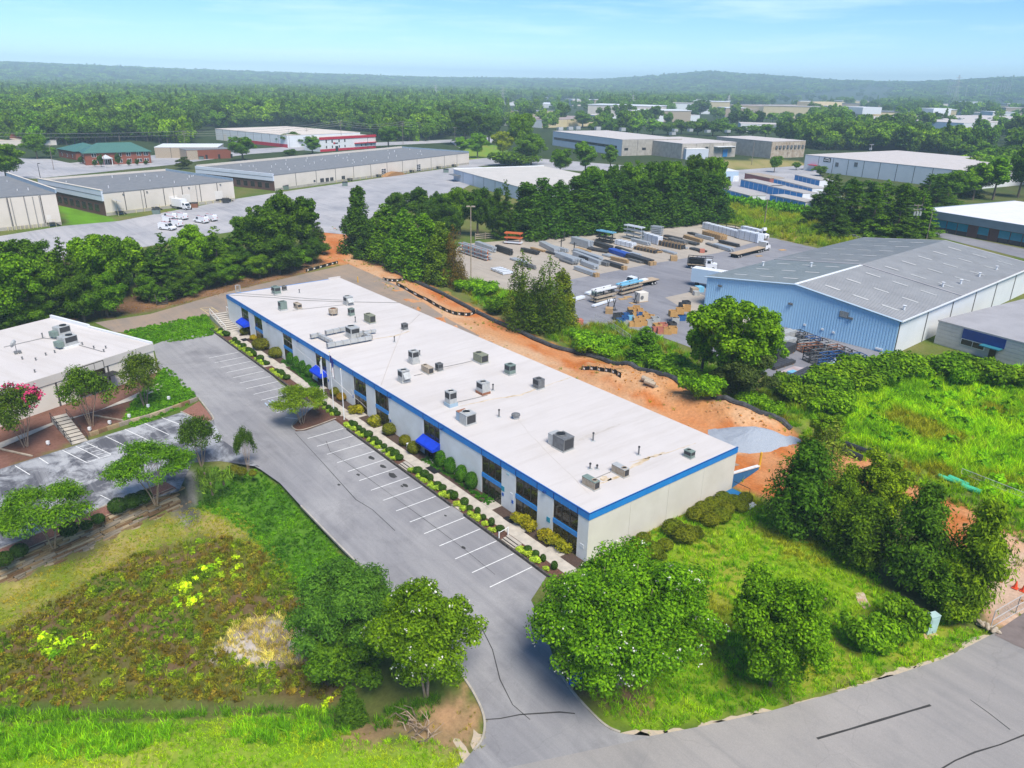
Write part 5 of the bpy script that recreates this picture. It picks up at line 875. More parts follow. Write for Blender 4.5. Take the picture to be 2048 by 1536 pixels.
# small white building on the left, near
lb = BD('small_building', 'small white building with flat white roof left of the parking lot', (-60, 797), (304.5, 687), (-345, 690), (311, 738), 'building', H=4.7)
gA, gB, gD = G(0, 782, 4.7), G(304.5, 687, 4.7), G(108, 634, 4.7); ab2 = atan2((gB-gA).y, (gB-gA).x); lb.an = ab2; lb.ex = Vector((cos(ab2), sin(ab2), 0)); lb.ey = Vector((-lb.ex.y, lb.ex.x, 0)); lb.W = 46; oA = gB-lb.ex*46; lb.o = Vector((oA.x, oA.y, 0)); lb.t.location = lb.o; lb.t.rotation_euler = (0, 0, ab2); lb.D = (gD-gB).dot(lb.ey)
lb.shell(M_endw, None, M_endw, M_roof, 6, rh=.3); W_, D, H = lb.W, lb.D, lb.H; lb.box('parapet', W_-.3, W_+.06, -.05, D, H+.003, H+.28, M_w3); lb.box('parapet', W_-.3, W_+.06, D*.6, D, H+.284, H+.5, M_w3)
M_band = mat('grey_band', (.56, .53, .49), .8, .2, (.5, .47, .44), .5, .4); lb.box('fascia_band', -.1, W_+.07, -.12, -.004, H-1.15, H+.02, M_band)
s0, _ = lb.pix(149, 745); s1, _ = lb.pix(206, 728); w = lb.rect('window', 'front', s0, s1, .3, H-.1, M_frame, .08, None, .12)
for k in range(3): a0 = s0+.08+k*(s1-s0-.1)/3; lb.rect('pane', 'front', a0, a0+(s1-s0)/3-.12, .4, H-1.3, M_glass, .03, w, .2); lb.rect('transom', 'front', a0, a0+(s1-s0)/3-.12, H-1.2, H-.2, M_band, .03, w, .2)
w = lb.rect('window', 'front', s0-21, s0-21+(s1-s0), .3, H-.1, M_frame, .08, None, .12); [lb.rect('pane', 'front', s0-20.9+k*(s1-s0-.1)/3, s0-20.9+(k+1)*(s1-s0-.1)/3-.12, .4, H-1.3, M_glass, .03, w, .2) for k in range(3)]
lb.rect('awning_frame', 'front', s1-3.0, s1+1.2, 2.5, 2.6, M_black, 1.7, None, .1)
for u, v, L, D_, H_, m, q in ((126, 672, 1.9, 1.6, 1.35, M_alu, 'grey rooftop unit, farther of the pair on the small white building'), (138, 692, 2.1, 1.7, 1.35, M_alu, 'grey rooftop unit, nearer of the pair on the small white building')):
    p = G(u, v, 4.7); t = thing('rooftop_unit', q, 'air conditioner', p, ab2, 'units on the small white roof'); MB().cbox((0, 0, 0), (L+.3, D_+.3, .3)).build('curb', M_white, t); MB().cbox((0, 0, .303), (L, D_, H_)).build('casing', m, t); MB().prism([(.3+.5*cos(k*pi/6), .5*sin(k*pi/6)) for k in range(12)], .305+H_, .42+H_).build('fan', M_fan, t); MB().box(-.4*L, .45*L, -D_/2-.02, -D_/2-.002, .8, .25+H_).build('coil_grille', M_grille, t); MB().cbox((-L*.5-.4, 0, .31), (.75, D_*.8, H_*.6)).build('side_box', M_green, t)
t = thing('satellite_dish', 'grey satellite dish on ballast blocks on the small white roof', 'satellite dish', G(34, 706, 4.7)); MB().tube([(0, 0, .2), (0, 0, 1.3)], .05, 6).build('mast', M_dgrey, t); MB().tube([(0, 0, 1.3), (.1, .12, 1.42), (.18, .22, 1.46)], [.1, .5, .62], 12).build('dish', M_alu, t); [MB().cbox((x, y, 0), (.5, .4, .22)).build('ballast_block', M_dgrey, t) for x in (-.4, .15) for y in (-.35, .15)]
one(MB().tube([G(u, v, 4.7)-G(86, 673, 4.7)+Vector((0, 0, .08)) for u, v in ((8, 695), (86, 677), (120, 680), (205, 704))], .05, 5), 'roof_pipe', M_pipe, 'thin dark pipe across the small white roof', 'pipe', G(86, 673, 4.7))
for i, (u, v) in enumerate(((86, 677), (110, 706), (92, 711), (165, 690), (188, 697), (208, 704), (212, 697), (70, 745), (45, 719), (72, 721))): one(MB().tube([(0, 0, 0), (0, 0, .35 if i else .8), (0, 0, .42 if i else .9)], [.1, .1, .16], 6), 'vent_pipe', M_dgrey, 'small roof vent standing on the small white building', 'vent pipe', G(u, v, 4.7), group='small roof vents on the small white building')

rs = random.Random(21)
for i in range(72):
    u = rs.uniform(30, 2040); v = rs.uniform(172, 205) if u > 950 else rs.uniform(166, 186); u, v = (u, v) if i < 46 else (rs.uniform(1010, 2040), rs.uniform(206, 246)); p = GH(u, v)
    if depth(p) < 800: continue
    L, D = rs.uniform(30, 110), rs.uniform(25, 70); h = rs.uniform(7, 12); t = thing('warehouse', 'small pale building scattered among the far woods', 'building', p, YAW+rs.uniform(-.4, .4), 'pale buildings scattered in the far woods'); MB().box(-L/2, L/2, 0, D, -8, h+6).build('wall', rs.choice([M_w1, M_w3, M_yel, M_tan]), t); MB().box(-L/2-.5, L/2+.5, -.5, D+.5, h+6.01, h+6.8).build('roof', rs.choice([M_white, M_wr, M_gr]), t)
# ================================================================== VEGETATION: prototypes (mesh data shared by every copy)
def leafmesh(name, C, N, L, Wd, rs, flat=None, mats=None, mi=None):
    """diamond leaves at centres C with normals N"""
    n = len(C); N = N/np.maximum(np.linalg.norm(N, axis=1, keepdims=True), 1e-6)
    T = rs.normal(size=(n, 3)); T -= (T*N).sum(1, keepdims=True)*N; T /= np.maximum(np.linalg.norm(T, axis=1, keepdims=True), 1e-6); B = np.cross(N, T)
    l = (L*rs.uniform(.7, 1.35, n))[:, None]/2; w = (Wd*rs.uniform(.7, 1.35, n))[:, None]/2
    V = np.stack([C-T*l, C+B*w-T*l*.15, C+T*l, C-B*w-T*l*.15], 1).reshape(-1, 3)
    me = bpy.data.meshes.new(name); me.vertices.add(4*n); me.vertices.foreach_set('co', V.astype(np.float32).ravel())
    me.loops.add(4*n); me.loops.foreach_set('vertex_index', np.arange(4*n, dtype=np.int32)); me.polygons.add(n); me.polygons.foreach_set('loop_start', np.arange(0, 4*n, 4, dtype=np.int32))
    me.update(calc_edges=True); a = me.attributes.new('rnd', 'FLOAT', 'FACE'); a.data.foreach_set('value', rs.uniform(0, 1, n).astype(np.float32))
    for m in (mats or [LEAF]): me.materials.append(m)
    return me
def lobes_leaves(lobes, n, rs, up=.35, jit=.5, shell=(.55, 1.12)):
    """leaves spread over the outside of ellipsoid lobes (cx,cy,cz,rx,ry,rz)"""
    lobes = np.array(lobes, float); a = (lobes[:, 3]*lobes[:, 5]+lobes[:, 3]**2); k = rs.choice(len(lobes), n, p=a/a.sum()); q = lobes[k]
    d = rs.normal(size=(n, 3)); d[:, 2] += .25; d /= np.linalg.norm(d, axis=1, keepdims=True); s = rs.uniform(shell[0], shell[1], n)[:, None]
    C = q[:, :3]+d*q[:, 3:]*s; N = d/q[:, 3:]*q[:, 3:4]+rs.normal(size=(n, 3))*jit+np.array([0, 0, up]); return C, N
def round_crown(name, W_, H_, z0, n, L, Wd, seed, nl=26, lob=.30, flat=.8, top=1.0, up=.35):
    """broad crown: boughs inside an ellipsoid standing on z0, each carrying a cluster of lobes"""
    rs = np.random.RandomState(seed); lb = []; hc = H_-z0; nm = max(7, nl//7)
    for m_ in range(nm):
        t = m_*2.39996+rs.uniform(-.5, .5); c = 1-1.5*(m_+.5)/nm; s = sqrt_(1-c*c); q = rs.uniform(.42, .66); B = W_/2*rs.uniform(.30, .46); cx, cy, cz = W_/2*s*cos(t)*q, W_/2*s*sin(t)*q, z0+hc*.5+hc/2*c*q
        for i in range(max(3, nl//nm)):
            d = rs.normal(size=3); d[2] = d[2]*.7+.35; d /= np.linalg.norm(d); r = B*rs.uniform(.45, 1.0); rr = W_/2*lob*rs.uniform(.55, 1.3); lb.append((cx+d[0]*r, cy+d[1]*r, max(cz+d[2]*r*.8, z0*.6+rr*.5), rr, rr, rr*flat))
    for i in range(nl//6): lb.append((rs.uniform(-.16, .16)*W_, rs.uniform(-.16, .16)*W_, z0+hc*rs.uniform(.25, .6), W_*.16, W_*.16, W_*.14))
    C, N = lobes_leaves(lb, n, rs, up); return leafmesh(name, C, N, L, Wd, rs), lb
def sqrt_(x): return math.sqrt(max(x, 0))
def vase_crown(name, W_, H_, z0, n, L, Wd, seed, nl=30, flat=.55):
    """flat topped crown of fine sprays, open underneath"""
    rs = np.random.RandomState(seed); lb = []
    for i in range(nl):
        t = rs.uniform(0, 2*pi); r = sqrt_(rs.uniform(0, 1)); z = z0+(H_-z0)*(.25+.7*(1-r**2*.75))*rs.uniform(.7, 1); rr = W_*.13*rs.uniform(.7, 1.35)
        lb.append((W_/2*.86*r*cos(t), W_/2*.86*r*sin(t), z, rr, rr, rr*flat))
    C, N = lobes_leaves(lb, n, rs, .6, .5, (.35, 1.1)); return leafmesh(name, C, N, L, Wd, rs), lb
def cone_crown(name, W_, H_, z0, n, L, Wd, seed, nl=60, pw=.75, el=1.9, lob=.17):
    """dense conifer: flame shaped lobes on a cone"""
    rs = np.random.RandomState(seed); lb = []
    for i in range(nl):
        t = rs.uniform(0, 1)**1.25; a = i*2.39996+rs.uniform(-.4, .4); r = W_/2*(1-t)**pw*rs.uniform(.62, .88); rr = W_*lob*(1-.6*t)*rs.uniform(.75, 1.25)
        lb.append((r*cos(a), r*sin(a), z0+(H_-z0)*(.04+.86*t), rr, rr, rr*el))
    for k in range(8): t = k/8; lb.append((0, 0, z0+(H_-z0)*(.1+.82*t), W_*.26*(1-t)+.12, W_*.26*(1-t)+.12, (H_-z0)*.12))
    C, N = lobes_leaves(lb, n, rs, .3, .55); return leafmesh(name, C, N, L, Wd, rs), lb
def tier_crown(name, W_, H_, z0, n, L, Wd, seed, tiers=9, arms=8):
    """pine or hemlock: flat sprays on whorled arms"""
    rs = np.random.RandomState(seed); lb = []
    for k in range(tiers):
        t = k/(tiers-1); R_ = W_/2*(1-t*.86)*rs.uniform(.8, 1.08); z = z0+(H_-z0)*t*.96
        for j in range(max(4, int(arms*(1-t*.45)))):
            a = j*2*pi/arms+k*.7+rs.uniform(-.3, .3)
            for f in (.38, .68, .95):
                rr = R_*.24*rs.uniform(.7, 1.4)*(1.15-.3*f)+.12; a += rs.uniform(-.22, .22); lb.append((R_*f*cos(a), R_*f*sin(a), z+.16*R_*f-rs.uniform(0, .9), rr, rr, rr*.45))
    C, N = lobes_leaves(lb, n, rs, .7, .35, (.3, 1.05)); return leafmesh(name, C, N, L, Wd, rs), lb
def feather_crown(name, W_, H_, z0, n, L, Wd, seed, nl=70):
    """ragged cedar: upswept plumes around a tall oval"""
    rs = np.random.RandomState(seed); C = []; N = []; lb = []
    for i in range(nl):
        t = rs.uniform(0, 1)**1.1; a = i*2.39996+rs.uniform(-.5, .5); R_ = W_/2*(sin(pi*(.16+.8*t))**.8)*(1-.35*t)*rs.uniform(.55, 1.1)
        m = n//nl; s = rs.uniform(0, 1, m); wob = rs.normal(size=(m, 3))*(.07+.05*s[:, None])*W_*.6
        C.append(np.stack([R_*cos(a)*s, R_*sin(a)*s, z0+(H_-z0)*(.02+.86*t)+s*R_*.42*rs.uniform(.3, 1.1)], 1)+wob*np.array([1, 1, .7])); N.append(rs.normal(size=(m, 3))*.35+np.array([cos(a)*.6, sin(a)*.6, .6])+wob*.5); lb.append((R_*cos(a)*.6, R_*sin(a)*.6, z0+(H_-z0)*t*.8, 1, 1, 1))
    return leafmesh(name, np.vstack(C), np.vstack(N), L, Wd, rs), lb
def trunkmesh(name, H_, r, lobes, seed, stems=1, nb=7, spread=.0, m=None, z0=0):
    rs = random.Random(seed); b = MB()
    top = [l_ for l_ in lobes if l_[2] > z0]
    for s in range(stems):
        a = 2*pi*s/max(stems, 1)+rs.uniform(-.3, .3); ex, ey = spread*cos(a), spread*sin(a); k = .55 if stems > 1 else 1
        b.tube([(ex*.08, ey*.08, -.25), (ex*.3, ey*.3, H_*.2), (ex*.65+rs.uniform(-.1, .1)*r*4, ey*.65, H_*.45), (ex, ey, H_*.8)], [r*1.3*k, r*k, r*.7*k, r*.2*k], 6)
        for q in rs.sample(top, min(nb, len(top))):
            zb = min(H_*rs.uniform(.25, .55), q[2]*.75); f = zb/H_; b.tube([(ex*f, ey*f, zb), ((ex*f+q[0])/2, (ey*f+q[1])/2, (zb+q[2])/2+.2), (q[0]*.92, q[1]*.92, q[2])], [r*.45*k, r*.3*k, r*.1*k], 5, cap=False)
    return b.mesh(name, [m or M_bark])
PROTO = {}
def addp(key, crown, lb, W_, H_, r, seed, stems=1, spread=0, m=None, nb=7): PROTO[key] = (crown, trunkmesh('trunk', H_, r, lb, seed, stems, nb, spread, m), W_, H_)
def _mk():
    c, l = round_crown('crown', 11.5, 10.5, 1.2, 105000, .21, .125, 11, 150, .16, .75); addp('big_crape', c, l, 12, 11, .16, 1, 4, 1.6, M_barkl, 8)
    c, l = round_crown('crown', 7.6, 9, 1.0, 55000, .20, .115, 12, 110, .17, .75); addp('white_crape', c, l, 8, 9, .13, 2, 3, 1.0, M_barkl)
    c, l = round_crown('crown', 7.6, 8.8, .2, 60000, .21, .135, 13, 130, .2, .8); addp('oak', c, l, 8, 9, .11, 3)
    c, l = vase_crown('crown', 9, 7, 1.4, 30000, .30, .09, 14, 46, .42); addp('mimosa', c, l, 9, 7, .16, 4, 2, 1.0)
    for i in range(3): c, l = feather_crown('crown', 6.5, 10, .2, 24000, .36, .15, 15+i, 95); addp('cedar%d' % i, c, l, 6.5, 10, .17, 5)
    for i in range(2): c, l = round_crown('crown', 8, 9, .2, 24000, .27, .18, 19+i, 60, .21, .85); addp('bushy%d' % i, c, l, 8, 9, .2, 6)
    for i in range(3): c, l = round_crown('crown', 9, 12, 1.4, 18000, .36, .25, 21+i, 60, .2, .85); addp('leafy%d' % i, c, l, 9, 12, .22, 7)
    for i in range(2): c, l = round_crown('crown', 6, 13, 1.2, 10000, .44, .30, 24+i, 54, .25, 1.1); addp('tall%d' % i, c, l, 6, 13, .2, 8)
    for i in range(3): c, l = cone_crown('crown', 5, 13, .3, 12500, .40, .2, 27+i, 80, .5, 1.7, .19); addp('cypress%d' % i, c, l, 5, 13, .2, 9)
    for i in range(3): c, l = tier_crown('crown', 9, 13, .8, 17000, .5, .17, 31+i, 13, 9); addp('pine%d' % i, c, l, 9, 13, .2, 10)
    for i in range(2): c, l = vase_crown('crown', 6, 5.2, 1.4, 5500, .26, .12, 35+i, 34, .8); addp('crape%d' % i, c, l, 6, 5.2, .075, 11, 6, 1.5, M_barkl, 3)
    for i in range(2): c, l = vase_crown('crown', 8, 5.2, 1.5, 12000, .34, .085, 37+i, 52, .38); addp('canopy%d' % i, c, l, 8, 5.2, .10, 12, 4, 1.9, M_barkl, 5)
    c, l = cone_crown('crown', 6, 13, .3, 5200, .42, .14, 41, 60, .55); addp('sparse', c, l, 6, 13, .2, 13, nb=16)
    for i in range(3): c, l = round_crown('crown', 11, 13, .8, 2800, .95, .7, 44+i, 44, .23, .85); addp('far%d' % i, c, l, 11, 13, .25, 14, nb=3)
    c, l = cone_crown('crown', 7, 15, .5, 2400, .95, .5, 48, 40); addp('farcone', c, l, 7, 15, .25, 15, nb=1)
    rs = np.random.RandomState(50)
    for k, (w, h, n, L_, wd, j) in {'ball': (1.6, 1.4, 1500, .17, .1, .25), 'column': (1.3, 1.9, 1800, .16, .1, .2), 'loose': (1.8, 1.3, 900, .3, .13, .7)}.items():
        lb = [(0, 0, h/2, w/2, w/2, h/2)] if k != 'loose' else [(rs.uniform(-.5, .5), rs.uniform(-.5, .5), rs.uniform(.35, .85), .45, .45, .4) for _ in range(9)]
        d = lobes_leaves(lb, n, rs, .3, j, (.86, 1.03)); me = leafmesh('foliage', *d, L_, wd, rs); PROTO[k] = (me, MB().tube([(0, 0, -.1), (0, 0, h*.6)], .06, 5).mesh('stem', [M_bark]), w, h)
    lb = [(rs.uniform(-1.5, 1.5), rs.uniform(-1.5, 1.5), rs.uniform(.4, 1.7), .8, .8, .6) for _ in range(20)]; d = lobes_leaves(lb, 4500, rs, .4, .6); PROTO['shrub'] = (leafmesh('foliage', *d, .34, .2, rs), trunkmesh('stem', 1.6, .06, lb, 3, 3, 3, .6), 4.4, 2.5)
    C, N = [], []
    for i in range(26):
        a = rs.uniform(0, 2*pi); L_ = rs.uniform(.8, 1.3); s = np.linspace(.05, 1, 14); C.append(np.stack([cos(a)*s*L_*.8, sin(a)*s*L_*.8, L_*1.5*s-1.3*s*s*L_], 1)); N.append(rs.normal(size=(14, 3))*.5+np.array([0, 0, .6]))
    PROTO['fountain'] = (leafmesh('foliage', np.vstack(C), np.vstack(N), .3, .06, rs), MB().tube([(0, 0, -.1), (0, 0, .4)], .1, 5).mesh('stem', [M_bark]), 2.2, .9)
_mk()
def plant(key, p, w, h, col, label, cat='tree', name='tree', group=None, rz=None, parts=('crown', 'trunk')):
    crown, trunk, W_, H_ = PROTO[key]; t = thing(name, label, cat, p, random.uniform(0, 6.28) if rz is None else rz, group); t.scale = (w/W_, w/W_, h/H_)
    o = bpy.data.objects.new(parts[0], crown); COL.objects.link(o); o.parent = t; k = random.uniform(.9, 1.1); o.color = (col[0]*k*1.5*random.uniform(.9, 1.1), col[1]*1.32*k, col[2]*.42*k, 1)
    if trunk: q = bpy.data.objects.new(parts[1], trunk); COL.objects.link(q); q.parent = t
    return t
def tp(key, u, v, vt, wpx, col, label, name='tree', group=None, cat='tree', rz=None, parts=('crown', 'trunk')):
    """tree standing at picture point u,v, crown top at row vt, crown wpx picture pixels wide (2048 wide picture)"""
    p = GH(u, v); h = ztop(p, vt)-p.z; return plant(key, p, wpx*depth(p)/FPX, max(h, 1), col, label, cat, name, group, rz, parts)
ORD = 'first second third fourth fifth sixth seventh eighth ninth tenth eleventh twelfth thirteenth fourteenth fifteenth sixteenth seventeenth eighteenth nineteenth'.split()
GR, DG, LG, YG, TG, CG, BR = (.06, .145, .012), (.036, .092, .012), (.09, .21, .012), (.12, .19, .015), (.03, .085, .035), (.03, .08, .014), (.10, .075, .03)
def flowers(t, key, n, m, size, seed, zmin=.35):
    """blossom clusters on the outside of a crown, a part of the tree"""
    rs = np.random.RandomState(seed); crown = PROTO[key][0]; k = len(crown.vertices); co = np.empty(k*3, np.float32); crown.vertices.foreach_get('co', co); co = co.reshape(-1, 3)
    c = co.mean(0); d = np.linalg.norm((co-c)/(co.max(0)-co.min(0)), axis=1); ok = np.where((d > .36) & (co[:, 2] > PROTO[key][3]*zmin))[0]; C = co[rs.choice(ok, n)]; C = np.repeat(C, 5, 0)+rs.normal(size=(n*5, 3))*size*.55
    o = bpy.data.objects.new('blossom', leafmesh('blossom', C, rs.normal(size=C.shape)+np.array([0, 0, .6]), size, size*.8, rs, mats=[m])); COL.objects.link(o); o.parent = t; o['kind'] = 'stuff'
M_bw = mat('white_blossom', (.75, .74, .62), .7, .2); M_bp = mat('pink_blossom', (.62, .05, .16), .7, .2)
t = tp('big_crape', 1236, 1372, 1098, 392, (.075, .19, .014), 'huge broad crape myrtle with white blossoms at the corner of drive and building', rz=.4); flowers(t, 'big_crape', 170, M_bw, .12, 1)
t = tp('white_crape', 853, 1392, 1158, 246, (.085, .165, .012), 'yellow green crape myrtle with white blossoms on left side of the drive', rz=1); flowers(t, 'white_crape', 120, M_bw, .13, 2)
tp('mimosa', 705, 1325, 1132, 225, (.04, .115, .03), 'blue green feathery tree behind the white blossomed one beside the drive')
tp('bushy0', 690, 1368, 1240, 185, (.045, .11, .012), 'dark leafy undergrowth tree below the feathery blue green one')
tp('oak', 1540, 1372, 1132, 232, (.07, .185, .012), 'round dense green tree standing alone on the slope above the road')
tp('cypress0', 704, 1448, 1368, 62, DG, 'small dark cedar sapling at the left edge of the dirt verge')
tp('cedar0', 1592, 1068, 868, 150, (.034, .095, .014), 'dark ragged cedar nearest the back corner of the white building')
tp('cedar1', 1720, 1130, 985, 135, (.05, .105, .012), 'low dark cedar in the middle of the clump on the right slope')
tp('cedar2', 1815, 1180, 955, 140, (.036, .10, .016), 'tall dark cedar between the yellow green cedar and the low one')
tp('cedar0', 1928, 1225, 985, 135, (.085, .16, .014), 'yellow green feathery cedar nearest the chain link gate')
tp('cedar1', 1668, 1095, 940, 95, (.06, .12, .012), 'mid green tree squeezed between two cedars on the right slope')
tp('sparse', 1648, 990, 830, 110, (.12, .17, .05), 'wispy greyish tree behind the darkest cedar on the right')
tp('bushy1', 1750, 1060, 905, 140, (.10, .19, .014), 'bright bushy tree behind the cedar clump near the green pipe')
tp('leafy0', 1640, 905, 818, 75, (.10, .2, .014), 'small light green tree poking up above the spoil heap')
tp('cedar2', 1880, 1215, 1090, 110, (.05, .11, .012), 'spreading low cedar at the front of the right hand clump')
tp('shrub', 1795, 1270, 1205, 100, (.07, .17, .014), 'bright tangled shrub in front of the cedars by the road', 'shrub', cat='shrub'); tp('shrub', 1730, 1290, 1225, 110, (.085, .2, .014), 'lime green tangled shrub left of the green cabinet', 'shrub', cat='shrub'); tp('shrub', 1915, 1248, 1195, 80, (.08, .17, .014), 'leafy shrub right of the green cabinet', 'shrub', cat='shrub'); tp('fountain', 1765, 1305, 1240, 60, (.06, .16, .012), 'tall grass clump in front of the lime shrub', 'ornamental_grass', cat='grass clump')
tp('fountain', 1648, 1215, 1175, 60, (.06, .15, .012), 'grass clump on the slope near the bare pale rock', 'ornamental_grass', cat='grass clump')
tp('leafy1', 1455, 790, 572, 175, (.075, .185, .012), 'big bright green maple in front of the blue metal warehouse', rz=.3); tp('tall0', 1400, 770, 590, 90, (.07, .175, .012), 'left stem of leaves beside the big maple by the crates'); tp('leafy2', 1512, 785, 610, 105, (.08, .19, .012), 'bright tree at the right flank of the big maple')
tp('bushy0', 1472, 802, 690, 135, (.04, .075, .04), 'dark grey green tree below the big maple'); tp('cypress1', 1288, 726, 648, 72, (.06, .16, .012), 'small rounded cone tree beside the crate pile')
tp('sparse', 1042, 655, 488, 82, (.045, .085, .014), 'open pine with bare lower trunk, left of the trio by the yard'); tp('sparse', 1095, 664, 498, 90, (.05, .10, .016), 'middle pine of the trio screening the truck yard'); tp('cypress2', 1122, 650, 530, 62, (.085, .13, .02), 'yellowish pine of the trio, next to the yard drive'); tp('sparse', 1070, 660, 545, 100, (.035, .075, .014), 'low shaggy pine at the foot of the trio by the black pipe')
# hedge of tall screening trees behind the dirt strip
for (k, u, v, vt, w, c, q) in (('cypress0', 722, 505, 362, 74, CG, 'tall dark cypress beside the gap in the red dirt'), ('cypress1', 772, 524, 398, 80, GR, 'green cypress second from the red dirt gap'), ('cypress2', 812, 540, 408, 84, GR, 'green cypress third from the red dirt gap'), ('cypress0', 850, 556, 418, 84, GR, 'green cypress fourth from the red dirt gap'), ('cypress1', 884, 566, 434, 70, (.07, .14, .02), 'light green cypress next to the browning one'), ('sparse', 908, 572, 440, 52, BR, 'browning half bare cypress at the end of the hedge'), ('cypress2', 742, 515, 440, 60, CG, 'short dark cypress behind the curve of the black pipe'), ('shrub', 935, 580, 555, 60, LG, 'bright bush by the light pole at the yard corner'), ('shrub', 975, 590, 560, 70, LG, 'bright bush at the corner of the concrete yard'), ('shrub', 1000, 625, 590, 60, GR, 'dark bush left of the pine trio')):
    tp(k, u, v, vt, w, c, q, 'shrub' if k == 'shrub' else 'cypress_tree', cat='shrub' if k == 'shrub' else 'tree')
for i, (k, u, v, vt, w, c) in enumerate((('leafy0', 795, 455, 375, 60, DG), ('tall1', 838, 462, 362, 60, DG), ('leafy2', 880, 468, 378, 60, DG), ('leafy1', 920, 470, 362, 70, GR), ('tall0', 955, 474, 365, 60, CG), ('bushy1', 985, 476, 372, 60, CG), ('pine0', 1010, 478, 356, 60, CG), ('bushy0', 900, 480, 400, 70, CG), ('leafy0', 850, 480, 395, 60, CG))):
    tp(k, u, v, vt, w, c, 'vine covered tree beyond the yard hedge, %s in its row' % ORD[i], group='vine covered trees beyond the yard')
for i in range(12):
    u = 1052+i*33; tp('cypress%d' % (i % 3), u, 474-i*3.0+random.uniform(-2, 2), 350-i*1.2+random.uniform(-14, 12), 90, (.03, .085, .015), 'dark conifer in the tall screen behind the truck yard, %s from its left end' % ORD[i], 'conifer', 'conifer screen behind the truck yard')
for i in range(7):
    u = 1180+i*40; tp(('leafy%d' % (i % 3)), u, 440-i*2, 312-i*2+random.uniform(-8, 10), 72, DG if i % 2 else GR, 'leafy tree topping the conifer screen, %s from the left' % ORD[i], group='leafy trees behind the conifer screen')
for k, u, v, vt, w, c, q in (('leafy1', 1120, 352, 290, 52, GR, 'leafy tree before the pale end of the concrete warehouse, left one'), ('tall0', 1170, 352, 276, 48, GR, 'narrow leafy tree before the pale end of the concrete warehouse'), ('tall1', 1220, 345, 282, 40, GR, 'slim tree at the corner of the concrete warehouse'), ('leafy2', 1062, 330, 262, 72, GR, 'green tree beside the pale grey roof, with flat hedge'), ('leafy0', 1040, 318, 216, 66, GR, 'tall dark green tree above the parking lot with cars'), ('leafy1', 1005, 318, 255, 50, YG, 'yellowish tree in front of the tall dark green tree'), ('shrub', 1030, 332, 300, 90, (.06, .14, .012), 'wide low bush along the pale grey roof edge'), ('leafy2', 955, 316, 262, 50, LG, 'light green tree at right end of the long tan warehouse'), ('tall0', 925, 312, 270, 34, LG, 'small light tree by the end of the long tan warehouse'), ('leafy0', 777, 297, 246, 56, GR, 'round tree to the right of the red trimmed building'), ('leafy1', 486, 322, 267, 62, GR, 'round green tree in front of the brick wing'), ('leafy2', 625, 309, 269, 42, GR, 'round green tree left of the red trimmed office'), ('bushy0', 578, 293, 262, 58, DG, 'dark spreading tree left of the red trimmed office'), ('bushy1', 366, 338, 313, 38, (.035, .06, .02), 'dark purple green tree on the roadside by brick wing'), ('bushy0', 580, 312, 297, 34, DG, 'low round dark tree beside the far road'), ('leafy0', 75, 318, 262, 58, GR, 'green tree on the grass island in far left lot'), ('leafy1', 103, 316, 292, 32, LG, 'small bright tree left of the brick office'), ('leafy2', 15, 362, 280, 95, (.075, .17, .012), 'bright leafy tree at the left edge above the road'), ('bushy1', 200, 275, 256, 55, (.12, .10, .05), 'brownish tree behind the green roofed office'), ('leafy2', 862, 272, 215, 60, GR, 'big rounded tree at left of the far car park'), ('leafy1', 930, 290, 210, 90, DG, 'dark broad tree over the car park'), ('leafy0', 978, 290, 222, 70, DG, 'dark broad tree at the right of the car park'), ('leafy2', 1165, 255, 224, 52, GR, 'dark round tree before the long beige block'), ('leafy1', 1115, 252, 236, 28, LG, 'small tree before the long beige block')):
    tp(k, u, v, vt, w, c, q, 'shrub' if k == 'shrub' else 'tree', cat='shrub' if k == 'shrub' else 'tree')
# wooded bank on the left
for i, (k, u, v, vt, w, c) in enumerate((('leafy0', -30, 665, 468, 150, LG), ('leafy1', 30, 668, 482, 130, GR), ('leafy2', 85, 640, 500, 100, GR), ('tall0', 118, 622, 492, 80, GR), ('pine0', 150, 630, 470, 105, DG), ('leafy1', 195, 612, 452, 100, LG), ('leafy0', 240, 606, 452, 95, GR), ('tall1', 275, 590, 458, 70, LG), ('pine1', 335, 590, 462, 115, DG), ('leafy2', 392, 570, 440, 85, LG), ('pine2', 440, 560, 448, 95, GR), ('pine0', 480, 545, 432, 90, DG), ('leafy1', 532, 540, 398, 115, DG), ('leafy2', 575, 528, 372, 100, DG), ('tall0', 606, 520, 378, 70, DG), ('pine1', 630, 506, 392, 56, DG), ('bushy0', 560, 548, 468, 100, CG), ('leafy0', 60, 600, 462, 120, DG), ('bushy1', 10, 660, 560, 110, GR), ('bushy0', 170, 645, 540, 85, DG), ('bushy1', 215, 635, 540, 90, GR), ('bushy0', 385, 580, 505, 70, GR), ('bushy1', 480, 556, 490, 70, CG), ('leafy0', 510, 520, 420, 80, GR))):
    nm = {'leafy': 'broadleaf tree', 'tall': 'slender broadleaf tree', 'pine': 'layered pine', 'bushy': 'low bushy tree'}[k[:-1]]
    pos = ['at the left edge', 'next to the left edge', 'behind the small white building', 'left of the slim gap in the wood', 'just left of the steep black stairs', 'left of the black stairs, paler', 'above the black stairs', 'right behind the black stairs', 'right of the black stairs', 'midway between stairs and basketball hoop', 'left of the basketball hoop, paler', 'left of the basketball hoop, darker', 'over the basketball hoop', 'at the top of the wood', 'by the red dirt gap', 'spreading over the red dirt gap', 'below the tallest trees near the hoop', 'second row at the left edge', 'under the leftmost trees', 'at the foot of the bank, darker', 'by the brown leaf litter', 'below the pale midway tree', 'near the far white building corner', 'second row near the hoop'][i]
    tp(k, u, v, vt, w, c, nm+' on the wooded bank '+pos)
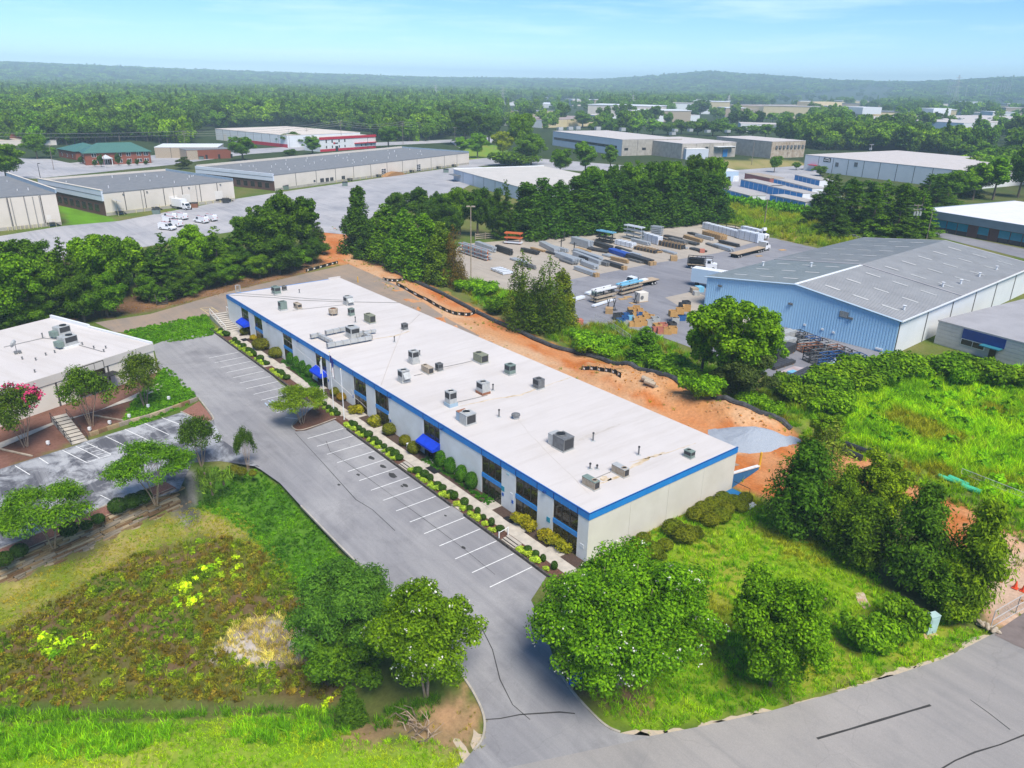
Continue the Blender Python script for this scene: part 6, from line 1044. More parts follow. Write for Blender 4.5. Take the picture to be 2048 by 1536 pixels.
# right hand hemlocks and poplars
for i, (k, u, v, vt, w, c, q) in enumerate((('pine0', 1640, 462, 345, 95, DG, 'dark spreading hemlock at the left end of the row before white warehouse'), ('pine1', 1690, 468, 352, 100, DG, 'dark spreading hemlock, second from left before the white warehouse'), ('pine2', 1740, 474, 362, 100, GR, 'hemlock, third from left before the white warehouse'), ('pine0', 1790, 478, 364, 95, DG, 'hemlock, fourth from left before the white warehouse'), ('pine1', 1832, 470, 372, 85, GR, 'hemlock closest to the utility pole with transformers'), ('pine2', 1866, 430, 352, 90, DG, 'hemlock above the corner of the grey blue office'), ('leafy1', 1910, 405, 332, 70, GR, 'leafy tree left of the bright poplars'), ('tall0', 1945, 400, 318, 48, LG, 'bright green poplar, left of two'), ('tall1', 1985, 400, 302, 60, LG, 'bright green poplar, taller right one of two'), ('leafy0', 2035, 395, 285, 80, DG, 'dark tree at the right edge above the office roof'), ('pine2', 1662, 470, 385, 80, CG, 'low dark hemlock by the storage units'), ('leafy2', 1640, 352, 330, 38, GR, 'small round tree before the logo wall of the white warehouse'), ('leafy0', 1548, 345, 308, 30, GR, 'small street tree left of the white warehouse'), ('leafy1', 1592, 340, 322, 20, GR, 'tiny street tree beside the white warehouse'))):
    tp(k, u, v, vt, w, c, q)
# small ornamental trees around the left building and the drive
t = tp('crape0', 52, 893, 772, 125, (.04, .075, .014), 'crape myrtle with bright pink blossoms in front of the small white building'); flowers(t, 'crape0', 90, M_bp, .22, 4, .72)
tp('crape1', 183, 852, 738, 112, (.045, .10, .014), 'bushy crape myrtle without flowers right of the concrete steps'); tp('crape0', 291, 812, 706, 98, (.045, .09, .018), 'crape myrtle with bare pale stems on the green bank')
tp('crape1', 404, 932, 835, 88, (.04, .085, .014), 'sparse multi stemmed crape myrtle at the corner of the left lot'); tp('crape0', 497, 944, 854, 44, (.035, .075, .014), 'narrow crape myrtle beside the drive at the ivy bank')
tp('canopy0', 312, 1004, 884, 165, (.055, .14, .012), 'wide umbrella shaped tree at the right end of the stone wall'); tp('canopy1', 106, 1090, 965, 185, (.062, .145, .012), 'wide umbrella shaped tree at the left part of the stone wall'); tp('canopy0', 604, 848, 770, 112, (.085, .155, .012), 'small umbrella shaped tree on the mulch island beside the flagpoles')
# clipped shrubs
def shrub(k, u, v, w, h, c, label, group=None, z=.05):
    p = G(u, v, z); return plant(k, p, w, h, c, label, 'shrub', 'shrub', group, parts=('foliage', 'stem'))
OL, CL, YO = (.075, .095, .014), (.028, .10, .012), (.20, .20, .02)
for u, v, w, h, c, q in ((523, 698, 3.0, 1.9, OL, 'large clipped olive shrub by the third window bay'), (553, 714, 2.5, 1.7, OL, 'clipped olive shrub between the large one and the upright row'), (531, 690, 1.7, 1.2, OL, 'olive shrub tucked behind the large clipped one'), (490, 669, 1.7, 1.3, OL, 'olive shrub under the farthest blue awning'), (508, 680, 1.4, 1.0, YO, 'yellowish low shrub beside the second window bay')): shrub('ball', u, v, w, h, c, q)
for i, (u, v) in enumerate(((584, 729), (595, 737), (608, 746), (620, 755))): shrub('column', u, v, 1.55, 2.1, CL, 'clipped upright shrub, %s from far end of the row by the flag awning' % ('first', 'second', 'third', 'last')[i], 'upright clipped shrubs')
for i, (u, v) in enumerate(((882, 933), (901, 947), (923, 963), (943, 977))): shrub('column', u, v, 1.5, 2.1, CL, 'clipped upright green shrub, %s of four along the wall by the near awning' % ('first', 'second', 'third', 'last')[i], 'upright clipped shrubs near the road')
for u, v, w, h, c, q in ((779, 868, 1.9, 1.5, OL, 'round olive shrub beside the white utility box'), (810, 890, 1.5, 1.4, OL, 'round shrub just right of the white utility box'), (828, 906, 1.7, 1.6, OL, 'round shrub left of the rubber mat under the near awning'), (673, 790, 1.8, 1.2, OL, 'olive shrub behind the bare flagpole'), (685, 800, 1.7, 1.1, (.12, .10, .02), 'brownish shrub behind the bare flagpole')): shrub('ball', u, v, w, h, c, q)
for u, v, w, h, q in ((714, 826, 2.3, 1.2, 'golden shrub at the fifth window bay'), (751, 848, 2.5, 1.2, 'golden shrub at the sixth window bay'), (1045, 1047, 2.6, 1.2, 'yellow green shrub left of the ninth bay, farther part'), (1060, 1060, 1.8, 1.2, 'golden shrub in front of the ninth window bay'), (1092, 1078, 1.8, 1.2, 'rust tipped golden shrub before the last window bay'), (1108, 1089, 2.0, 1.2, 'golden shrub in the middle before the last window bay'), (1126, 1100, 2.0, 1.1, 'golden shrub nearest the building corner')): shrub('loose', u, v, w, h, (.15, .165, .02), q)
k = 0
for a, c in ((91.5, 87.5), (84.5, 79.5), (79, 74), (73, 69), (67, 61), (54.5, 44.6), (42.3, 28.2), (25.6, 8.6), (5.6, .5)):
    n = max(2, int(abs(a-c)/1.25))
    for j in range(n):
        x = a+(c-a)*(j+.5+random.uniform(-.25, .25))/n; h = Vector((x, 3.25+random.uniform(-.08, .08), .05))
        plant('ball', h, random.uniform(.6, 1.25), random.uniform(.5, 1.0), (.022, .06, .012), 'small clipped dark green ball shrub in the planted strip along the walk', 'shrub', 'shrub', 'dark ball shrubs along the walk', parts=('foliage', 'stem')); plant('loose', Vector((x+.4, 3.85, .05)), random.uniform(.7, 1.4), random.uniform(.35, .7), (.21, .33, .08), 'low lime yellow shrub at the edge of the timber planter wall', 'shrub', 'shrub', 'lime shrubs along the planter wall', parts=('foliage', 'stem'))
for i, (u, v, w, q) in enumerate(((238, 1024, 2.0, 'dark clipped ball shrub at left of three by the umbrella tree'), (266, 1014, 1.9, 'dark clipped ball shrub, middle of three by the umbrella tree'), (289, 1005, 1.8, 'dark clipped ball shrub at right of three by the umbrella tree'), (198, 1046, 1.3, 'small dark clipped ball alone beside the stone wall'), (174, 1058, 1.2, 'little dark ball shrub at the edge of the left umbrella tree'), (140, 1070, 1.8, 'dark ball shrub behind the left umbrella tree'), (41, 1112, 1.6, 'dark clipped ball shrub at left end of stone wall'), (10, 1130, 1.7, 'dark shrub at the picture edge above the stone wall'), (485, 950, 1.2, 'low yellow green ball shrub on the ivy bank'), (506, 952, .9, 'smaller yellow green ball shrub on ivy bank'), (468, 945, 1.2, 'dark shrub behind the ivy bank grasses'))): shrub('ball', u, v, w, w*.8, (.018, .05, .012) if i < 8 else OL, q)
for u, v, w, q in ((425, 985, 2.6, 'large fountain grass beside the pale pebble patch'), (447, 965, 2.4, 'fountain grass behind the larger clump'), (412, 965, 2.0, 'fountain grass at the lot corner')): tp('fountain', u, v, v-45, w*24, (.07, .15, .04), q, 'ornamental_grass', cat='grass clump')
for i, (u, v, w, h) in enumerate(((1279, 1098, 1.9, 1.3), (1300, 1112, 2.2, 1.5), (1312, 1120, 1.8, 1.3), (1330, 1098, 1.6, 1.1), (1286, 1085, 1.5, 1.1), (1345, 1068, 2.3, 1.6), (1368, 1082, 2.6, 1.7), (1388, 1075, 1.8, 1.3), (1390, 1040, 2.0, 1.5), (1418, 1050, 2.1, 1.5), (1440, 1042, 2.2, 1.5), (1405, 1025, 1.8, 1.3), (1425, 1018, 2.0, 1.4), (1450, 1028, 1.9, 1.4), (1466, 1012, 1.9, 1.3), (1445, 1005, 1.8, 1.3), (1480, 1022, 1.8, 1.3), (1490, 1005, 1.6, 1.2), (1253, 1108, 1.3, .9))):
    shrub('shrub' if i in (2, 7) else 'ball', u, v, w, h, (.07, .10, .014), 'rounded olive shrub below the end wall, %s counted from the front corner' % ORD[i], 'shrubs below the end wall')
# hedge of vines on the right, behind the meadow
for i, (u, v, vt, w) in enumerate(((1640, 795, 745, 110), (1690, 780, 728, 120), (1735, 765, 712, 110), (1775, 755, 700, 100), (1810, 752, 712, 90), (1860, 752, 714, 110), (1920, 758, 708, 110), (1980, 765, 716, 110), (2040, 770, 725, 110), (1600, 812, 770, 90), (1660, 830, 780, 90), (1925, 775, 730, 60), (1570, 790, 745, 60))): tp('shrub', u, v, vt, w, random.choice([GR, LG, (.08, .17, .012)]), 'vine smothered bush in the thick hedge by the meadow, %s' % ('in the front row' if i in (0, 9, 10, 11, 12) else 'along the back'), 'shrub', 'vine hedge along the meadow', 'shrub')
for i, (u, v, vt, w) in enumerate(((1185, 705, 665, 80), (1215, 715, 690, 60), (1330, 745, 700, 90), (1360, 765, 720, 90), (1400, 790, 745, 80), (1160, 680, 655, 50), (1240, 700, 670, 50), (1545, 835, 800, 60), (1500, 815, 780, 60), (1430, 790, 750, 60))): tp('shrub', u, v, vt, w, random.choice([LG, (.09, .22, .012)]), 'bright weedy bush between the black pipe and the yard', 'shrub', 'weedy bushes along the black pipe', 'shrub')
for u, v, w, h, q in BUSHES: p = G(u, v); plant('bushy0', p, w, h, CG, q, 'shrub', 'shrub', parts=('foliage', 'stem'))

UB = ((20, 670, 600, 90), (70, 655, 590, 80), (300, 606, 545, 50), (352, 596, 540, 60), (415, 578, 520, 70), (450, 570, 515, 60), (520, 556, 505, 60), (590, 540, 490, 70), (625, 528, 470, 60), (235, 600, 505, 80), (300, 585, 490, 70), (360, 570, 480, 80), (430, 550, 470, 80), (90, 600, 480, 90))
for i, (u, v, vt, w) in enumerate(UB): tp('bushy%d' % (i % 2), u, v, vt, w, random.choice([DG, CG, GR]), 'low leafy understory tree at the foot of the wooded bank', group='understory of the wooded bank')
HB = ((1660, 425, 345, 90), (1710, 430, 350, 90), (1760, 436, 356, 95), (1810, 440, 362, 90), (1850, 415, 345, 80), (1880, 400, 340, 80), (1925, 392, 330, 80), (1960, 385, 322, 70), (1890, 420, 372, 70))
for i, (u, v, vt, w) in enumerate(HB): tp(('pine0', 'leafy1', 'pine2', 'bushy0')[i % 4], u, v, vt, w, (DG, CG, GR)[i % 3], 'dark tree in the second row of hemlocks before the white warehouse', group='second row of trees before the white warehouse')
MB_ = ((1245, 268, 238, 40), (1275, 270, 232, 46), (1305, 270, 234, 44), (1335, 270, 240, 46), (1362, 268, 236, 50), (1395, 270, 240, 50), (1425, 272, 238, 50), (1455, 274, 242, 46), (1480, 272, 250, 36), (1530, 276, 244, 44), (1560, 280, 250, 44), (1505, 274, 248, 40), (1235, 262, 246, 30), (1440, 262, 232, 40), (1400, 232, 196, 56), (1150, 214, 200, 26), (1060, 222, 198, 30), (1105, 210, 196, 30), (1545, 246, 222, 30), (1570, 246, 220, 32), (1600, 246, 224, 30), (1620, 250, 236, 30), (1650, 252, 234, 34), (1690, 256, 236, 36))
for i, (u, v, vt, w) in enumerate(MB_): tp('far%d' % (i % 3), u, v, vt, w, (LG if i in (0, 1, 2, 18) else GR if i % 2 else DG), 'tree in the broken belt of trees behind the concrete warehouse', group='belt of trees behind the concrete warehouse')
# ================================================================== STUFF: woods, grass, weeds (instances on points)
HID = []
def proto_obj(me, m=None):
    me = me.copy(); me.materials.clear(); me.materials.append(m or LEAFI); o = bpy.data.objects.new('proto', me); return o
def scatter(name, P, protos, scl, col, pick=None, rz=None):
    n = len(P); c = bpy.data.collections.new('proto_'+name)
    for i, o in enumerate(protos): o.name = '%s_%02d' % (name, i); c.objects.link(o)
    me = bpy.data.meshes.new(name); me.vertices.add(n); me.vertices.foreach_set('co', np.asarray(P, np.float32).ravel())
    def at(k, t, v, f='value'): a = me.attributes.new(k, t, 'POINT'); a.data.foreach_set(f, v)
    scl = np.broadcast_to(np.asarray(scl, float), (n, 3)) if np.ndim(scl) != 1 else np.repeat(np.asarray(scl)[:, None], 3, 1)
    at('scl', 'FLOAT_VECTOR', np.ascontiguousarray(scl, np.float32).ravel(), 'vector'); at('rz', 'FLOAT', (np.random.rand(n)*6.28 if rz is None else rz).astype(np.float32)); at('pick', 'INT', (np.random.randint(0, len(protos), n) if pick is None else pick).astype(np.int32))
    at('col', 'FLOAT_COLOR', np.column_stack([col, np.ones(n)]).astype(np.float32).ravel(), 'color')
    o = bpy.data.objects.new(name, me); COL.objects.link(o); tag(o, kind='stuff')
    g = bpy.data.node_groups.new(name, 'GeometryNodeTree'); g.interface.new_socket('Geometry', in_out='INPUT', socket_type='NodeSocketGeometry'); g.interface.new_socket('Geometry', in_out='OUTPUT', socket_type='NodeSocketGeometry')
    N = g.nodes; l = g.links; gi = N.new('NodeGroupInput'); go = N.new('NodeGroupOutput'); ip = N.new('GeometryNodeInstanceOnPoints'); ci = N.new('GeometryNodeCollectionInfo'); ci.inputs[0].default_value = c; ci.inputs[1].default_value = True; ci.inputs[2].default_value = True; ip.inputs['Pick Instance'].default_value = True
    def na(k, t): q = N.new('GeometryNodeInputNamedAttribute'); q.data_type = t; q.inputs[0].default_value = k; return q.outputs[0]
    cx = N.new('ShaderNodeCombineXYZ'); l.new(na('rz', 'FLOAT'), cx.inputs[2]); er = N.new('FunctionNodeEulerToRotation'); l.new(cx.outputs[0], er.inputs[0])
    l.new(gi.outputs[0], ip.inputs['Points']); l.new(ci.outputs[0], ip.inputs['Instance']); l.new(na('pick', 'INT'), ip.inputs['Instance Index']); l.new(er.outputs[0], ip.inputs['Rotation']); l.new(na('scl', 'FLOAT_VECTOR'), ip.inputs['Scale']); l.new(ip.outputs[0], go.inputs[0])
    md = o.modifiers.new('scatter', 'NODES'); md.node_group = g; return o
def tuft(name, n, h, spread, w, seed, lean=.5):
    rs = np.random.RandomState(seed); b = MB(); rn = []
    for i in range(n):
        a = rs.uniform(0, 2*pi); r = spread*rs.uniform(0, 1)**.5; x, y = r*cos(a), r*sin(a); H = h*rs.uniform(.55, 1.15); a2 = rs.uniform(0, 2*pi); le = lean*H*rs.uniform(.2, 1); dx, dy = cos(a2)*le, sin(a2)*le; q = rs.uniform(0, pi); wx, wy = cos(q)*w, sin(q)*w
        b.add([(x-wx, y-wy, -.03), (x+wx, y+wy, -.03), (x+dx*.45+wx*.8, y+dy*.45+wy*.8, H*.62), (x+dx*.45-wx*.8, y+dy*.45-wy*.8, H*.62), (x+dx, y+dy, H)], [(0, 1, 2, 3), (3, 2, 4)]); k = rs.uniform(); rn += [k, k]
    me = b.mesh(name, [LEAFI]); a = me.attributes.new('rnd', 'FLOAT', 'FACE'); a.data.foreach_set('value', np.array(rn, np.float32)); return bpy.data.objects.new(name, me)
def clump(name, n, r, h, L, Wd, seed):
    rs = np.random.RandomState(seed); lb = [(rs.uniform(-.4, .4)*r, rs.uniform(-.4, .4)*r, h*.4, r*.6, r*.6, h*.6) for _ in range(5)]; C, N = lobes_leaves(lb, n, rs, .8, .6); return bpy.data.objects.new(name, leafmesh(name, C, N, L, Wd, rs, mats=[LEAFI]))
def fill(poly, spacing, seed=1, keep=None, rag=0, avoid=()):
    rs = np.random.RandomState(seed); px = [p[0] for p in poly]; py = [p[1] for p in poly]; x0, x1, y0, y1 = min(px)-rag, max(px)+rag, min(py)-rag, max(py)+rag
    x1 = min(x1, CV.x+220); x0 = max(x0, CV.x-220); y1 = min(y1, CV.y+220); y0 = max(y0, CV.y-260)
    n = int((x1-x0)*(y1-y0)/spacing**2); X = rs.uniform(x0, x1, n); Y = rs.uniform(y0, y1, n); m = in_poly(X, Y, poly) if not rag else (poly_dist(X, Y, poly)+(fbm(X*.4, Y*.4, 3)-.5)*2*rag < 0)
    for a in avoid: m &= ~in_poly(X, Y, a)
    X, Y = X[m], Y[m]; d = np.column_stack([X-CV.x, Y-CV.y, np.full(len(X), -CV.z)]); f = d@np.array(CF); u = 1024+FPX*(d@np.array(CR))/np.maximum(f, .1); v = 768-FPX*(d@np.array(CU))/np.maximum(f, .1)
    m = (f > 1) & (u > -160) & (u < 2210) & (v < 1700); X, Y = X[m], Y[m]; return np.column_stack([X, Y, Hn(X, Y)])
def cols(P, stops, s=.25, seed=0, jit=.16):
    """colour per plant from a patchy noise, between the given colours"""
    rs = np.random.RandomState(seed); c = 1; t = np.clip((fbm(P[:, 0]*s+seed*7.3, P[:, 1]*s+seed*3.1, 4)-.28)/.44, 0, .9999)*(len(stops)-1); i = t.astype(int); f = (t-i)[:, None]; S = np.array(stops); c = S[i]*(1-f)+S[i+1]*f; return c*np.array([1.45, 1.4, .35])*rs.uniform(1-jit, 1+jit, (len(P), 1))
T1 = [tuft('g', 13, .26, .22, .022, 60+i, 1.5) for i in range(3)]; T2 = [tuft('w', 18, .55, .3, .026, 70+i, 1.15) for i in range(3)]; T3 = [tuft('t', 24, 1.1, .35, .03, 80+i, 1.0) for i in range(3)]
K1 = [clump('k', 46, .42, .42, .26, .15, 90+i) for i in range(3)]
cp = lambda L: [bpy.data.objects.new('p', o.data) for o in L]
LOTP = PX([(1060, 1146), (1022, 1104), (999, 1082), (794, 930), (553, 772), (436, 667), (337, 678), (306, 690), (318, 735), (397, 797), (426, 838), (480, 918), (520, 938), (560, 966), (602, 1012), (704, 1116), (770, 1170), (860, 1280), (925, 1350), (950, 1392), (970, 1440), (966, 1478), (930, 1520), (900, 1560), (1300, 1475), (1240, 1466), (1190, 1436), (1145, 1386), (1108, 1318), (1085, 1250), (1062, 1200)])
P = fill(Z_lawn, .27, 1, rag=1.0, avoid=[LOTP]); scatter('lawn_grass', P, cp(T1), np.random.uniform(.5, 1.0, len(P)), cols(P, [(.14, .28, .02), (.19, .34, .02), (.28, .36, .045)], .3, 1))
W1 = PX([(-200, 1450), (0, 1435), (180, 1425), (300, 1432), (375, 1445), (340, 1478), (250, 1508), (120, 1512), (0, 1530), (-200, 1540)]); W2 = PX([(470, 1420), (560, 1405), (670, 1412), (700, 1440), (680, 1475), (590, 1490), (500, 1488), (455, 1465)])
P = np.vstack([fill(W1, .42, 2, rag=.6), fill(W2, .42, 3, rag=.6)]); scatter('tall_grass', P, cp(T2), np.random.uniform(.7, 1.25, len(P)), cols(P, [(.07, .2, .012), (.12, .3, .014), (.16, .36, .02)], .5, 2))
P = fill(Z_meadow, .36, 4, rag=1.2, avoid=[Z_pale]); s = np.random.uniform(.35, 1.0, len(P)); scatter('meadow_weeds', P, cp(T2)+cp(K1), s, cols(P, [(.07, .13, .014), (.13, .20, .016), (.12, .085, .03), (.11, .16, .016), (.16, .11, .055), (.14, .24, .016)], .3, 3, .35))
EB = PX([(-300, 1398), (0, 1402), (300, 1402), (560, 1392), (690, 1400), (700, 1440), (560, 1416), (300, 1428), (0, 1430), (-300, 1440)], -.9); P = fill(EB, .34, 25, rag=.8); scatter('edge_grass', P, cp(T2), np.random.uniform(.5, 1.1, len(P)), cols(P, [(.06, .17, .012), (.13, .28, .012)], .5, 20, .25))
P = fill(Z_pale, .4, 5, rag=1.6); scatter('dead_weeds', P, cp(T2), np.random.uniform(.4, .9, len(P)), cols(P, [(.5, .46, .4), (.3, .24, .18), (.55, .52, .48)], .8, 4, .3))
G1 = PX([(330, 1230), (340, 1180), (420, 1130), (500, 1130), (470, 1190), (400, 1215), (360, 1240)], BZ); G3 = PX([(560, 1400), (640, 1370), (690, 1400), (640, 1420)], -1.5); G2 = PX([(80, 1290), (110, 1265), (200, 1260), (200, 1300), (120, 1315)], BZ)
P = np.vstack([fill(G1, 1.0, 6, rag=2.5), fill(G2, 1.1, 7, rag=1.5), fill(G3, 1.3, 8, rag=.5)]); scatter('goldenrod', P, cp(K1), np.random.uniform(.6, 1.7, len(P)), cols(P, [(.15, .30, .02), (.34, .46, .03), (.12, .28, .02)], .6, 5, .25))
P = fill(Z_strip, .25, 8, rag=.7); scatter('dry_grass', P, cp(T1), np.random.uniform(.3, .75, len(P)), cols(P, [(.18, .24, .02), (.26, .24, .06), (.14, .24, .014), (.30, .26, .09)], .3, 6, .2))
P = fill(Z_ivy, .29, 9, rag=.3, avoid=[LOTP]); scatter('ivy_cover', P, cp(K1)+cp(T2), np.random.uniform(.35, .7, len(P)), cols(P, [(.03, .10, .012), (.055, .16, .014), (.085, .22, .016)], .5, 7, .25))
P = np.vstack([fill(Z_green1, .42, 10), fill(Z_green3, .4, 11)]); scatter('juniper_cover', P, cp(K1), np.random.uniform(.5, .95, len(P)), cols(P, [(.05, .15, .01), (.08, .21, .012)], .5, 8, .2))
for i, pg in enumerate(([(562, 724), (572, 718), (605, 742), (640, 774), (628, 780), (600, 752)], [(842, 920), (862, 912), (880, 928), (900, 945), (940, 980), (970, 990), (990, 1003), (975, 1012), (945, 990), (905, 958), (860, 932)])):
    P = fill(PX(pg, .05), .22, 12+i); P[:, 2] = .05; scatter('bed_cover', P, cp(K1), np.random.uniform(.35, .55, len(P)), cols(P, [(.02, .085, .012), (.035, .12, .014)], 1, 9, .2))
AV = [PX([(1185, 1125), (1436, 998), (1460, 985), (1420, 960), (1150, 1090)]), LOTP]
P = fill(Z_rslope, .33, 14, rag=.5, avoid=AV); scatter('slope_grass', P, cp(T1)+cp(T2), np.random.uniform(.4, 1.0, len(P)), cols(P, [(.10, .25, .012), (.17, .36, .012), (.22, .35, .02), (.14, .33, .012), (.24, .27, .05)], .22, 10, .2))
P = fill(Z_rmead, .55, 15, rag=1.5, avoid=[Z_dirt]); scatter('meadow_grass', P, cp(T3), np.random.uniform(.55, 1.15, len(P)), cols(P, [(.11, .25, .012), (.2, .40, .014), (.27, .43, .02), (.15, .32, .012), (.2, .22, .03)], .14, 11, .22))
GP = PX([(1600, 862), (1650, 862), (1760, 896), (1900, 955), (2080, 1045), (2250, 1130), (2250, 1190), (2060, 1095), (1900, 1005), (1740, 925), (1600, 880)]); P = fill(GP, .5, 26, rag=.8); scatter('pipe_weeds', P, cp(T2)+cp(T3), np.random.uniform(.5, .9, len(P)), cols(P, [(.10, .22, .014), (.16, .32, .014), (.2, .2, .04)], .3, 26, .25))
P = fill(Z_rmead, 2.6, 16, rag=1, avoid=[Z_dirt]); scatter('meadow_clumps', P, cp(K1), np.random.uniform(1.4, 3.2, len(P)), cols(P, [(.05, .15, .012), (.10, .25, .012)], .3, 12, .25))
P = fill(Z_weed, .6, 17, rag=1.5, avoid=[Z_dirt]); scatter('weedy_strip', P, cp(T3)+cp(T2), np.random.uniform(.6, 1.3, len(P)), cols(P, [(.08, .13, .014), (.09, .25, .012), (.17, .15, .05), (.12, .28, .012)], .3, 13, .25))
P = fill(Z_field, 1.1, 18, rag=2); scatter('field_weeds', P, cp(T3)+cp(K1), np.random.uniform(1.0, 2.0, len(P)), cols(P, [(.10, .19, .014), (.16, .25, .02), (.19, .21, .04), (.11, .22, .014)], .1, 14, .25))
P = fill(PX([(1185, 1118), (1240, 1090), (1436, 990), (1500, 980), (1510, 1000), (1440, 1012), (1300, 1090), (1220, 1130)]), .5, 19); scatter('wall_weeds', P, cp(T1), np.random.uniform(.5, 1.2, len(P)), cols(P, [(.14, .15, .03), (.2, .15, .07)], .6, 15, .25))
P = fill(Z_litter, .55, 20, rag=1); scatter('leaf_litter', P, cp(T1), np.random.uniform(.3, .6, len(P)), cols(P, [(.22, .12, .06), (.12, .075, .035), (.28, .17, .09)], .8, 16, .3))
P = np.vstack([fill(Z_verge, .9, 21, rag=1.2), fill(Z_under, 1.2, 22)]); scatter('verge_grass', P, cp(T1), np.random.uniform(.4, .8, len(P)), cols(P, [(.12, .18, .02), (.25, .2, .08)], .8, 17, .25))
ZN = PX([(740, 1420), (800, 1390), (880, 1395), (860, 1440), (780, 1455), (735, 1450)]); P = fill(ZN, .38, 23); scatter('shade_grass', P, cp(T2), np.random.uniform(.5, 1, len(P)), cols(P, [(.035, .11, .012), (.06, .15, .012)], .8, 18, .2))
ZH = PX([(1430, 390), (1500, 405), (1640, 425), (1780, 462), (1770, 474), (1640, 440), (1500, 418), (1425, 400)]); P = fill(ZH, .9, 24); scatter('kudzu_hedge', P, cp(K1), np.column_stack([np.full(len(P), 3.2)]*2+[np.random.uniform(5.5, 8.5, len(P))]), cols(P, [(.05, .16, .012), (.08, .22, .012)], .3, 19, .2))
def rock(nm, seed):
    rs = np.random.RandomState(seed); b = MB(); n = 6; b.v = [(0, 0, .42)]+[(.5*cos(2*pi*k/n)*rs.uniform(.7, 1.2), .5*sin(2*pi*k/n)*rs.uniform(.7, 1.2), rs.uniform(.1, .3)) for k in range(n)]+[(.55*cos(2*pi*k/n)*rs.uniform(.8, 1.1), .55*sin(2*pi*k/n), -.1) for k in range(n)]
    b.f = [(0, 1+k, 1+(k+1) % n) for k in range(n)]+[(1+k, 7+k, 7+(k+1) % n, 1+(k+1) % n) for k in range(n)]; b.m = [0]*len(b.f); me = b.mesh(nm, [LEAFI]); a = me.attributes.new('rnd', 'FLOAT', 'FACE'); a.data.foreach_set('value', rs.uniform(.2, .6, len(b.f)).astype(np.float32)); return bpy.data.objects.new(nm, me)
P = np.vstack([fill(MOUND, .7, 40, rag=1), fill(Z_dirt, 2.2, 41)]); scatter('earth_clods', P, [rock('r', 1), rock('r', 2), rock('r', 3)], np.random.uniform(.08, .45, len(P))**1.2, cols(P, [(.3, .13, .09), (.34, .19, .3), (.28, .2, .4)], .5, 41, .3))
P = fill(Z_dirt, 1.3, 42, keep=None); P = P[fbm(P[:, 0]*.25+4, P[:, 1]*.25, 3) > .58]; scatter('dirt_weeds', P, cp(T2)+cp(T1), np.random.uniform(.4, .9, len(P)), cols(P, [(.10, .18, .02), (.16, .2, .03)], .5, 42, .3))
# ------------------------------------------------------------------ woods
CLEAR = [PX(q) for q in (
 [(-300, 700), (-300, 300), (0, 290), (110, 292), (190, 287), (250, 282), (330, 288), (400, 292), (440, 266), (520, 262), (640, 268), (700, 279), (760, 282), (860, 283), (900, 274), (1010, 268), (1080, 266), (1240, 270), (1500, 268), (1560, 285), (1620, 300), (1780, 303), (1990, 318), (1900, 345), (2100, 380), (2400, 420), (2600, 1600), (-600, 1600)], [(380, 300), (395, 262), (560, 252), (740, 264), (760, 285), (640, 300)],
 [(1000, 268), (1000, 204), (1120, 200), (1200, 214), (1195, 228), (1330, 232), (1380, 215), (1480, 212), (1560, 222), (1600, 236), (1640, 262), (1600, 285), (1260, 268), (1140, 268)], [(1470, 250), (1480, 232), (1560, 226), (1700, 222), (1780, 225), (1720, 240), (1600, 248), (1580, 256)], [(1690, 275), (1700, 232), (1760, 226), (1930, 232), (2300, 226), (2300, 322), (1990, 318), (1900, 296), (1760, 276)],
 [(1520, 214), (1560, 200), (1740, 197), (1790, 200), (1740, 222), (1560, 232), (1380, 232), (1380, 224)], [(1860, 214), (2300, 205), (2300, 226), (1880, 228)], [(590, 206), (690, 203), (690, 209), (590, 212)])]
def wood(n, r0, r1, seed, hb):
    rs = np.random.RandomState(seed); a = rs.uniform(-R(41), R(41), n)+atan2(CF.y, CF.x); r = np.sqrt(rs.uniform(r0*r0, r1*r1, n)); X = CV.x+r*np.cos(a); Y = CV.y+r*np.sin(a); m = np.ones(n, bool)
    for k, c in enumerate(CLEAR): m &= (poly_dist(X, Y, c) > 2) | ((rs.uniform(0, 1, n) < .03) & (k > 1))
    X, Y = X[m], Y[m]; return np.column_stack([X, Y, Hn(X, Y)-.3])
FP = ['far0', 'far1', 'far2', 'farcone']
def wcol(P, seed): return cols(P, [(.036, .08, .016), (.075, .16, .018), (.045, .11, .018), (.11, .2, .02), (.032, .075, .016)], .035, seed, .4)
near = wood(15000, 300, 760, 30, 0)
# thin to a spacing of about 5.5 m, then the ones that show largest become trees of their own
o_ = np.argsort(np.hypot(near[:, 0]-CV.x, near[:, 1]-CV.y)); sel = []; cell = {}
for i in o_:
    k = (int(near[i, 0]//8.2), int(near[i, 1]//8.2))
    if k in cell: continue
    cell[k] = 1; sel.append(i)
near = near[sel]; un = np.array([proj(p)[0] for p in near]); lf = [i for i in range(len(un)) if -20 < un[i] < 950][:80]; rt = [i for i in range(len(un)) if 950 <= un[i] < 2060][:80]; ot = [i for i in range(len(un)) if i not in set(lf+rt)]; near = near[lf+rt+ot]; nI = 160
wc = wcol(near, 31)
for i in range(min(nI, len(near))):
    p = near[i]; q = random.choice([0, 0, 0, 1, 1, 1, 2, 2, 2, 3]); u, v = proj(p); h = random.uniform(13, 21) if u < 1600 else random.uniform(9, 13)
    w = 'left of the far road' if u < 420 else 'behind the red trimmed building' if u < 900 else 'behind the concrete warehouse' if u < 1560 else 'behind the white warehouse on the right'
    plant(FP[q], Vector(p), random.uniform(10, 16) if q < 3 else 8, h, tuple(wc[i]/np.array([1.5, 1.32, .6])), 'tree in the front ranks of the wood '+w, group='wood '+w)
def wsc(n, a, b): s = np.random.uniform(a, b, n); return np.column_stack([s*np.random.uniform(.85, 1.15, n), s*np.random.uniform(.85, 1.15, n), s])
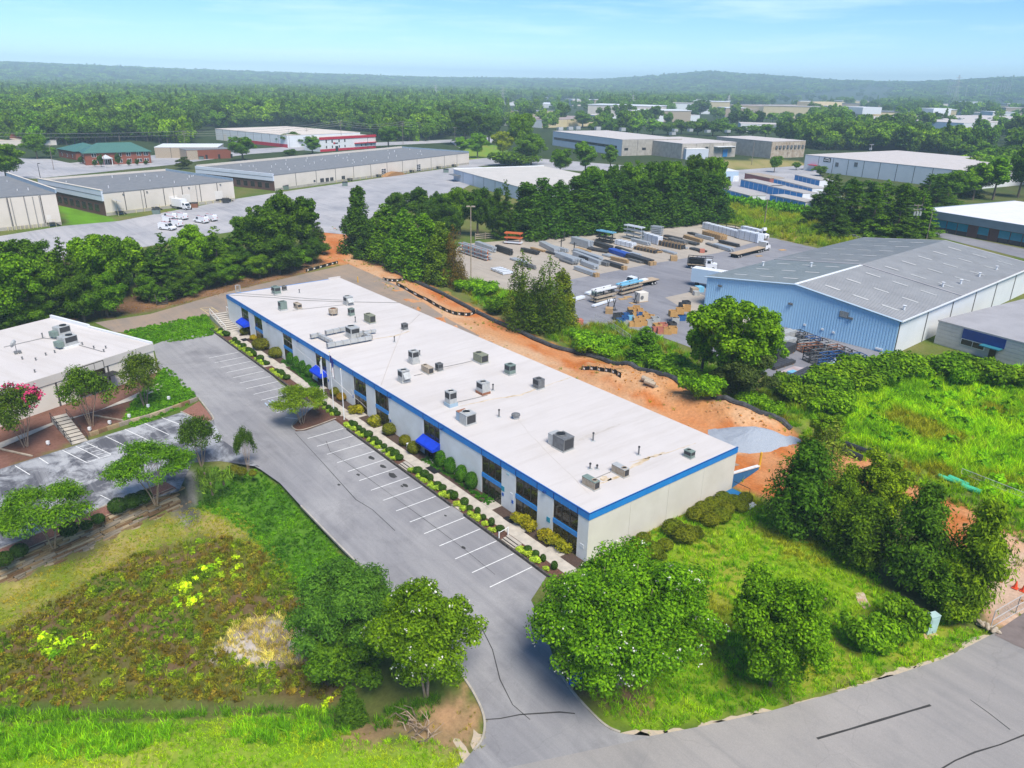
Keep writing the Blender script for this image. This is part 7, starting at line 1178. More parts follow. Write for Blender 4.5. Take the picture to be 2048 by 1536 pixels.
FO = lambda: [proto_obj(PROTO[k][0]) for k in FP[:3]*3+FP[3:]]
rest = near[nI:]; scatter('near_woods', rest, FO(), wsc(len(rest), 1.0, 1.7), wc[nI:])
P = wood(16000, 760, 1700, 32, 0); scatter('middle_woods', P, FO(), wsc(len(P), 1.1, 2.0), wcol(P, 32))
P = wood(15000, 1700, 3400, 33, 0); scatter('distant_woods', P, FO(), wsc(len(P), 1.3, 2.3), wcol(P, 33))
P = wood(15000, 3400, 8200, 34, 0); scatter('horizon_woods', P, FO(), wsc(len(P), 2.2, 4.0)*np.array([1.35, 1.35, .62]), wcol(P, 34))
# ================================================================== VEHICLES
M_tyre = mat('tyre', (.02, .02, .02), .9, .1); M_rim = mat('rim', (.55, .55, .56), .4, .5); M_vw = mat('white_vehicle_paint', (.74, .75, .77), .3, .5, (.68, .69, .71), 2, .3); M_vg = mat('vehicle_glass', (.02, .03, .04), .08, .6); M_head = mat('headlamp', (.8, .8, .75), .2, .5); M_red = mat('red_vehicle_paint', (.5, .02, .03), .3, .5); M_silver = mat('silver_paint', (.5, .52, .55), .3, .5)
M_wood = mat('raw_timber', (.42, .29, .15), .85, .2, (.32, .2, .1), 3, .5); M_deck = mat('deck_planks', (.45, .36, .26), .85, .2, (.36, .27, .19), 3, .5)
_wt = MB().tube([(0, -.13, 0), (0, .13, 0)], .42, 12).mesh('tyre', [M_tyre]); _wr = MB().tube([(0, -.14, 0), (0, .14, 0)], .22, 10).mesh('rim', [M_rim])
def wheels(t, xs, w):
    for x in xs:
        for s in (-1, 1):
            o = bpy.data.objects.new('tyre', _wt); COL.objects.link(o); o.parent = t; o.location = (x, s*w/2, .42); r = bpy.data.objects.new('rim', _wr); COL.objects.link(r); r.parent = o; r.location = (0, s*.01, 0)
def van(p, an, label, group, mk='van', m=None, red=True):
    t = thing('parked_van' if mk == 'van' else 'parked_car', label, 'van' if mk == 'van' else 'car', p, an, group); m = m or M_vw
    if mk == 'van': pr = [(0, .35), (0, 1.9), (.2, 2.05), (3.5, 2.05), (4.25, 1.25), (5.25, 1.1), (5.4, .85), (5.4, .35)]; gl = [(3.0, 1.3), (3.0, 1.85), (3.55, 1.85), (4.05, 1.3)]; ws = (3.55, 2.0, 4.22, 1.3)
    else: pr = [(0, .35), (0, .9), (.6, 1.0), (1.3, 1.45), (2.7, 1.45), (3.4, .98), (4.5, .85), (4.6, .35)]; gl = [(1.0, 1.02), (1.4, 1.38), (2.6, 1.38), (3.1, 1.02)]; ws = (2.75, 1.43, 3.36, 1.02)
    MB().side(pr, -.95, .95, 0, .14, 1.1).build('body', m, t)
    for s in (-1, 1): MB().side(gl, *sorted((s*.86, s*.97))).build('side_window', M_vg, t); MB().cbox((pr[-1][0], s*.65, .7), (.06, .35, .2)).build('headlight', M_head, t); MB().cbox((-.02, s*.75, .9), (.05, .2, .35)).build('tail_light', M_redt, t)
    MB().add([(ws[0]+.03, -.72, ws[1]), (ws[0]+.03, .72, ws[1]), (ws[2]+.04, .8, ws[3]), (ws[2]+.04, -.8, ws[3])], [(0, 3, 2, 1)]).build('windscreen', M_vg, t)
    if mk == 'van':
        for k in range(4): MB().box(.4+k*.95, .46+k*.95, -.85, .85, 2.12, 2.18).build('roof_bar', M_silver, t)
        MB().box(.2, 3.5, .5, .62, 2.19, 2.27).build('ladder', M_redt if red else M_silver, t)
    MB().box(-.08, pr[-1][0]+.08, -.93, .93, .3, .5).build('bumper', M_black, t); wheels(t, (.95, pr[-1][0]-1.0), 1.7); return t
VG = 'white vans with ladder racks in the delivery lot'
for u, v, a, q in ((321, 458, -.35, 'white van with ladder rack, nearest the camera in the delivery lot'), (330, 446, -.4, 'white van with ladder rack just behind the nearest van'), (350, 440, 2.6, 'white van with ladder rack, middle of the back row of vans'), (362, 454, 2.7, 'white van with ladder rack to the right of the nearest van'), (372, 440, 2.6, 'white van with ladder rack at the right end of the tight group'), (414, 447, 2.6, 'white van with ladder rack half hidden by trees, left one'), (431, 443, 2.6, 'white van with ladder rack half hidden by trees, right one')): van(G(u, v, .03), YAW+a, q, VG)
van(G(440, 277), YAW, 'red car parked before the tan roofed warehouse', None, 'car', M_red); van(G(655, 298, .06), YAW+.1, 'silver car driving on the far road before the red trimmed office', None, 'car', M_silver); van(G(1005, 277), YAW+.6, 'white car in the far car park under the dark trees', None, 'car', M_vw); van(G(985, 279), YAW+.6, 'silver car in the far car park under the dark trees', None, 'car', M_silver); van(G(1690, 478, .05), YAW, 'dark car by the hedge near the office', None, 'car', M_dgrey)
def truck(p, an, label, kind, L=7.5):
    """cab at +x; kind box, flat, rack or semi"""
    t = thing('truck', label, 'truck', p, an); cx = L
    MB().side([(cx, .5), (cx, 2.6), (cx+1.3, 2.6), (cx+1.65, 1.75), (cx+2.6, 1.55), (cx+2.75, 1.1), (cx+2.75, .5)] if kind != 'box' else [(cx, .5), (cx, 2.4), (cx+1.1, 2.4), (cx+1.9, 1.4), (cx+2.0, .5)], -1.05, 1.05, 0, .1, 1.7).build('cab', M_vw, t)
    wx = (cx+1.33, 2.5, cx+1.66, 1.8) if kind != 'box' else (cx+1.15, 2.3, cx+1.88, 1.45)
    MB().add([(wx[0]+.02, -.85, wx[1]), (wx[0]+.02, .85, wx[1]), (wx[2]+.04, .9, wx[3]), (wx[2]+.04, -.9, wx[3])], [(0, 3, 2, 1)]).build('windscreen', M_vg, t); [MB().box(cx+.35, cx+1.15, *sorted((s*.97, s*1.07)), 1.7, 2.3).build('side_window', M_vg, t) for s in (-1, 1)]
    MB().box(cx+2.76 if kind != 'box' else cx+2.01, cx+2.83 if kind != 'box' else cx+2.07, -.5, .5, .7, 1.3).build('radiator_grille', M_dgrey, t); MB().box(.2, cx+1.6, -.45, .45, .5, .8).build('chassis', M_black, t)
    if kind == 'box': MB().box(0, cx-.15, -1.2, 1.2, .95, 3.5).build('cargo_box', M_vw, t); MB().box(-.05, -.005, -1.1, 1.1, 1.05, 3.4).build('roller_door', M_door, t); MB().box(0, cx-.15, -1.22, 1.22, .85, .94).build('box_rail', M_alu, t)
    else:
        for k in range(5): MB().box(0, cx-.3, -1.2+k*.49, -1.2+k*.49+.45, 1.05, 1.2).build('deck_plank', M_deck, t)
        MB().box(0, cx-.3, -1.25, 1.25, .92, 1.045).build('deck_frame', M_black, t); MB().box(cx-.28, cx-.2, -1.2, 1.2, 1.05, 2.6).build('headboard', M_alu, t)
        if kind == 'flat': MB().box(cx*.4, cx-.5, -.6, .4, 1.21, 1.5).build('load', M_white, t)
        if kind == 'hood': MB().side([(cx+1.1, 2.65), (cx+1.9, 2.7), (cx+1.6, 3.5), (cx+.9, 3.4)], -.8, .8).build('wind_deflector', M_vw, t)
        if kind == 'rack':
            for s in (-1.15, 1.15):
                for k in range(5): MB().box(k*cx/4.4, k*cx/4.4+.12, s-.06, s+.06, 1.2, 3.0).build('stake', M_black, t)
                for z in (1.9, 2.9): MB().box(0, cx+1.6 if z > 2 else cx, s-.06, s+.06, z, z+.14).build('rack_rail', M_black, t)
            for k in range(4): MB().box(.3, cx-.6, -.9+k*.5, -.6+k*.5, 1.25+.2*(k % 2), 2.6).build('load', M_black, t)
    xs = (1.2, 2.2, cx+1.9) if kind != 'semi' else (1.0, 2.2, cx-3.6, cx-2.4, cx-1.3, cx+1.9); wheels(t, xs, 2.0); return t
def two(a, b_): p, q = G(*a), G(*b_); return p, atan2((q-p).y, (q-p).x), (q-p).length
p, an, L = two((350, 416), (377, 420)); truck(p, an, 'white box truck backed up to the long white warehouse', 'box', 5.5)
p, an, L = two((1310, 566), (1237, 581)); truck(p, an, 'white straight truck with wooden flatbed in the middle of the truck yard', 'flat', 7.2)
p, an, L = two((1466, 516), (1562, 492)); truck(p, an, 'long white semi truck with an empty wooden flatbed', 'semi', 15)
p, an, L = two((1478, 470), (1535, 480)); truck(p, an, 'white truck parked behind wrapped white stacks by the bank', 'hood', 7)
p, an, L = two((1374, 535), (1422, 539)); truck(p, an, 'white pickup with black stake rack loaded with black steel', 'rack', 4.6)
p, an, L = two((1380, 572), (1417, 578)); t = thing('box_trailer', 'pale blue box trailer standing against the blue warehouse corner', 'trailer', p, an); MB().box(0, 8, 0, 2.6, 1.1, 4.2).build('trailer_box', M_lw, t); MB().box(.02, 8, .02, 2.58, 4.203, 4.25).build('roof', M_white, t); MB().box(1, 1.3, .3, 2.3, 0, 1.09).build('landing_leg', M_black, t); wheels(t, (6, 7), 2.4)
# ================================================================== STOCK IN THE YARD
M_steel = mat('galvanised_pipe', (.48, .52, .56), .4, .5, (.4, .44, .48), 2, .4, metal=.3); M_blk = mat('black_steel', (.035, .037, .04), .5, .4, (.07, .07, .075), 3, .4); M_wrap = mat('white_wrap', (.70, .74, .80), .4, .4, (.62, .67, .74), 2, .4); M_blue2 = mat('blue_tarp', (.03, .10, .45), .5, .4, (.02, .06, .3), 3, .4); M_org = mat('orange_rack', (.62, .15, .05), .6, .3, (.5, .13, .05), 3, .4); M_ltb = mat('light_blue_load', (.2, .5, .7), .5, .4); M_crate = mat('yellow_crate', (.55, .33, .12), .8, .2, (.45, .25, .09), 2, .5); M_pink = mat('pink_crate', (.5, .18, .13), .8, .2, (.4, .14, .1), 2, .5); M_bcr = mat('blue_crate', (.03, .11, .3), .6, .3, (.02, .08, .22), 2, .4)
YGRP = 'stacks of steel and lumber in the truck yard'
def bundle(a, b_, nx, nz, s, m, label, gap=.06, block=False, wrap=False, frame=False, z=.04):
    s *= 1.3; p, an, L = two(a, b_); t = thing('steel_bundle' if m in (M_steel, M_blk) else 'wrapped_bundle' if wrap else 'timber_bundle', label, 'bundle', p+Vector((0, 0, z)), an, YGRP); w = nx*s
    for k in range(3): MB().box(L*(.08+.4*k), L*(.08+.4*k)+.12, -.1, w+.1, 0, .14).build('skid', M_wood, t)
    me = MB().box(0, L, 0, s-gap, 0, s-gap).mesh('beam', [m])
    for i in range(nx):
        for j in range(nz): o = bpy.data.objects.new('beam', me); COL.objects.link(o); o.parent = t; o.location = (random.uniform(-.25, .25) if not wrap else 0, i*s, .145+j*s)
    if wrap:
        for k in range(4): MB().box(L*(.1+.26*k), L*(.1+.26*k)+.07, -.03, w-gap+.03, .14, .16+nz*s).build('strap', M_dgrey, t)
    if frame:
        for k in range(int(L/1.1)+1): MB().box(min(k*1.1, L-.1), min(k*1.1, L-.1)+.1, -.1, -.01, 0, nz*s+.35).build('frame_post', M_wood, t); MB().box(min(k*1.1, L-.1), min(k*1.1, L-.1)+.1, -.1, w+.1, nz*s+.16, nz*s+.3).build('frame_bar', M_wood, t)
    if block: [MB().box(L+.3, L+1.3, i*w/2, i*w/2+w*.42, 0, .9).build('timber_block', M_wood, t) for i in range(2)]
    return t
for A in (((1141, 488), (1176, 498), 4, 4, .38, M_steel, 'tall stack of shiny galvanised pipes'), ((1172, 500), (1212, 507), 5, 1, .38, M_blk, 'flat row of black steel beside the galvanised pipe stack'), ((1186, 491), (1218, 501), 3, 2, .42, M_blk, 'dark steel stack behind the flat black row'), ((1228, 501), (1258, 511), 2, 2, .42, M_blk, 'black steel behind the blue wrapped stack'), ((1109, 514), (1144, 528), 4, 2, .45, M_steel, 'silver steel nearest the right pine of the trio'), ((1078, 491), (1108, 507), 3, 2, .45, M_steel, 'silver steel behind the pine tops'), ((1145, 506), (1196, 524), 3, 2, .42, M_steel, 'long silver steel row in the middle of the concrete pad'), ((1144, 511), (1196, 531), 2, 2, .42, M_steel, 'second long silver row in front of the first'), ((1160, 530), (1187, 540), 3, 2, .4, M_steel, 'short blue grey steel stack'), ((1327, 474), (1358, 481), 3, 1, .4, M_blk, 'low dark steel near the galvanised rack'), ((1357, 484), (1390, 492), 4, 1, .4, M_blk, 'wide low dark steel beside the empty skids'), ((1375, 468), (1397, 474), 3, 1, .4, M_blk, 'low dark steel at the back of the pad'), ((1436, 486), (1474, 495), 3, 2, .3, M_blk, 'dark steel between tan frame and white sheets'), ((1405, 450), (1475, 465), 2, 2, .35, M_blk, 'long dark row along the bank'), ((950, 493), (985, 506), 3, 3, .35, M_steel, 'silver tubes by the orange racks'), ((990, 502), (1020, 512), 2, 3, .4, M_blk, 'black steel behind the tubes by the orange racks')): bundle(*A)
for A in (((1204, 528), (1240, 539), 3, 2, .35, M_blk, 'black steel with pale timber blocks at its end'), ((1147, 540), (1184, 553), 3, 2, .35, M_steel, 'steel with timber blocks nearest the yard drive'), ((1250, 516), (1294, 530), 4, 2, .42, M_blk, 'long black steel with orange timber blocks at its end')): bundle(*A, block=True)
bundle((1215, 505), (1248, 516), 4, 2, .4, M_blue2, 'black steel under bright blue straps'); bundle((981, 541), (1006, 551), 5, 1, .45, M_wrap, 'flat white slabs behind the pine trio', wrap=True)
for A in (((1229, 489), (1263, 497), 3, 2, .5, M_wrap, 'white wrapped stack left of the dark framed stack'), ((1283, 481), (1315, 491), 3, 4, .45, M_wrap, 'tall white wrapped stack before the grey rack'), ((1404, 457), (1440, 467), 3, 3, .5, M_wrap, 'white wrapped stack at the far end of the long white row'), ((1440, 467), (1473, 476), 3, 3, .5, M_wrap, 'white wrapped stack in the middle of the long white row'), ((1473, 477), (1514, 487), 4, 4, .5, M_wrap, 'white wrapped stack at the near end of the long white row'), ((1480, 465), (1514, 473), 3, 3, .5, M_wrap, 'white wrapped stack beside the parked white truck')): bundle(*A, wrap=True)
for A in (((1267, 499), (1310, 508), 4, 1, .5, M_blk, 'dark steel in a pale timber frame, left one'), ((1317, 491), (1361, 500), 4, 2, .45, M_blk, 'dark steel in a tall pale timber frame'), ((1404, 471), (1440, 481), 4, 2, .5, M_wood, 'tan timber frame stack before the white row')): bundle(*A, frame=True)
for i, (u, v) in enumerate([(1090, 506), (1098, 498), (1118, 522), (1132, 517), (1150, 499), (1158, 519), (1172, 515), (1180, 524), (1205, 512), (1220, 520), (1234, 482), (1240, 507), (1256, 521), (1262, 484), (1288, 498), (1300, 475), (1322, 503), (1335, 482), (1345, 490), (1366, 476), (1378, 499), (1390, 474), (1410, 489), (1425, 494), (1060, 498), (1040, 503), (1020, 520), (1035, 530)]):
    bundle((u, v), (u+26+(i*7) % 14, v+7+(i*5) % 4), 2+i % 3, 1+i % 2, .34, (M_blk, M_steel, M_dgrey, M_steel, M_wood)[i % 5], '%s in the rows of stock on the concrete pad' % ('low black steel stack', 'low silver steel stack', 'low grey steel stack', 'low silver steel stack', 'low brown timber stack')[i % 5])
def rack(a, b_, h, lv, m, label, loads=()):
    p, an, L = two(a, b_); t = thing('cantilever_rack', label, 'rack', p, an, 'storage racks in the truck yard'); n = max(2, int(L/2.4)+1)
    for k in range(n):
        x = L*k/(n-1); MB().box(x-.1, x+.1, -.1, .1, 0, h).build('upright', m, t)
        for j in range(lv): MB().box(x-.06, x+.06, -1.1, 1.1, .3+j*(h-.8)/max(lv-1, 1), .42+j*(h-.8)/max(lv-1, 1)).build('arm', m, t)
    for j, lm in enumerate(loads):
        if lm:
            for s in (-.95, -.55, .25, .65): MB().box(-.6, L+.6, s, s+.3, .425+j*(h-.8)/max(lv-1, 1), .7+j*(h-.8)/max(lv-1, 1)).build('bar', lm, t)
rack((1198, 482), (1224, 487), 3.4, 4, M_blk, 'black rack topped with a pale blue load', (M_blk, M_blk, None, M_ltb)); rack((1253, 476), (1281, 482), 4.2, 4, M_alu, 'grey rack of steel with tall white posts', (M_steel, M_steel, M_steel, M_wrap)); rack((1306, 470), (1320, 472), 3.0, 5, M_steel, 'small galvanised rack stacked with grey steel', (M_steel,)*5); rack((1014, 487), (1040, 489), 3.4, 3, M_org, 'bright orange rack at the back corner of pad', (M_wrap, M_org, M_org)); rack((925, 505), (975, 521), 2.8, 3, M_org, 'orange rack with silver tubes near the light pole', (M_steel, M_steel, M_steel)); rack((1112, 480), (1128, 482), 2.6, 2, M_blk, 'empty black rack frame in mid yard'); rack((1122, 498), (1148, 503), 2.6, 2, M_blk, 'row of black rack uprights above the silver steel')
rack((1190, 606), (1222, 598), 3.0, 4, M_blk, 'black rack of long pale pipes beside the drive', (M_tan, M_tan, None, M_white)); rack((1240, 590), (1275, 581), 2.6, 3, M_rust, 'rusty rack with pale and blue pipes beside flatbed truck', (M_tan, M_tan, M_ltb)); bundle((1177, 592), (1224, 579), 3, 1, .35, M_wrap, 'long white pipes lying beside the black rack'); bundle((1142, 606), (1172, 598), 3, 1, .35, M_wrap, 'short white pipes near the right pine'); bundle((1188, 616), (1228, 603), 2, 1, .3, M_wrap, 'single white tubes on the asphalt before the rack')
for a, b_, q in (((950, 480), (990, 477), 'left'), ((1002, 474), (1041, 471), 'middle'), ((1053, 472), (1091, 468), 'right')):
    p, an, L = two(a, b_); t = thing('timber_rack', 'pale timber rail rack before the conifers, %s of three' % q, 'rack', p, an); [MB().box(0, L, -.1, .1, .3+k*.6, .5+k*.6).build('rail', M_tan, t) for k in range(3)]; [MB().box(L*k, L*k+.15, -.25, .25, 0, 2.0).build('post', M_tan, t) for k in (0, .5, .97)]
def crate(u, v, s, m, label, h=None, an=None, z=.04, opn=True, name='crate', group='open crates piled in the yard'):
    p = G(u, v, z); t = thing(name, label, 'crate', p, YAW+random.uniform(-.3, .3) if an is None else an, group); h = h or s*.75
    for x0, x1, y0, y1 in ((-s/2, s/2, -s/2, -s/2+.08), (-s/2, s/2, s/2-.08, s/2), (-s/2, -s/2+.08, -s/2+.085, s/2-.085), (s/2-.08, s/2, -s/2+.085, s/2-.085)): MB().box(x0, x1, y0, y1, 0, h).build('side', m, t)
    MB().box(-s/2+.09, s/2-.09, -s/2+.09, s/2-.09, .05, h*(.3 if opn else .96)).build('floor', M_black if opn else m, t)
cl = {M_crate: 'yellow timber', M_bcr: 'dark blue', M_blk: 'black', M_ltb: 'light blue', M_pink: 'reddish', M_alu: 'grey'}
CR_ = ((1262, 625, M_crate), (1272, 622, M_crate), (1280, 625, M_crate), (1260, 630, M_blk), (1252, 634, M_bcr), (1240, 634, M_blk), (1233, 638, M_blk), (1270, 633, M_crate), (1279, 634, M_bcr), (1288, 632, M_crate), (1250, 642, M_bcr), (1262, 640, M_ltb), (1241, 648, M_bcr), (1253, 650, M_alu), (1272, 643, M_crate), (1283, 641, M_crate), (1293, 640, M_crate), (1303, 638, M_crate), (1263, 652, M_crate), (1275, 652, M_crate), (1287, 650, M_crate), (1300, 650, M_alu), (1310, 645, M_alu), (1314, 658, M_crate), (1325, 657, M_pink), (1311, 663, M_pink), (1322, 666, M_pink), (1335, 667, M_crate), (1345, 665, M_crate))
rows = ('back', 'middle', 'front')
for i, (u, v, m) in enumerate(CR_): crate(u, v, random.uniform(1.1, 1.5), m, '%s open crate in the %s of the crate pile, %s' % (cl[m], rows[0 if v < 636 else 1 if v < 648 else 2], ['at its left', 'left of centre', 'at its centre', 'right of centre', 'at its right'][min(4, max(0, int((u-1232)/24)))]))
for i, (u, v, m, z, q) in enumerate(((1345, 632, M_crate, .04, 'lower left'), (1358, 627, M_crate, .04, 'lower middle'), (1372, 621, M_crate, .04, 'lower right'), (1347, 632, M_crate, 1.2, 'upper left'), (1360, 627, M_crate, 1.2, 'upper middle'), (1374, 622, M_crate, 1.2, 'upper right'), (1350, 645, M_alu, .04, 'grey front'), (1343, 655, M_blk, .04, 'black front'), (1362, 640, M_bcr, .04, 'blue front'), (1372, 612, M_blk, .04, 'black back'), (1365, 616, M_blk, .04, 'black rear left'))): crate(u, v, 1.4, m, '%s crate of the stack beside the big maple' % q, 1.1, z=z, opn=i > 2, group='crates stacked beside the big maple')
for u, v, m, s, q in ((1388, 585, M_tan, 1.5, 'tan crate below the pale blue trailer'), (1398, 583, M_ltb, 1.6, 'light blue crate below the pale blue trailer'), (1392, 590, M_alu, 1.2, 'grey crate in front of the light blue one'), (1218, 626, M_wood, 1.5, 'timber crate with white bag beside black trestles'), (1404, 505, M_pink, 1.3, 'pink red crate alone at the edge of the concrete pad'), (1347, 521, M_wood, 1.7, 'pile of timber offcuts in a crate at the pad edge'), (1149, 470, M_wood, 1.6, 'timber crate before the black pipe rows'), (1519, 482, M_crate, 1.6, 'orange yellow pallet crate by the wrapped row'), (1158, 648, M_pink, 1.3, 'reddish box with white side under the right pine'), (1193, 595, M_green, 1.8, 'grey green bin beside the flatbed truck nose'), (1222, 588, M_blk, 1.4, 'black bin beside the flatbed truck nose')): crate(u, v, s, m, q, opn=False, group=None)
p = G(1282, 602); t = thing('machine_cabinet', 'white square machine cabinet with round opening on the asphalt', 'machine', p, YAW+.5); MB().cbox((0, 0, .1), (2.2, 1.8, 1.9)).build('cabinet', M_endw, t); MB().tube([(-.5, -.92, 1), (-.5, -.90, 1)], .45, 12).build('port', M_dgrey, t); MB().cbox((0, 0, 0), (2.4, 2, .1)).build('pallet', M_wood, t)
for u, v, q in ((1228, 620, 'left one, beside the timber crate'), (1271, 606, 'right one, beside the white cabinet'), (1216, 619, 'small one at the crate pile')): p = G(u, v); t = thing('trestle', 'black x shaped trestle standing on the asphalt, '+q, 'trestle', p); MB().tube([(-.5, 0, 0), (0, 0, 1.1), (.35, 0, 2.2)], .09, 5).tube([(.5, 0, 0), (0, .05, 1.1), (-.35, 0, 2.2)], .09, 5).build('leg', M_blk, t); MB().box(-.6, .6, -.5, .5, 0, .1).build('foot', M_blk, t)
for i, (u, v) in enumerate(((1246, 598), (1256, 594), (1268, 606), (1518, 512), (1565, 500), (1345, 507))): one(MB().box(-1, 1, -.6, .6, 0, .05), 'plywood_sheet', M_wood if i != 4 else M_crate, 'loose plywood sheet on the asphalt ' + ('before the rusty rack', 'behind the rusty rack', 'by the white cabinet', 'in front of the semi trailer', 'under the semi cab', 'near the timber offcuts')[i], 'plywood', G(u, v, .05), YAW+.4)
# open steel frames against the blue wall
MF = MB()
for x in (0, 2.2):
    for y in (0, 1.5): MF.box(x, x+.12, y, y+.12, 0, 1.2)
for z in (.1, .6, 1.1): MF.box(0, 2.3, .0, .1, z, z+.1).box(0, 2.3, 1.5, 1.6, z, z+.1).box(0, .1, .1, 1.5, z, z+.1).box(2.2, 2.3, .1, 1.5, z, z+.1)
mfr = {}
def frame(u, v, m, label):
    if m.name not in mfr: mfr[m.name] = (MF.mesh('frame', [m]), MB().box(.15, 2.15, .12, 1.48, .05, .12).mesh('floor', [M_blk]))
    t = thing('steel_basket', label, 'steel basket', G(u, v, .04), ab+1.2, 'open steel frames along the blue wall')
    for nm, me in zip(('frame', 'floor'), mfr[m.name]): o = bpy.data.objects.new(nm, me); COL.objects.link(o); o.parent = t
FRM = [(u0+i*15+j*-11, v0+i*6.0+j*8) for j, (u0, v0, n) in enumerate(((1590, 678, 9), (1604, 684, 8), (1626, 690, 7), (1650, 702, 6))) for i in range(n)]
for i, (u, v) in enumerate(FRM): frame(u, v, (M_blk, M_dgrey, M_bcr, M_blk, M_alu, M_rust)[i % 6], '%s open steel frame stacked outside by the blue metal wall' % (('black', 'dark grey', 'dark blue', 'black', 'pale grey', 'rusty')[i % 6]))
for k, (a, b_, q) in enumerate((((1548, 690), (1590, 678), 'upper'), ((1552, 704), (1590, 694), 'middle'), ((1554, 722), (1590, 705), 'lower'))): bundle(a, b_, 3, 3, .4, M_alu if k < 2 else M_blk, 'stacked grey steel trays left of the frames, %s stack' % q)
bundle((1548, 742), (1590, 728), 4, 1, .4, M_blk, 'flat dark steel near the red stained slab'); sheet('stained_slab', [(1556, 745), (1588, 732), (1650, 742), (1630, 762), (1600, 760)], .05, mat('stained_slab', (.42, .38, .4), .9, .2, (.3, .18, .16), .4, .4)); bundle((1572, 748), (1610, 762), 4, 1, .3, M_ltb, 'pale blue tubes along the edge of the stained slab'); bundle((1618, 770), (1655, 752), 6, 1, .45, M_blk, 'row of black pipes ending at the hedge'); bundle((1675, 740), (1690, 733), 3, 1, .5, M_lw, 'pale blue drums beside the black frames')
# ================================================================== FENCES, POLES, WIRES
M_fence = mat('dark_timber_fence', (.06, .05, .045), .9, .1, (.1, .085, .07), 2, .5); M_pole = mat('utility_pole', (.2, .16, .13), .9, .1, (.28, .24, .2), 2, .5); M_gpole = mat('grey_pole', (.5, .5, .5), .6, .3); M_wire = mat('wire', (.3, .3, .28), .6, .3)
def fence(pix, label, h=1.4, slats=3, step=3.2, m=None):
    P = [G(u, v) for u, v in pix]; t = thing('slat_fence', label, 'fence', P[0])
    for a, c in zip(P, P[1:]):
        d = c-a; L = d.length; an = atan2(d.y, d.x); n = max(1, int(L/step))
        for k in range(n):
            q = a+d*(k/n)-P[0]; MB().box(-.08, .08, -.08, .08, 0, h+.1).build('post', m or M_fence, t, (q.x, q.y, 0), an); [MB().box(.09, L/n-.09, -.03, .03, .25+j*(h-.3)/max(slats-1, 1), .43+j*(h-.3)/max(slats-1, 1)).build('slat', m or M_fence, t, (q.x, q.y, 0), an) for j in range(slats)]
fence([(1100, 474), (1180, 466), (1290, 458), (1402, 446)], 'dark slat fence along the back of the concrete yard'); fence([(1402, 446), (1470, 458), (1535, 474)], 'dark slat fence turning down along the grassy bank', 1.0, 2)
def upole(u, v, vt, label, arms=2, m=None, trans=0, r=.16):
    p = G(u, v); h = ztop(p, vt); t = thing('utility_pole', label, 'utility pole', p); MB().tube([(0, 0, 0), (0, 0, h)], [r, r*.7], 7).build('pole', m or M_pole, t)
    for k in range(arms): MB().box(-1.3, 1.3, -.08, .08, h-.5-k*1.3, h-.32-k*1.3).build('crossarm', m or M_pole, t, (0, 0, 0), YAW); [MB().tube([(x, 0, h-.31-k*1.3), (x, 0, h-.0-k*1.3)], .07, 5).build('insulator', M_alu, t, (0, 0, 0), YAW) for x in (-1.1, 0, 1.1)]
    for k in range(trans): MB().tube([(-.9+k*.9, -.45, h-3.4), (-.9+k*.9, -.45, h-2.2)], .34, 8).build('transformer', M_alu, t, (0, 0, 0), YAW)
    return Vector((p.x, p.y, h))
U = [upole(372, 300, 262, 'utility pole by the brick workshop at the left of the far road', 2), upole(684, 296, 241, 'tall utility pole in front of the red trimmed office', 3), upole(806, 289, 243, 'utility pole right of the round roadside tree', 3), upole(871, 268, 236, 'utility pole at the right end of the wire run', 3)]
upole(580, 297, 258, 'pale pole with transformer left of the red trimmed office', 1, M_gpole, 1); upole(615, 286, 256, 'utility pole behind the round tree at the tan roofed warehouse', 2); upole(910, 294, 254, 'pole beside the far car park', 1); upole(334, 286, 245, 'utility pole with stacked crossarms at the edge of left wood', 3); upole(372, 268, 252, 'pale pole with white transformer by the grass bank', 1, M_gpole, 1)
b1 = upole(1822, 478, 408, 'utility pole with three transformers above the grey blue office', 2, None, 3); b2 = upole(1853, 478, 424, 'slim utility pole leaning beside the office parking', 0); upole(1736, 330, 288, 'pole behind the pale roof of the white warehouse', 1, M_gpole, 2); upole(1503, 330, 282, 'dark pole on the concrete warehouse lot', 0); upole(1528, 452, 398, 'thin pole on the grassy bank right of the yard', 0)
def wire(a, c, sag, label, r=.05): one(MB().tube([a.lerp(c, k/12)-Vector((0, 0, sag*4*(k/12)*(1-k/12))) for k in range(13)], r, 4), 'overhead_wire', M_wire, label, 'wire')
nm = ['from the brick workshop pole to the office pole', 'from the office pole to the pole by the round tree', 'from the round tree pole to the last pole']
for i in range(3):
    for k, (dz, w_) in enumerate(((0, 'upper'), (-1.4, 'middle'), (-2.8, 'lower'))): wire(U[i]+Vector((0, 0, dz)), U[i+1]+Vector((0, 0, dz)), 2.2, '%s wire %s' % (w_, nm[i]), .07)
L0 = G(-120, 300); L0.z = 9
for dz, w_ in ((0, 'upper'), (-2.2, 'lower')): wire(Vector((L0.x, L0.y, 11+dz)), U[0]+Vector((0, 0, dz)), 1.6, '%s wire crossing in front of the green roofed office' % w_, .07)
for dz, w_ in ((0, 'upper'), (-.8, 'lower')): e_ = G(1560, 410); wire(Vector((e_.x, e_.y, 9+dz)), b1+Vector((0, 0, dz-.6)), 1.2, '%s wire running over the hedge to the transformer pole' % w_, .035)
def lamp(u, v, vt, label, m=None, double=False):
    p = G(u, v); h = ztop(p, vt); t = thing('light_pole', label, 'light pole', p); MB().tube([(0, 0, 0), (0, 0, h)], [.14, .09], 8).build('pole', m or M_gpole, t); [MB().box(*sorted((s*.15, s*1.0)), -.2, .2, h-.1, h+.14).build('lamp_head', M_white if m is None else m, t, (0, 0, 0), YAW) for s in ((-1, 1) if double else (1,))]
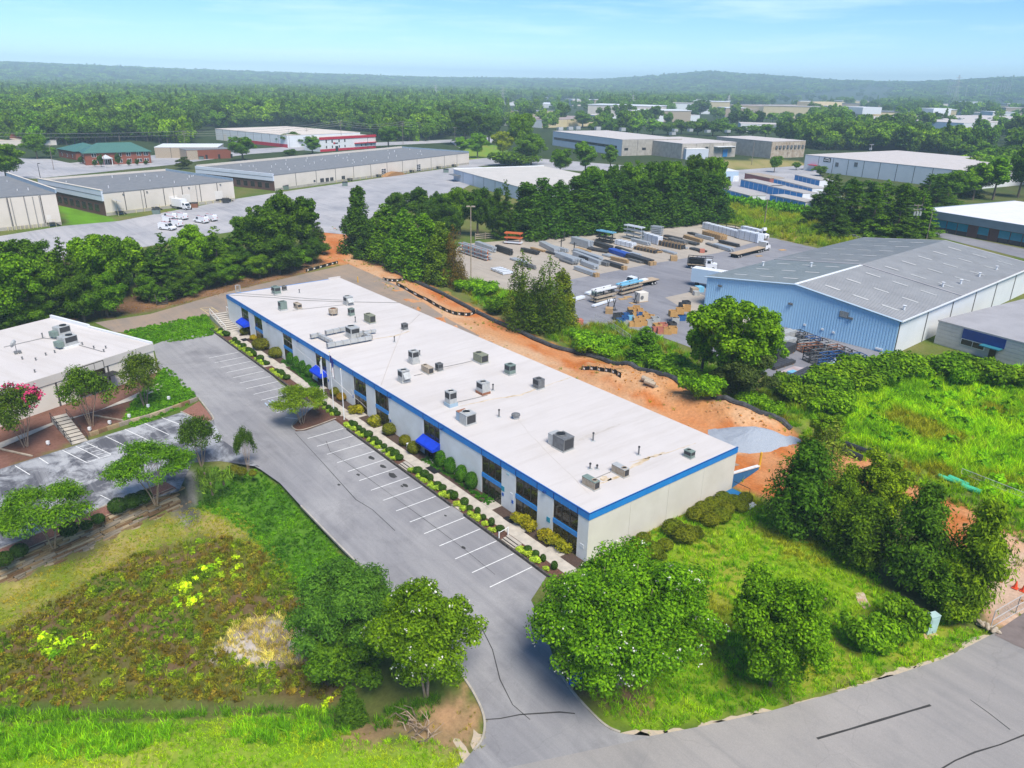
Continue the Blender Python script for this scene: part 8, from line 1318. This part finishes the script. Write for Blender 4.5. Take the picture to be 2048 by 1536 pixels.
lamp(942, 560, 413, 'tall thin light pole at the corner of the concrete yard', M_tan, True); lamp(1229, 457, 391, 'white light pole with two heads before the conifer screen', None, True); lamp(81, 357, 327, 'black street lamp by the road at left', M_black); lamp(108, 340, 292, 'wooden street lamp leaning beside the brick office road', M_pole); lamp(285, 270, 256, 'white lamp post before the left wood', None); lamp(157, 258, 245, 'white lamp post at the edge of the wood, far left', None); lamp(736, 298, 276, 'dark lamp post before the red trimmed office', M_black); lamp(675, 304, 296, 'short dark lamp post by the far road', M_black); lamp(1630, 338, 316, 'thin lamp post by the small street trees', None); lamp(988, 300, 268, 'thin lamp post on the far lawn', M_pole)
def tower(u, v, vt, label):
    p = GH(u, v); h = ztop(p, vt)-p.z; t = thing('transmission_tower', label, 'pylon', p, YAW, 'transmission towers over the woods'); w = h*.11; r = max(.16, depth(p)*.00016); b = MB()
    for sx in (-1, 1):
        for sy in (-1, 1): b.tube([(sx*w, sy*w, 0), (sx*w*.35, sy*w*.35, h*.6), (sx*w*.12, sy*w*.12, h)], r, 4)
    b.build('leg', M_gpole, t); b = MB()
    for k in range(6): z0, z1 = h*k/7, h*(k+1)/7; f = lambda z: w*(1-z/h*.95 if z > .6*h else 1-.65*z/(.6*h)); [b.tube([(-f(z0)*s, -f(z0), z0), (f(z1)*s, -f(z1), z1)], r*.6, 4) for s in (-1, 1)]
    b.build('lattice', M_gpole, t); [MB().box(-w*(1.5-j*.25), w*(1.5-j*.25), -r, r, h*(.66+.13*j), h*(.66+.13*j)+r*2).build('crossarm', M_gpole, t) for j in range(3)]
tower(872, 205, 168, 'lattice pylon left of centre in the woods'); tower(1005, 214, 172, 'lattice pylon at centre by the white shed'); tower(1264, 226, 189, 'lattice pylon in front of the dark pine wood'); tower(1455, 222, 190, 'lattice pylon by the dark oak right of centre'); tower(1905, 216, 150, 'tall thin pylon left of netting poles')
for i, (u, vt) in enumerate(((1890, 160), (1893, 157), (1897, 155), (1901, 160), (1908, 163), (1927, 164), (1945, 166), (1966, 163), (1976, 162), (1982, 162), (1988, 161), (1994, 160), (2000, 159), (2003, 159), (2007, 158), (2010, 159), (2013, 160))):
    p = G(u, 206+(i % 3)); h = ztop(p, vt); t = thing('net_pole', 'tall pale pole of the golf range netting above the apartment block', 'pole', p, 0, 'golf range netting poles'); MB().tube([(0, 0, 0), (0, 0, h)], [1.0, .6], 6).build('pole', M_gpole, t); MB().tube([(0, 0, 0), (0, 0, 2)], 1.6, 6).build('footing', M_cw, t)
# ================================================================== CONSTRUCTION STRIP
M_sock = mat('black_silt_pipe', (.03, .032, .036), .7, .3, (.09, .095, .1), 2, .4); M_corr = mat('black_plastic_pipe', (.025, .027, .03), .5, .4); M_geo = mat('black_geotextile', (.02, .02, .022), .85, .2)
def gpath(pix): return [Vector((p.x, p.y, Hz(p.x, p.y))) for p in path_pts(pix)]
one(MB().tube([p+Vector((0, 0, .25)) for p in gpath([(680, 455), (700, 474), (722, 503), (770, 534), (822, 560), (890, 592), (965, 632), (1035, 664), (1110, 696), (1200, 719), (1250, 744), (1330, 776), (1430, 822), (1530, 852), (1580, 868)])], .42, 8), 'silt_pipe', M_sock, 'long black silt pipe winding along the red dirt strip', 'pipe')
def silt(pix, label):
    P = gpath(pix); t = thing('silt_fence', label, 'silt fence', P[0])
    for i, (a, c) in enumerate(zip(P, P[1:])):
        d = c-a; q = a-P[0]; MB().box(0, d.length, -.04, .04, -.1, .7).build('fabric', M_geo, t, q, atan2(d.y, d.x))
        if i % 3 == 1: MB().box(d.length*.2, d.length*.9, -.07, -.045, .2, .5).box(d.length*.2, d.length*.9, .045, .07, .2, .5).build('white_panel', M_paint, t, q, atan2(d.y, d.x)); MB().box(-.05, .05, -.1, .1, 0, .85).build('stake', M_wood, t, q)
silt([(766, 560), (780, 563), (800, 563), (818, 556)], 'short curved black silt fence at the turn of the dirt track'); silt([(793, 570), (822, 586), (860, 606), (888, 621), (912, 630), (938, 632), (955, 625)], 'long black silt fence with white panels beside the dirt'); silt([(612, 544), (635, 538), (660, 531), (676, 527)], 'black silt fence at the end of the back drive'); silt([(1163, 743), (1190, 751), (1218, 763), (1240, 774)], 'straight black silt fence with white panels behind the white roof')
c0 = G(1505, 878); rs = np.random.RandomState(5); b = MB(); n = 28
for i in range(9):
    for j in range(n): a = 2*pi*j/n; r = (1-i/8.2)*4.9*(1+.14*sin(3*a+1)); b.v.append((r*cos(a)*1.25, r*sin(a)*.8, 1.9*(i/8)**1.1*(1 if i < 8 else .97)+rs.uniform(-.07, .07)))
for i in range(8):
    for j in range(n): b.f.append((i*n+j, i*n+(j+1) % n, (i+1)*n+(j+1) % n, (i+1)*n+j)); b.m.append(0)
b.f.append(tuple(range(8*n, 9*n))); b.m.append(0); one(b, 'gravel_pile', mat('blue_gravel', (.36, .40, .46), .95, .1, (.27, .31, .37), 9, .5, bump=1, bs=25), 'heap of blue grey gravel behind the near back corner of building', 'gravel pile', (c0.x, c0.y, -.1), YAW)
for i, (u, v) in enumerate(((1284, 760), (1289, 766), (1292, 772))): p = GH(u, v); q = GH(u+21, v+9); one(MB().tube([Vector((0, 0, .4)), q-p+Vector((0, 0, .4))], .4, 9), 'culvert_pipe', M_tan, 'tan drainage pipe on the spoil heap, %s of three' % ('farthest', 'middle', 'nearest')[i], 'pipe', p)
for a, c, m, r, q in (((1690, 893), (1733, 909), M_corr, .38, 'upper black plastic pipe beyond the gravel pile'), ((1684, 906), (1722, 922), M_corr, .42, 'lower black plastic pipe beyond the gravel pile'), ((1737, 909), (1756, 916), M_corr, .45, 'short black pipe end in the bushes'), ((1876, 955), (1912, 968), mat('green_pipe', (.07, .5, .28), .5, .3), .26, 'thin bright green pipe at the edge of meadow'), ((1896, 960), (1935, 977), MATS['green_pipe'], .36, 'thick bright green pipe, middle piece at the meadow'), ((1922, 976), (1960, 990), MATS['green_pipe'], .34, 'bright green pipe nearest the chain link fence')): p = G(*a); one(MB().tube([Vector((0, 0, r)), G(*c)-p+Vector((0, 0, r))], r, 10), 'pipe', m, q, 'pipe', p)
def chain(pix, h, label, step=2.6, name='chain_link_fence', cat='fence'):
    P = [G(u, v) for u, v in pix]; t = thing(name, label, cat, P[0])
    for a, c in zip(P, P[1:]):
        d = c-a; L = d.length; an = atan2(d.y, d.x); n = max(1, int(L/step)); q0 = a-P[0]
        for k in range(n+1): q = q0+d*(k/n); MB().tube([(0, 0, 0), (0, 0, h)], .04, 6).build('post', M_gpole, t, (q.x, q.y, 0))
        for z in (.1, h*.5, h): MB().tube([(0, 0, z), (L, 0, z)], .03, 5).build('rail', M_gpole, t, q0, an)
        w = MB(); s = .38
        for k in range(int(L/s)): w.tube([(k*s, 0, .1), (min(k*s+h, L), 0, .1+min(h, L-k*s))], .008, 3, cap=False).tube([(k*s, 0, h), (min(k*s+h, L), 0, h-min(h, L-k*s)+.0)], .008, 3, cap=False)
        w.build('wire_mesh', M_gpole, t, q0, an)['kind'] = 'stuff'
chain([(1980, 1258), (2030, 1228), (2085, 1198)], 1.9, 'chain link gate across the construction entrance', 3.2, 'chain_link_gate', 'gate'); chain([(1920, 955), (1965, 973), (2048, 1006)], 1.2, 'chain link fence beyond the green pipes'); chain([(1190, 645), (1230, 668), (1260, 690)], 1.8, 'chain link fence through the weeds below the yard')
p = G(1980, 1262); t = thing('sandbags', 'pile of tan sandbags at the foot of the chain link gate', 'sandbags', p); [MB().tube([(-.5, 0, 0), (-.3, 0, .0), (.3, 0, 0), (.5, 0, 0)], [.06, .2, .2, .06], 7).build('sandbag', M_tan, t, (-.3+.55*(i % 3), -.2+.3*(i//3), .16+.22*(i//3)), i*.5) for i in range(6)]
for u, v, q in ((2030, 1176, 'left'), (2046, 1182, 'right')): one(MB().tube([(0, 0, .05), (0, 0, .75)], [.2, .05], 8).cbox((0, 0, 0), (.5, .5, .05)), 'traffic_cone', mat('cone_orange', (.75, .09, .03), .5, .3), 'orange red traffic cone behind the gate, %s one' % q, 'cone', G(u, v, .05))
t = thing('utility_cabinet', 'pale green metal cabinet leaning on grass by the road', 'cabinet', G(1857, 1264), YAW+.35); MB().add([(x, y, z) for z, s in ((0, 0), (1.75, .06)) for x, y in ((-.5+s, -.3), (.5+s, -.3), (.5+s, .3), (-.5+s, .3))], [(3, 2, 1, 0), (0, 1, 5, 4), (1, 2, 6, 5), (2, 3, 7, 6), (3, 0, 4, 7)]).build('body', mat('pale_green_metal', (.42, .58, .55), .6, .3), t); MB().box(-.5, .56, -.33, .33, 1.755, 1.82).build('lid', MATS['pale_green_metal'], t); MB().box(-.3, .42, -.325, -.305, .3, 1.55).build('door', MATS['pale_green_metal'], t)
sheet('bare_patch', [(1846, 1266), (1866, 1262), (1876, 1270), (1860, 1279), (1850, 1277)], .03, mat('bare_clay', (.5, .34, .2), .95, .1, (.42, .27, .15), 2, .5)); sheet('bare_rock', [(1710, 1186), (1728, 1184), (1734, 1200), (1742, 1212), (1730, 1219), (1716, 1205)], .06, mat('pale_rock', (.52, .44, .36), .9, .1, (.4, .24, .14), 1.5, .5))
# ================================================================== LEFT SIDE: stone wall, steps, walk, lights
SM = [mat('stone_%s' % k, c, .9, .2, c2, 2.5, .5) for k, c, c2 in (('tan', (.36, .26, .15), (.26, .17, .09)), ('grey', (.33, .28, .22), (.22, .18, .14)), ('brown', (.24, .14, .07), (.15, .09, .05)), ('pale', (.46, .37, .25), (.34, .26, .17)))]
SW = thing('stone_wall', 'dry stacked stone retaining wall between the left lot and the lawn', 'stone wall', WALL_A, atan2(_wd.y, _wd.x)); LW = (WALL_B-WALL_A).length; rs = random.Random(4); sme = []
for k in range(10):
    q = MB(); e = lambda: rs.uniform(-.05, .05); vs = [(x+e(), y, z+e()*.5) for z in (.01, .97) for x, y in ((.01, -rs.uniform(0, .1)), (.99, -rs.uniform(0, .1)), (.99, .6), (.01, .6))]; q.add(vs, [(3, 2, 1, 0), (4, 5, 6, 7), (0, 1, 5, 4), (1, 2, 6, 5), (2, 3, 7, 6), (3, 0, 4, 7)]); sme.append(q)
sm2 = [q.mesh('stone', [SM[i % 4]]) for i, q in enumerate(sme)]; nst = 0
CH = .222
for j in range(12):
    x = rs.uniform(-.5, .3)
    while x < LW:
        L = rs.uniform(.7, 2.1)
        if rs.random() > .03: o = bpy.data.objects.new('stone', rs.choice(sm2)); COL.objects.link(o); o.parent = SW; o.location = (x, j*.05+rs.uniform(-.02, .05), -.06+j*CH); o.scale = (L-.02, 1, CH-.012)
        x += L
MB().box(-.5, LW, .75, 1.0, -.1, 2.6).build('backing', M_mulch, SW)
def wl(s, d, z): q = WALL_A+_wd*s+_wn*d; return (q.x, q.y)
sheet('rock_bed', [wl(-3, .62, 0), wl(LW+.3, .62, 0), wl(LW+.3, 3.0, 0), wl(-3, 3.0, 0)], .06, M_rmulch, True)
for a, b_ in ((-3, LW*.45), (LW*.5, LW+.3)): curb([Vector((*wl(s, 3.05, 0), 0)) for s in (a, (a+b_)/2, b_)], parent=llot, h=.16)
walk = sheet('left_sidewalk', [(-30, 908), (0, 885), (60, 862), (112, 842), (150, 833), (200, 820), (300, 775), (322, 764), (333, 768), (318, 780), (262, 801), (214, 816), (158, 833), (112, 847), (0, 897)], .1, M_conc)
t = thing('steps', 'concrete steps with black rails up to the small white building', 'steps', G(160, 886)); e_ = G(120, 842)-G(160, 886); L = e_.length; t.rotation_euler = (0, 0, atan2(e_.y, e_.x))
for k in range(9): MB().box(L*k/9, L*(k+1)/9-.02, -.9, .9, 0, .06+.1*k).build('step', M_conc, t); MB().box(L*k/9-.05, L*k/9-.003, -.88, .88, 0, .05+.1*k).build('edge_strip', M_timber, t)  # dark strips added so the step edges stand out
for s in (-.95, .95): MB().tube([(0, s, .95), (L, s, 1.5)], .035, 5).tube([(0, s, .5), (L, s, 1.05)], .03, 5).build('rail', M_black, t); [MB().box(L*k-.03, L*k+.03, s-.03, s+.03, 0, .95+.55*k).build('post', M_black, t) for k in (0, .33, .66, 1)]
t = thing('bank_wall', 'low brown stone kerb wall along the upper edge of the left lot', 'low wall', G(180, 873)); P = [G(u, v) for u, v in ((180, 873), (215, 861), (262, 846), (300, 836), (345, 820), (396, 801))]
for a, c in zip(P, P[1:]):
    d = c-a; n = max(2, int(d.length/1.1)); [MB().box(0.01, d.length/n-.02, -.15, .15, 0, .55).build('stone', rs.choice(SM), t, a-P[0]+d*(k/n), atan2(d.y, d.x)) for k in range(n)]
sheet('island_bed', [(362, 824), (392, 806), (398, 802), (416, 824), (425, 838), (418, 842), (404, 842)], .09, M_rmulch)
for i, (u, v) in enumerate(((338, 800), (297, 816), (259, 836), (220, 849), (180, 862), (97, 890))): t = thing('ground_light', 'small white ground light on the bank, %s from the drive' % ('first', 'second', 'third', 'fourth', 'fifth', 'sixth')[i], 'ground light', G(u, v, .05), YAW); MB().cbox((0, 0, .15), (.35, .25, .4)).build('housing', M_white, t); MB().cbox((0, 0, 0), (.1, .1, .15)).build('stem', M_white, t)
one(MB().box(-3, 3, -.1, .1, 0, .16), 'timber_edge', M_tan, 'pale timber edging strip in the red mulch before the small building', 'timber', G(28, 905, .05), YAW-.33); one(MB().box(-2.5, 2.5, -.1, .1, 0, .16), 'timber_edge', M_tan, 'pale timber edging strip in the mulch right of the steps', 'timber', G(218, 837, .05), YAW-.3)
p = G(325, 610); q = G(304, 578); t = thing('bank_stairs', 'steep black timber stairs climbing the wooded bank', 'stairs', p, atan2((q-p).y, (q-p).x)); L = 7.5
for k in range(12): MB().box(.6*k, .6*k+.5, -.9, .9, .1+.26*k, .18+.26*k).build('tread', M_timber, t)
for s in (-1, 1): MB().add([(0, s-.06, 0), (7.2, s-.06, 3.1), (7.2, s+.06, 3.1), (0, s+.06, 0), (0, s-.06, .3), (7.2, s-.06, 3.4), (7.2, s+.06, 3.4), (0, s+.06, .3)], [(4, 5, 6, 7), (0, 1, 5, 4), (2, 3, 7, 6), (0, 4, 7, 3)]).build('stringer', M_timber, t); MB().tube([(0, s, 1.2), (7.2, s, 4.2)], .06, 5).build('rail', M_timber, t); [MB().box(7.2*k-.05, 7.2*k+.05, s-.05, s+.05, 3*k, 1.2+3*k).build('post', M_timber, t) for k in (0, .33, .66, 1)]
p = GH(543, 548); t = thing('basketball_hoop', 'white framed basketball backboard on a dark pole at the edge of the wood', 'basketball hoop', p, YAW); MB().tube([(0, .2, 0), (0, .2, 3)], .07, 6).build('pole', M_dgrey, t); MB().box(-.9, .9, -.03, .03, 2.4, 3.6).build('backboard', M_vg, t); MB().box(-.95, .95, -.06, -.035, 3.5, 3.65).box(-.95, .95, -.06, -.035, 2.35, 2.5).box(-.95, -.8, -.06, -.035, 2.5, 3.5).box(.8, .95, -.06, -.035, 2.5, 3.5).build('frame', M_white, t); MB().tube([(.23*cos(k*pi/5), -.3+.23*sin(k*pi/5), 2.7) for k in range(11)], .025, 4).build('rim', M_org, t)
t = thing('entrance_sign', 'blue box sign on a post beside the kerb under the big crape myrtle', 'sign', G(1152, 1372), YAW+.9); MB().box(-.7, .7, -.22, .22, .55, 1.1).build('sign_box', M_sgn, t); [MB().box(x-.06, x+.06, -.06, .06, 0, .55).build('post', M_wood, t) for x in (-.5, .5)]; MB().box(-.72, .72, -.24, .24, 1.103, 1.16).build('cap', M_blued, t)
t = thing('brush_pile', 'tangle of bare dry branches on the dirt verge', 'brush pile', G(835, 1462)); rs2 = random.Random(9)
for k in range(26): a = rs2.uniform(0, 6.28); L = rs2.uniform(.8, 2.0); x, y = rs2.uniform(-1.2, 1.2), rs2.uniform(-.7, .7); MB().tube([(x, y, 0), (x+.4*L*cos(a), y+.4*L*sin(a), .5*L), (x+.75*L*cos(a+.5), y+.75*L*sin(a+.5), .75*L+rs2.uniform(-.2, .2))], [.05, .04, .015], 5).build('branch', M_barkl if k % 4 else M_bark, t)
for u, v, m, s, q in ((313, 428, M_green, 2.2, 'dark green dumpster by the truck at the left warehouse'), (452, 406, M_blk, 2.2, 'black dumpster at the right end of left warehouse'), (390, 415, M_rust, 2.0, 'rusty brown bin beside the box truck'), (572, 379, M_green, 2.2, 'green dumpster left of the trees at the long warehouse'), (690, 372, M_green, 2.2, 'green dumpster behind the gap trees'), (892, 345, M_green, 2.4, 'green dumpster at right end of the long warehouse'), (403, 319, M_green, 2.4, 'green dumpster before the brick workshop'), (184, 420, M_olive, 2.4, 'pale green transformer box on the small lawn')): p = G(u, v, .03); t = thing('dumpster' if m is not M_olive else 'transformer_box', q, 'dumpster' if m is not M_olive else 'transformer', p, YAW+.25); MB().add([(-s/2, -.7, 0), (s/2, -.7, 0), (s/2, .7, 0), (-s/2, .7, 0), (-s/2-.1, -1, 1.5), (s/2+.1, -1, 1.5), (s/2+.1, .9, 1.7), (-s/2-.1, .9, 1.7)], [(3, 2, 1, 0), (4, 5, 6, 7), (0, 1, 5, 4), (1, 2, 6, 5), (2, 3, 7, 6), (3, 0, 4, 7)]).build('bin', m, t); MB().add([(-s/2-.12, -1.05, 1.53), (s/2+.12, -1.05, 1.53), (s/2+.12, .95, 1.74), (-s/2-.12, .95, 1.74), (-s/2-.12, -1.05, 1.58), (s/2+.12, -1.05, 1.58), (s/2+.12, .95, 1.79), (-s/2-.12, .95, 1.79)], [(4, 5, 6, 7), (0, 1, 5, 4), (1, 2, 6, 5), (2, 3, 7, 6), (3, 0, 4, 7)]).build('lid', M_black if m is not M_olive else m, t)
t = thing('awning_dish', 'white tilted canopy on a post beside the left warehouse wall', 'canopy', G(238, 432)); MB().tube([(0, 0, 0), (0, 0, 5)], .08, 6).build('post', M_tan, t); MB().add([(-2.2, -1.2, 4.6), (2, -1.2, 4.8), (2.3, 1, 5.6), (-1.9, 1, 5.4)], [(0, 1, 2, 3)]).build('panel', M_alu, t)
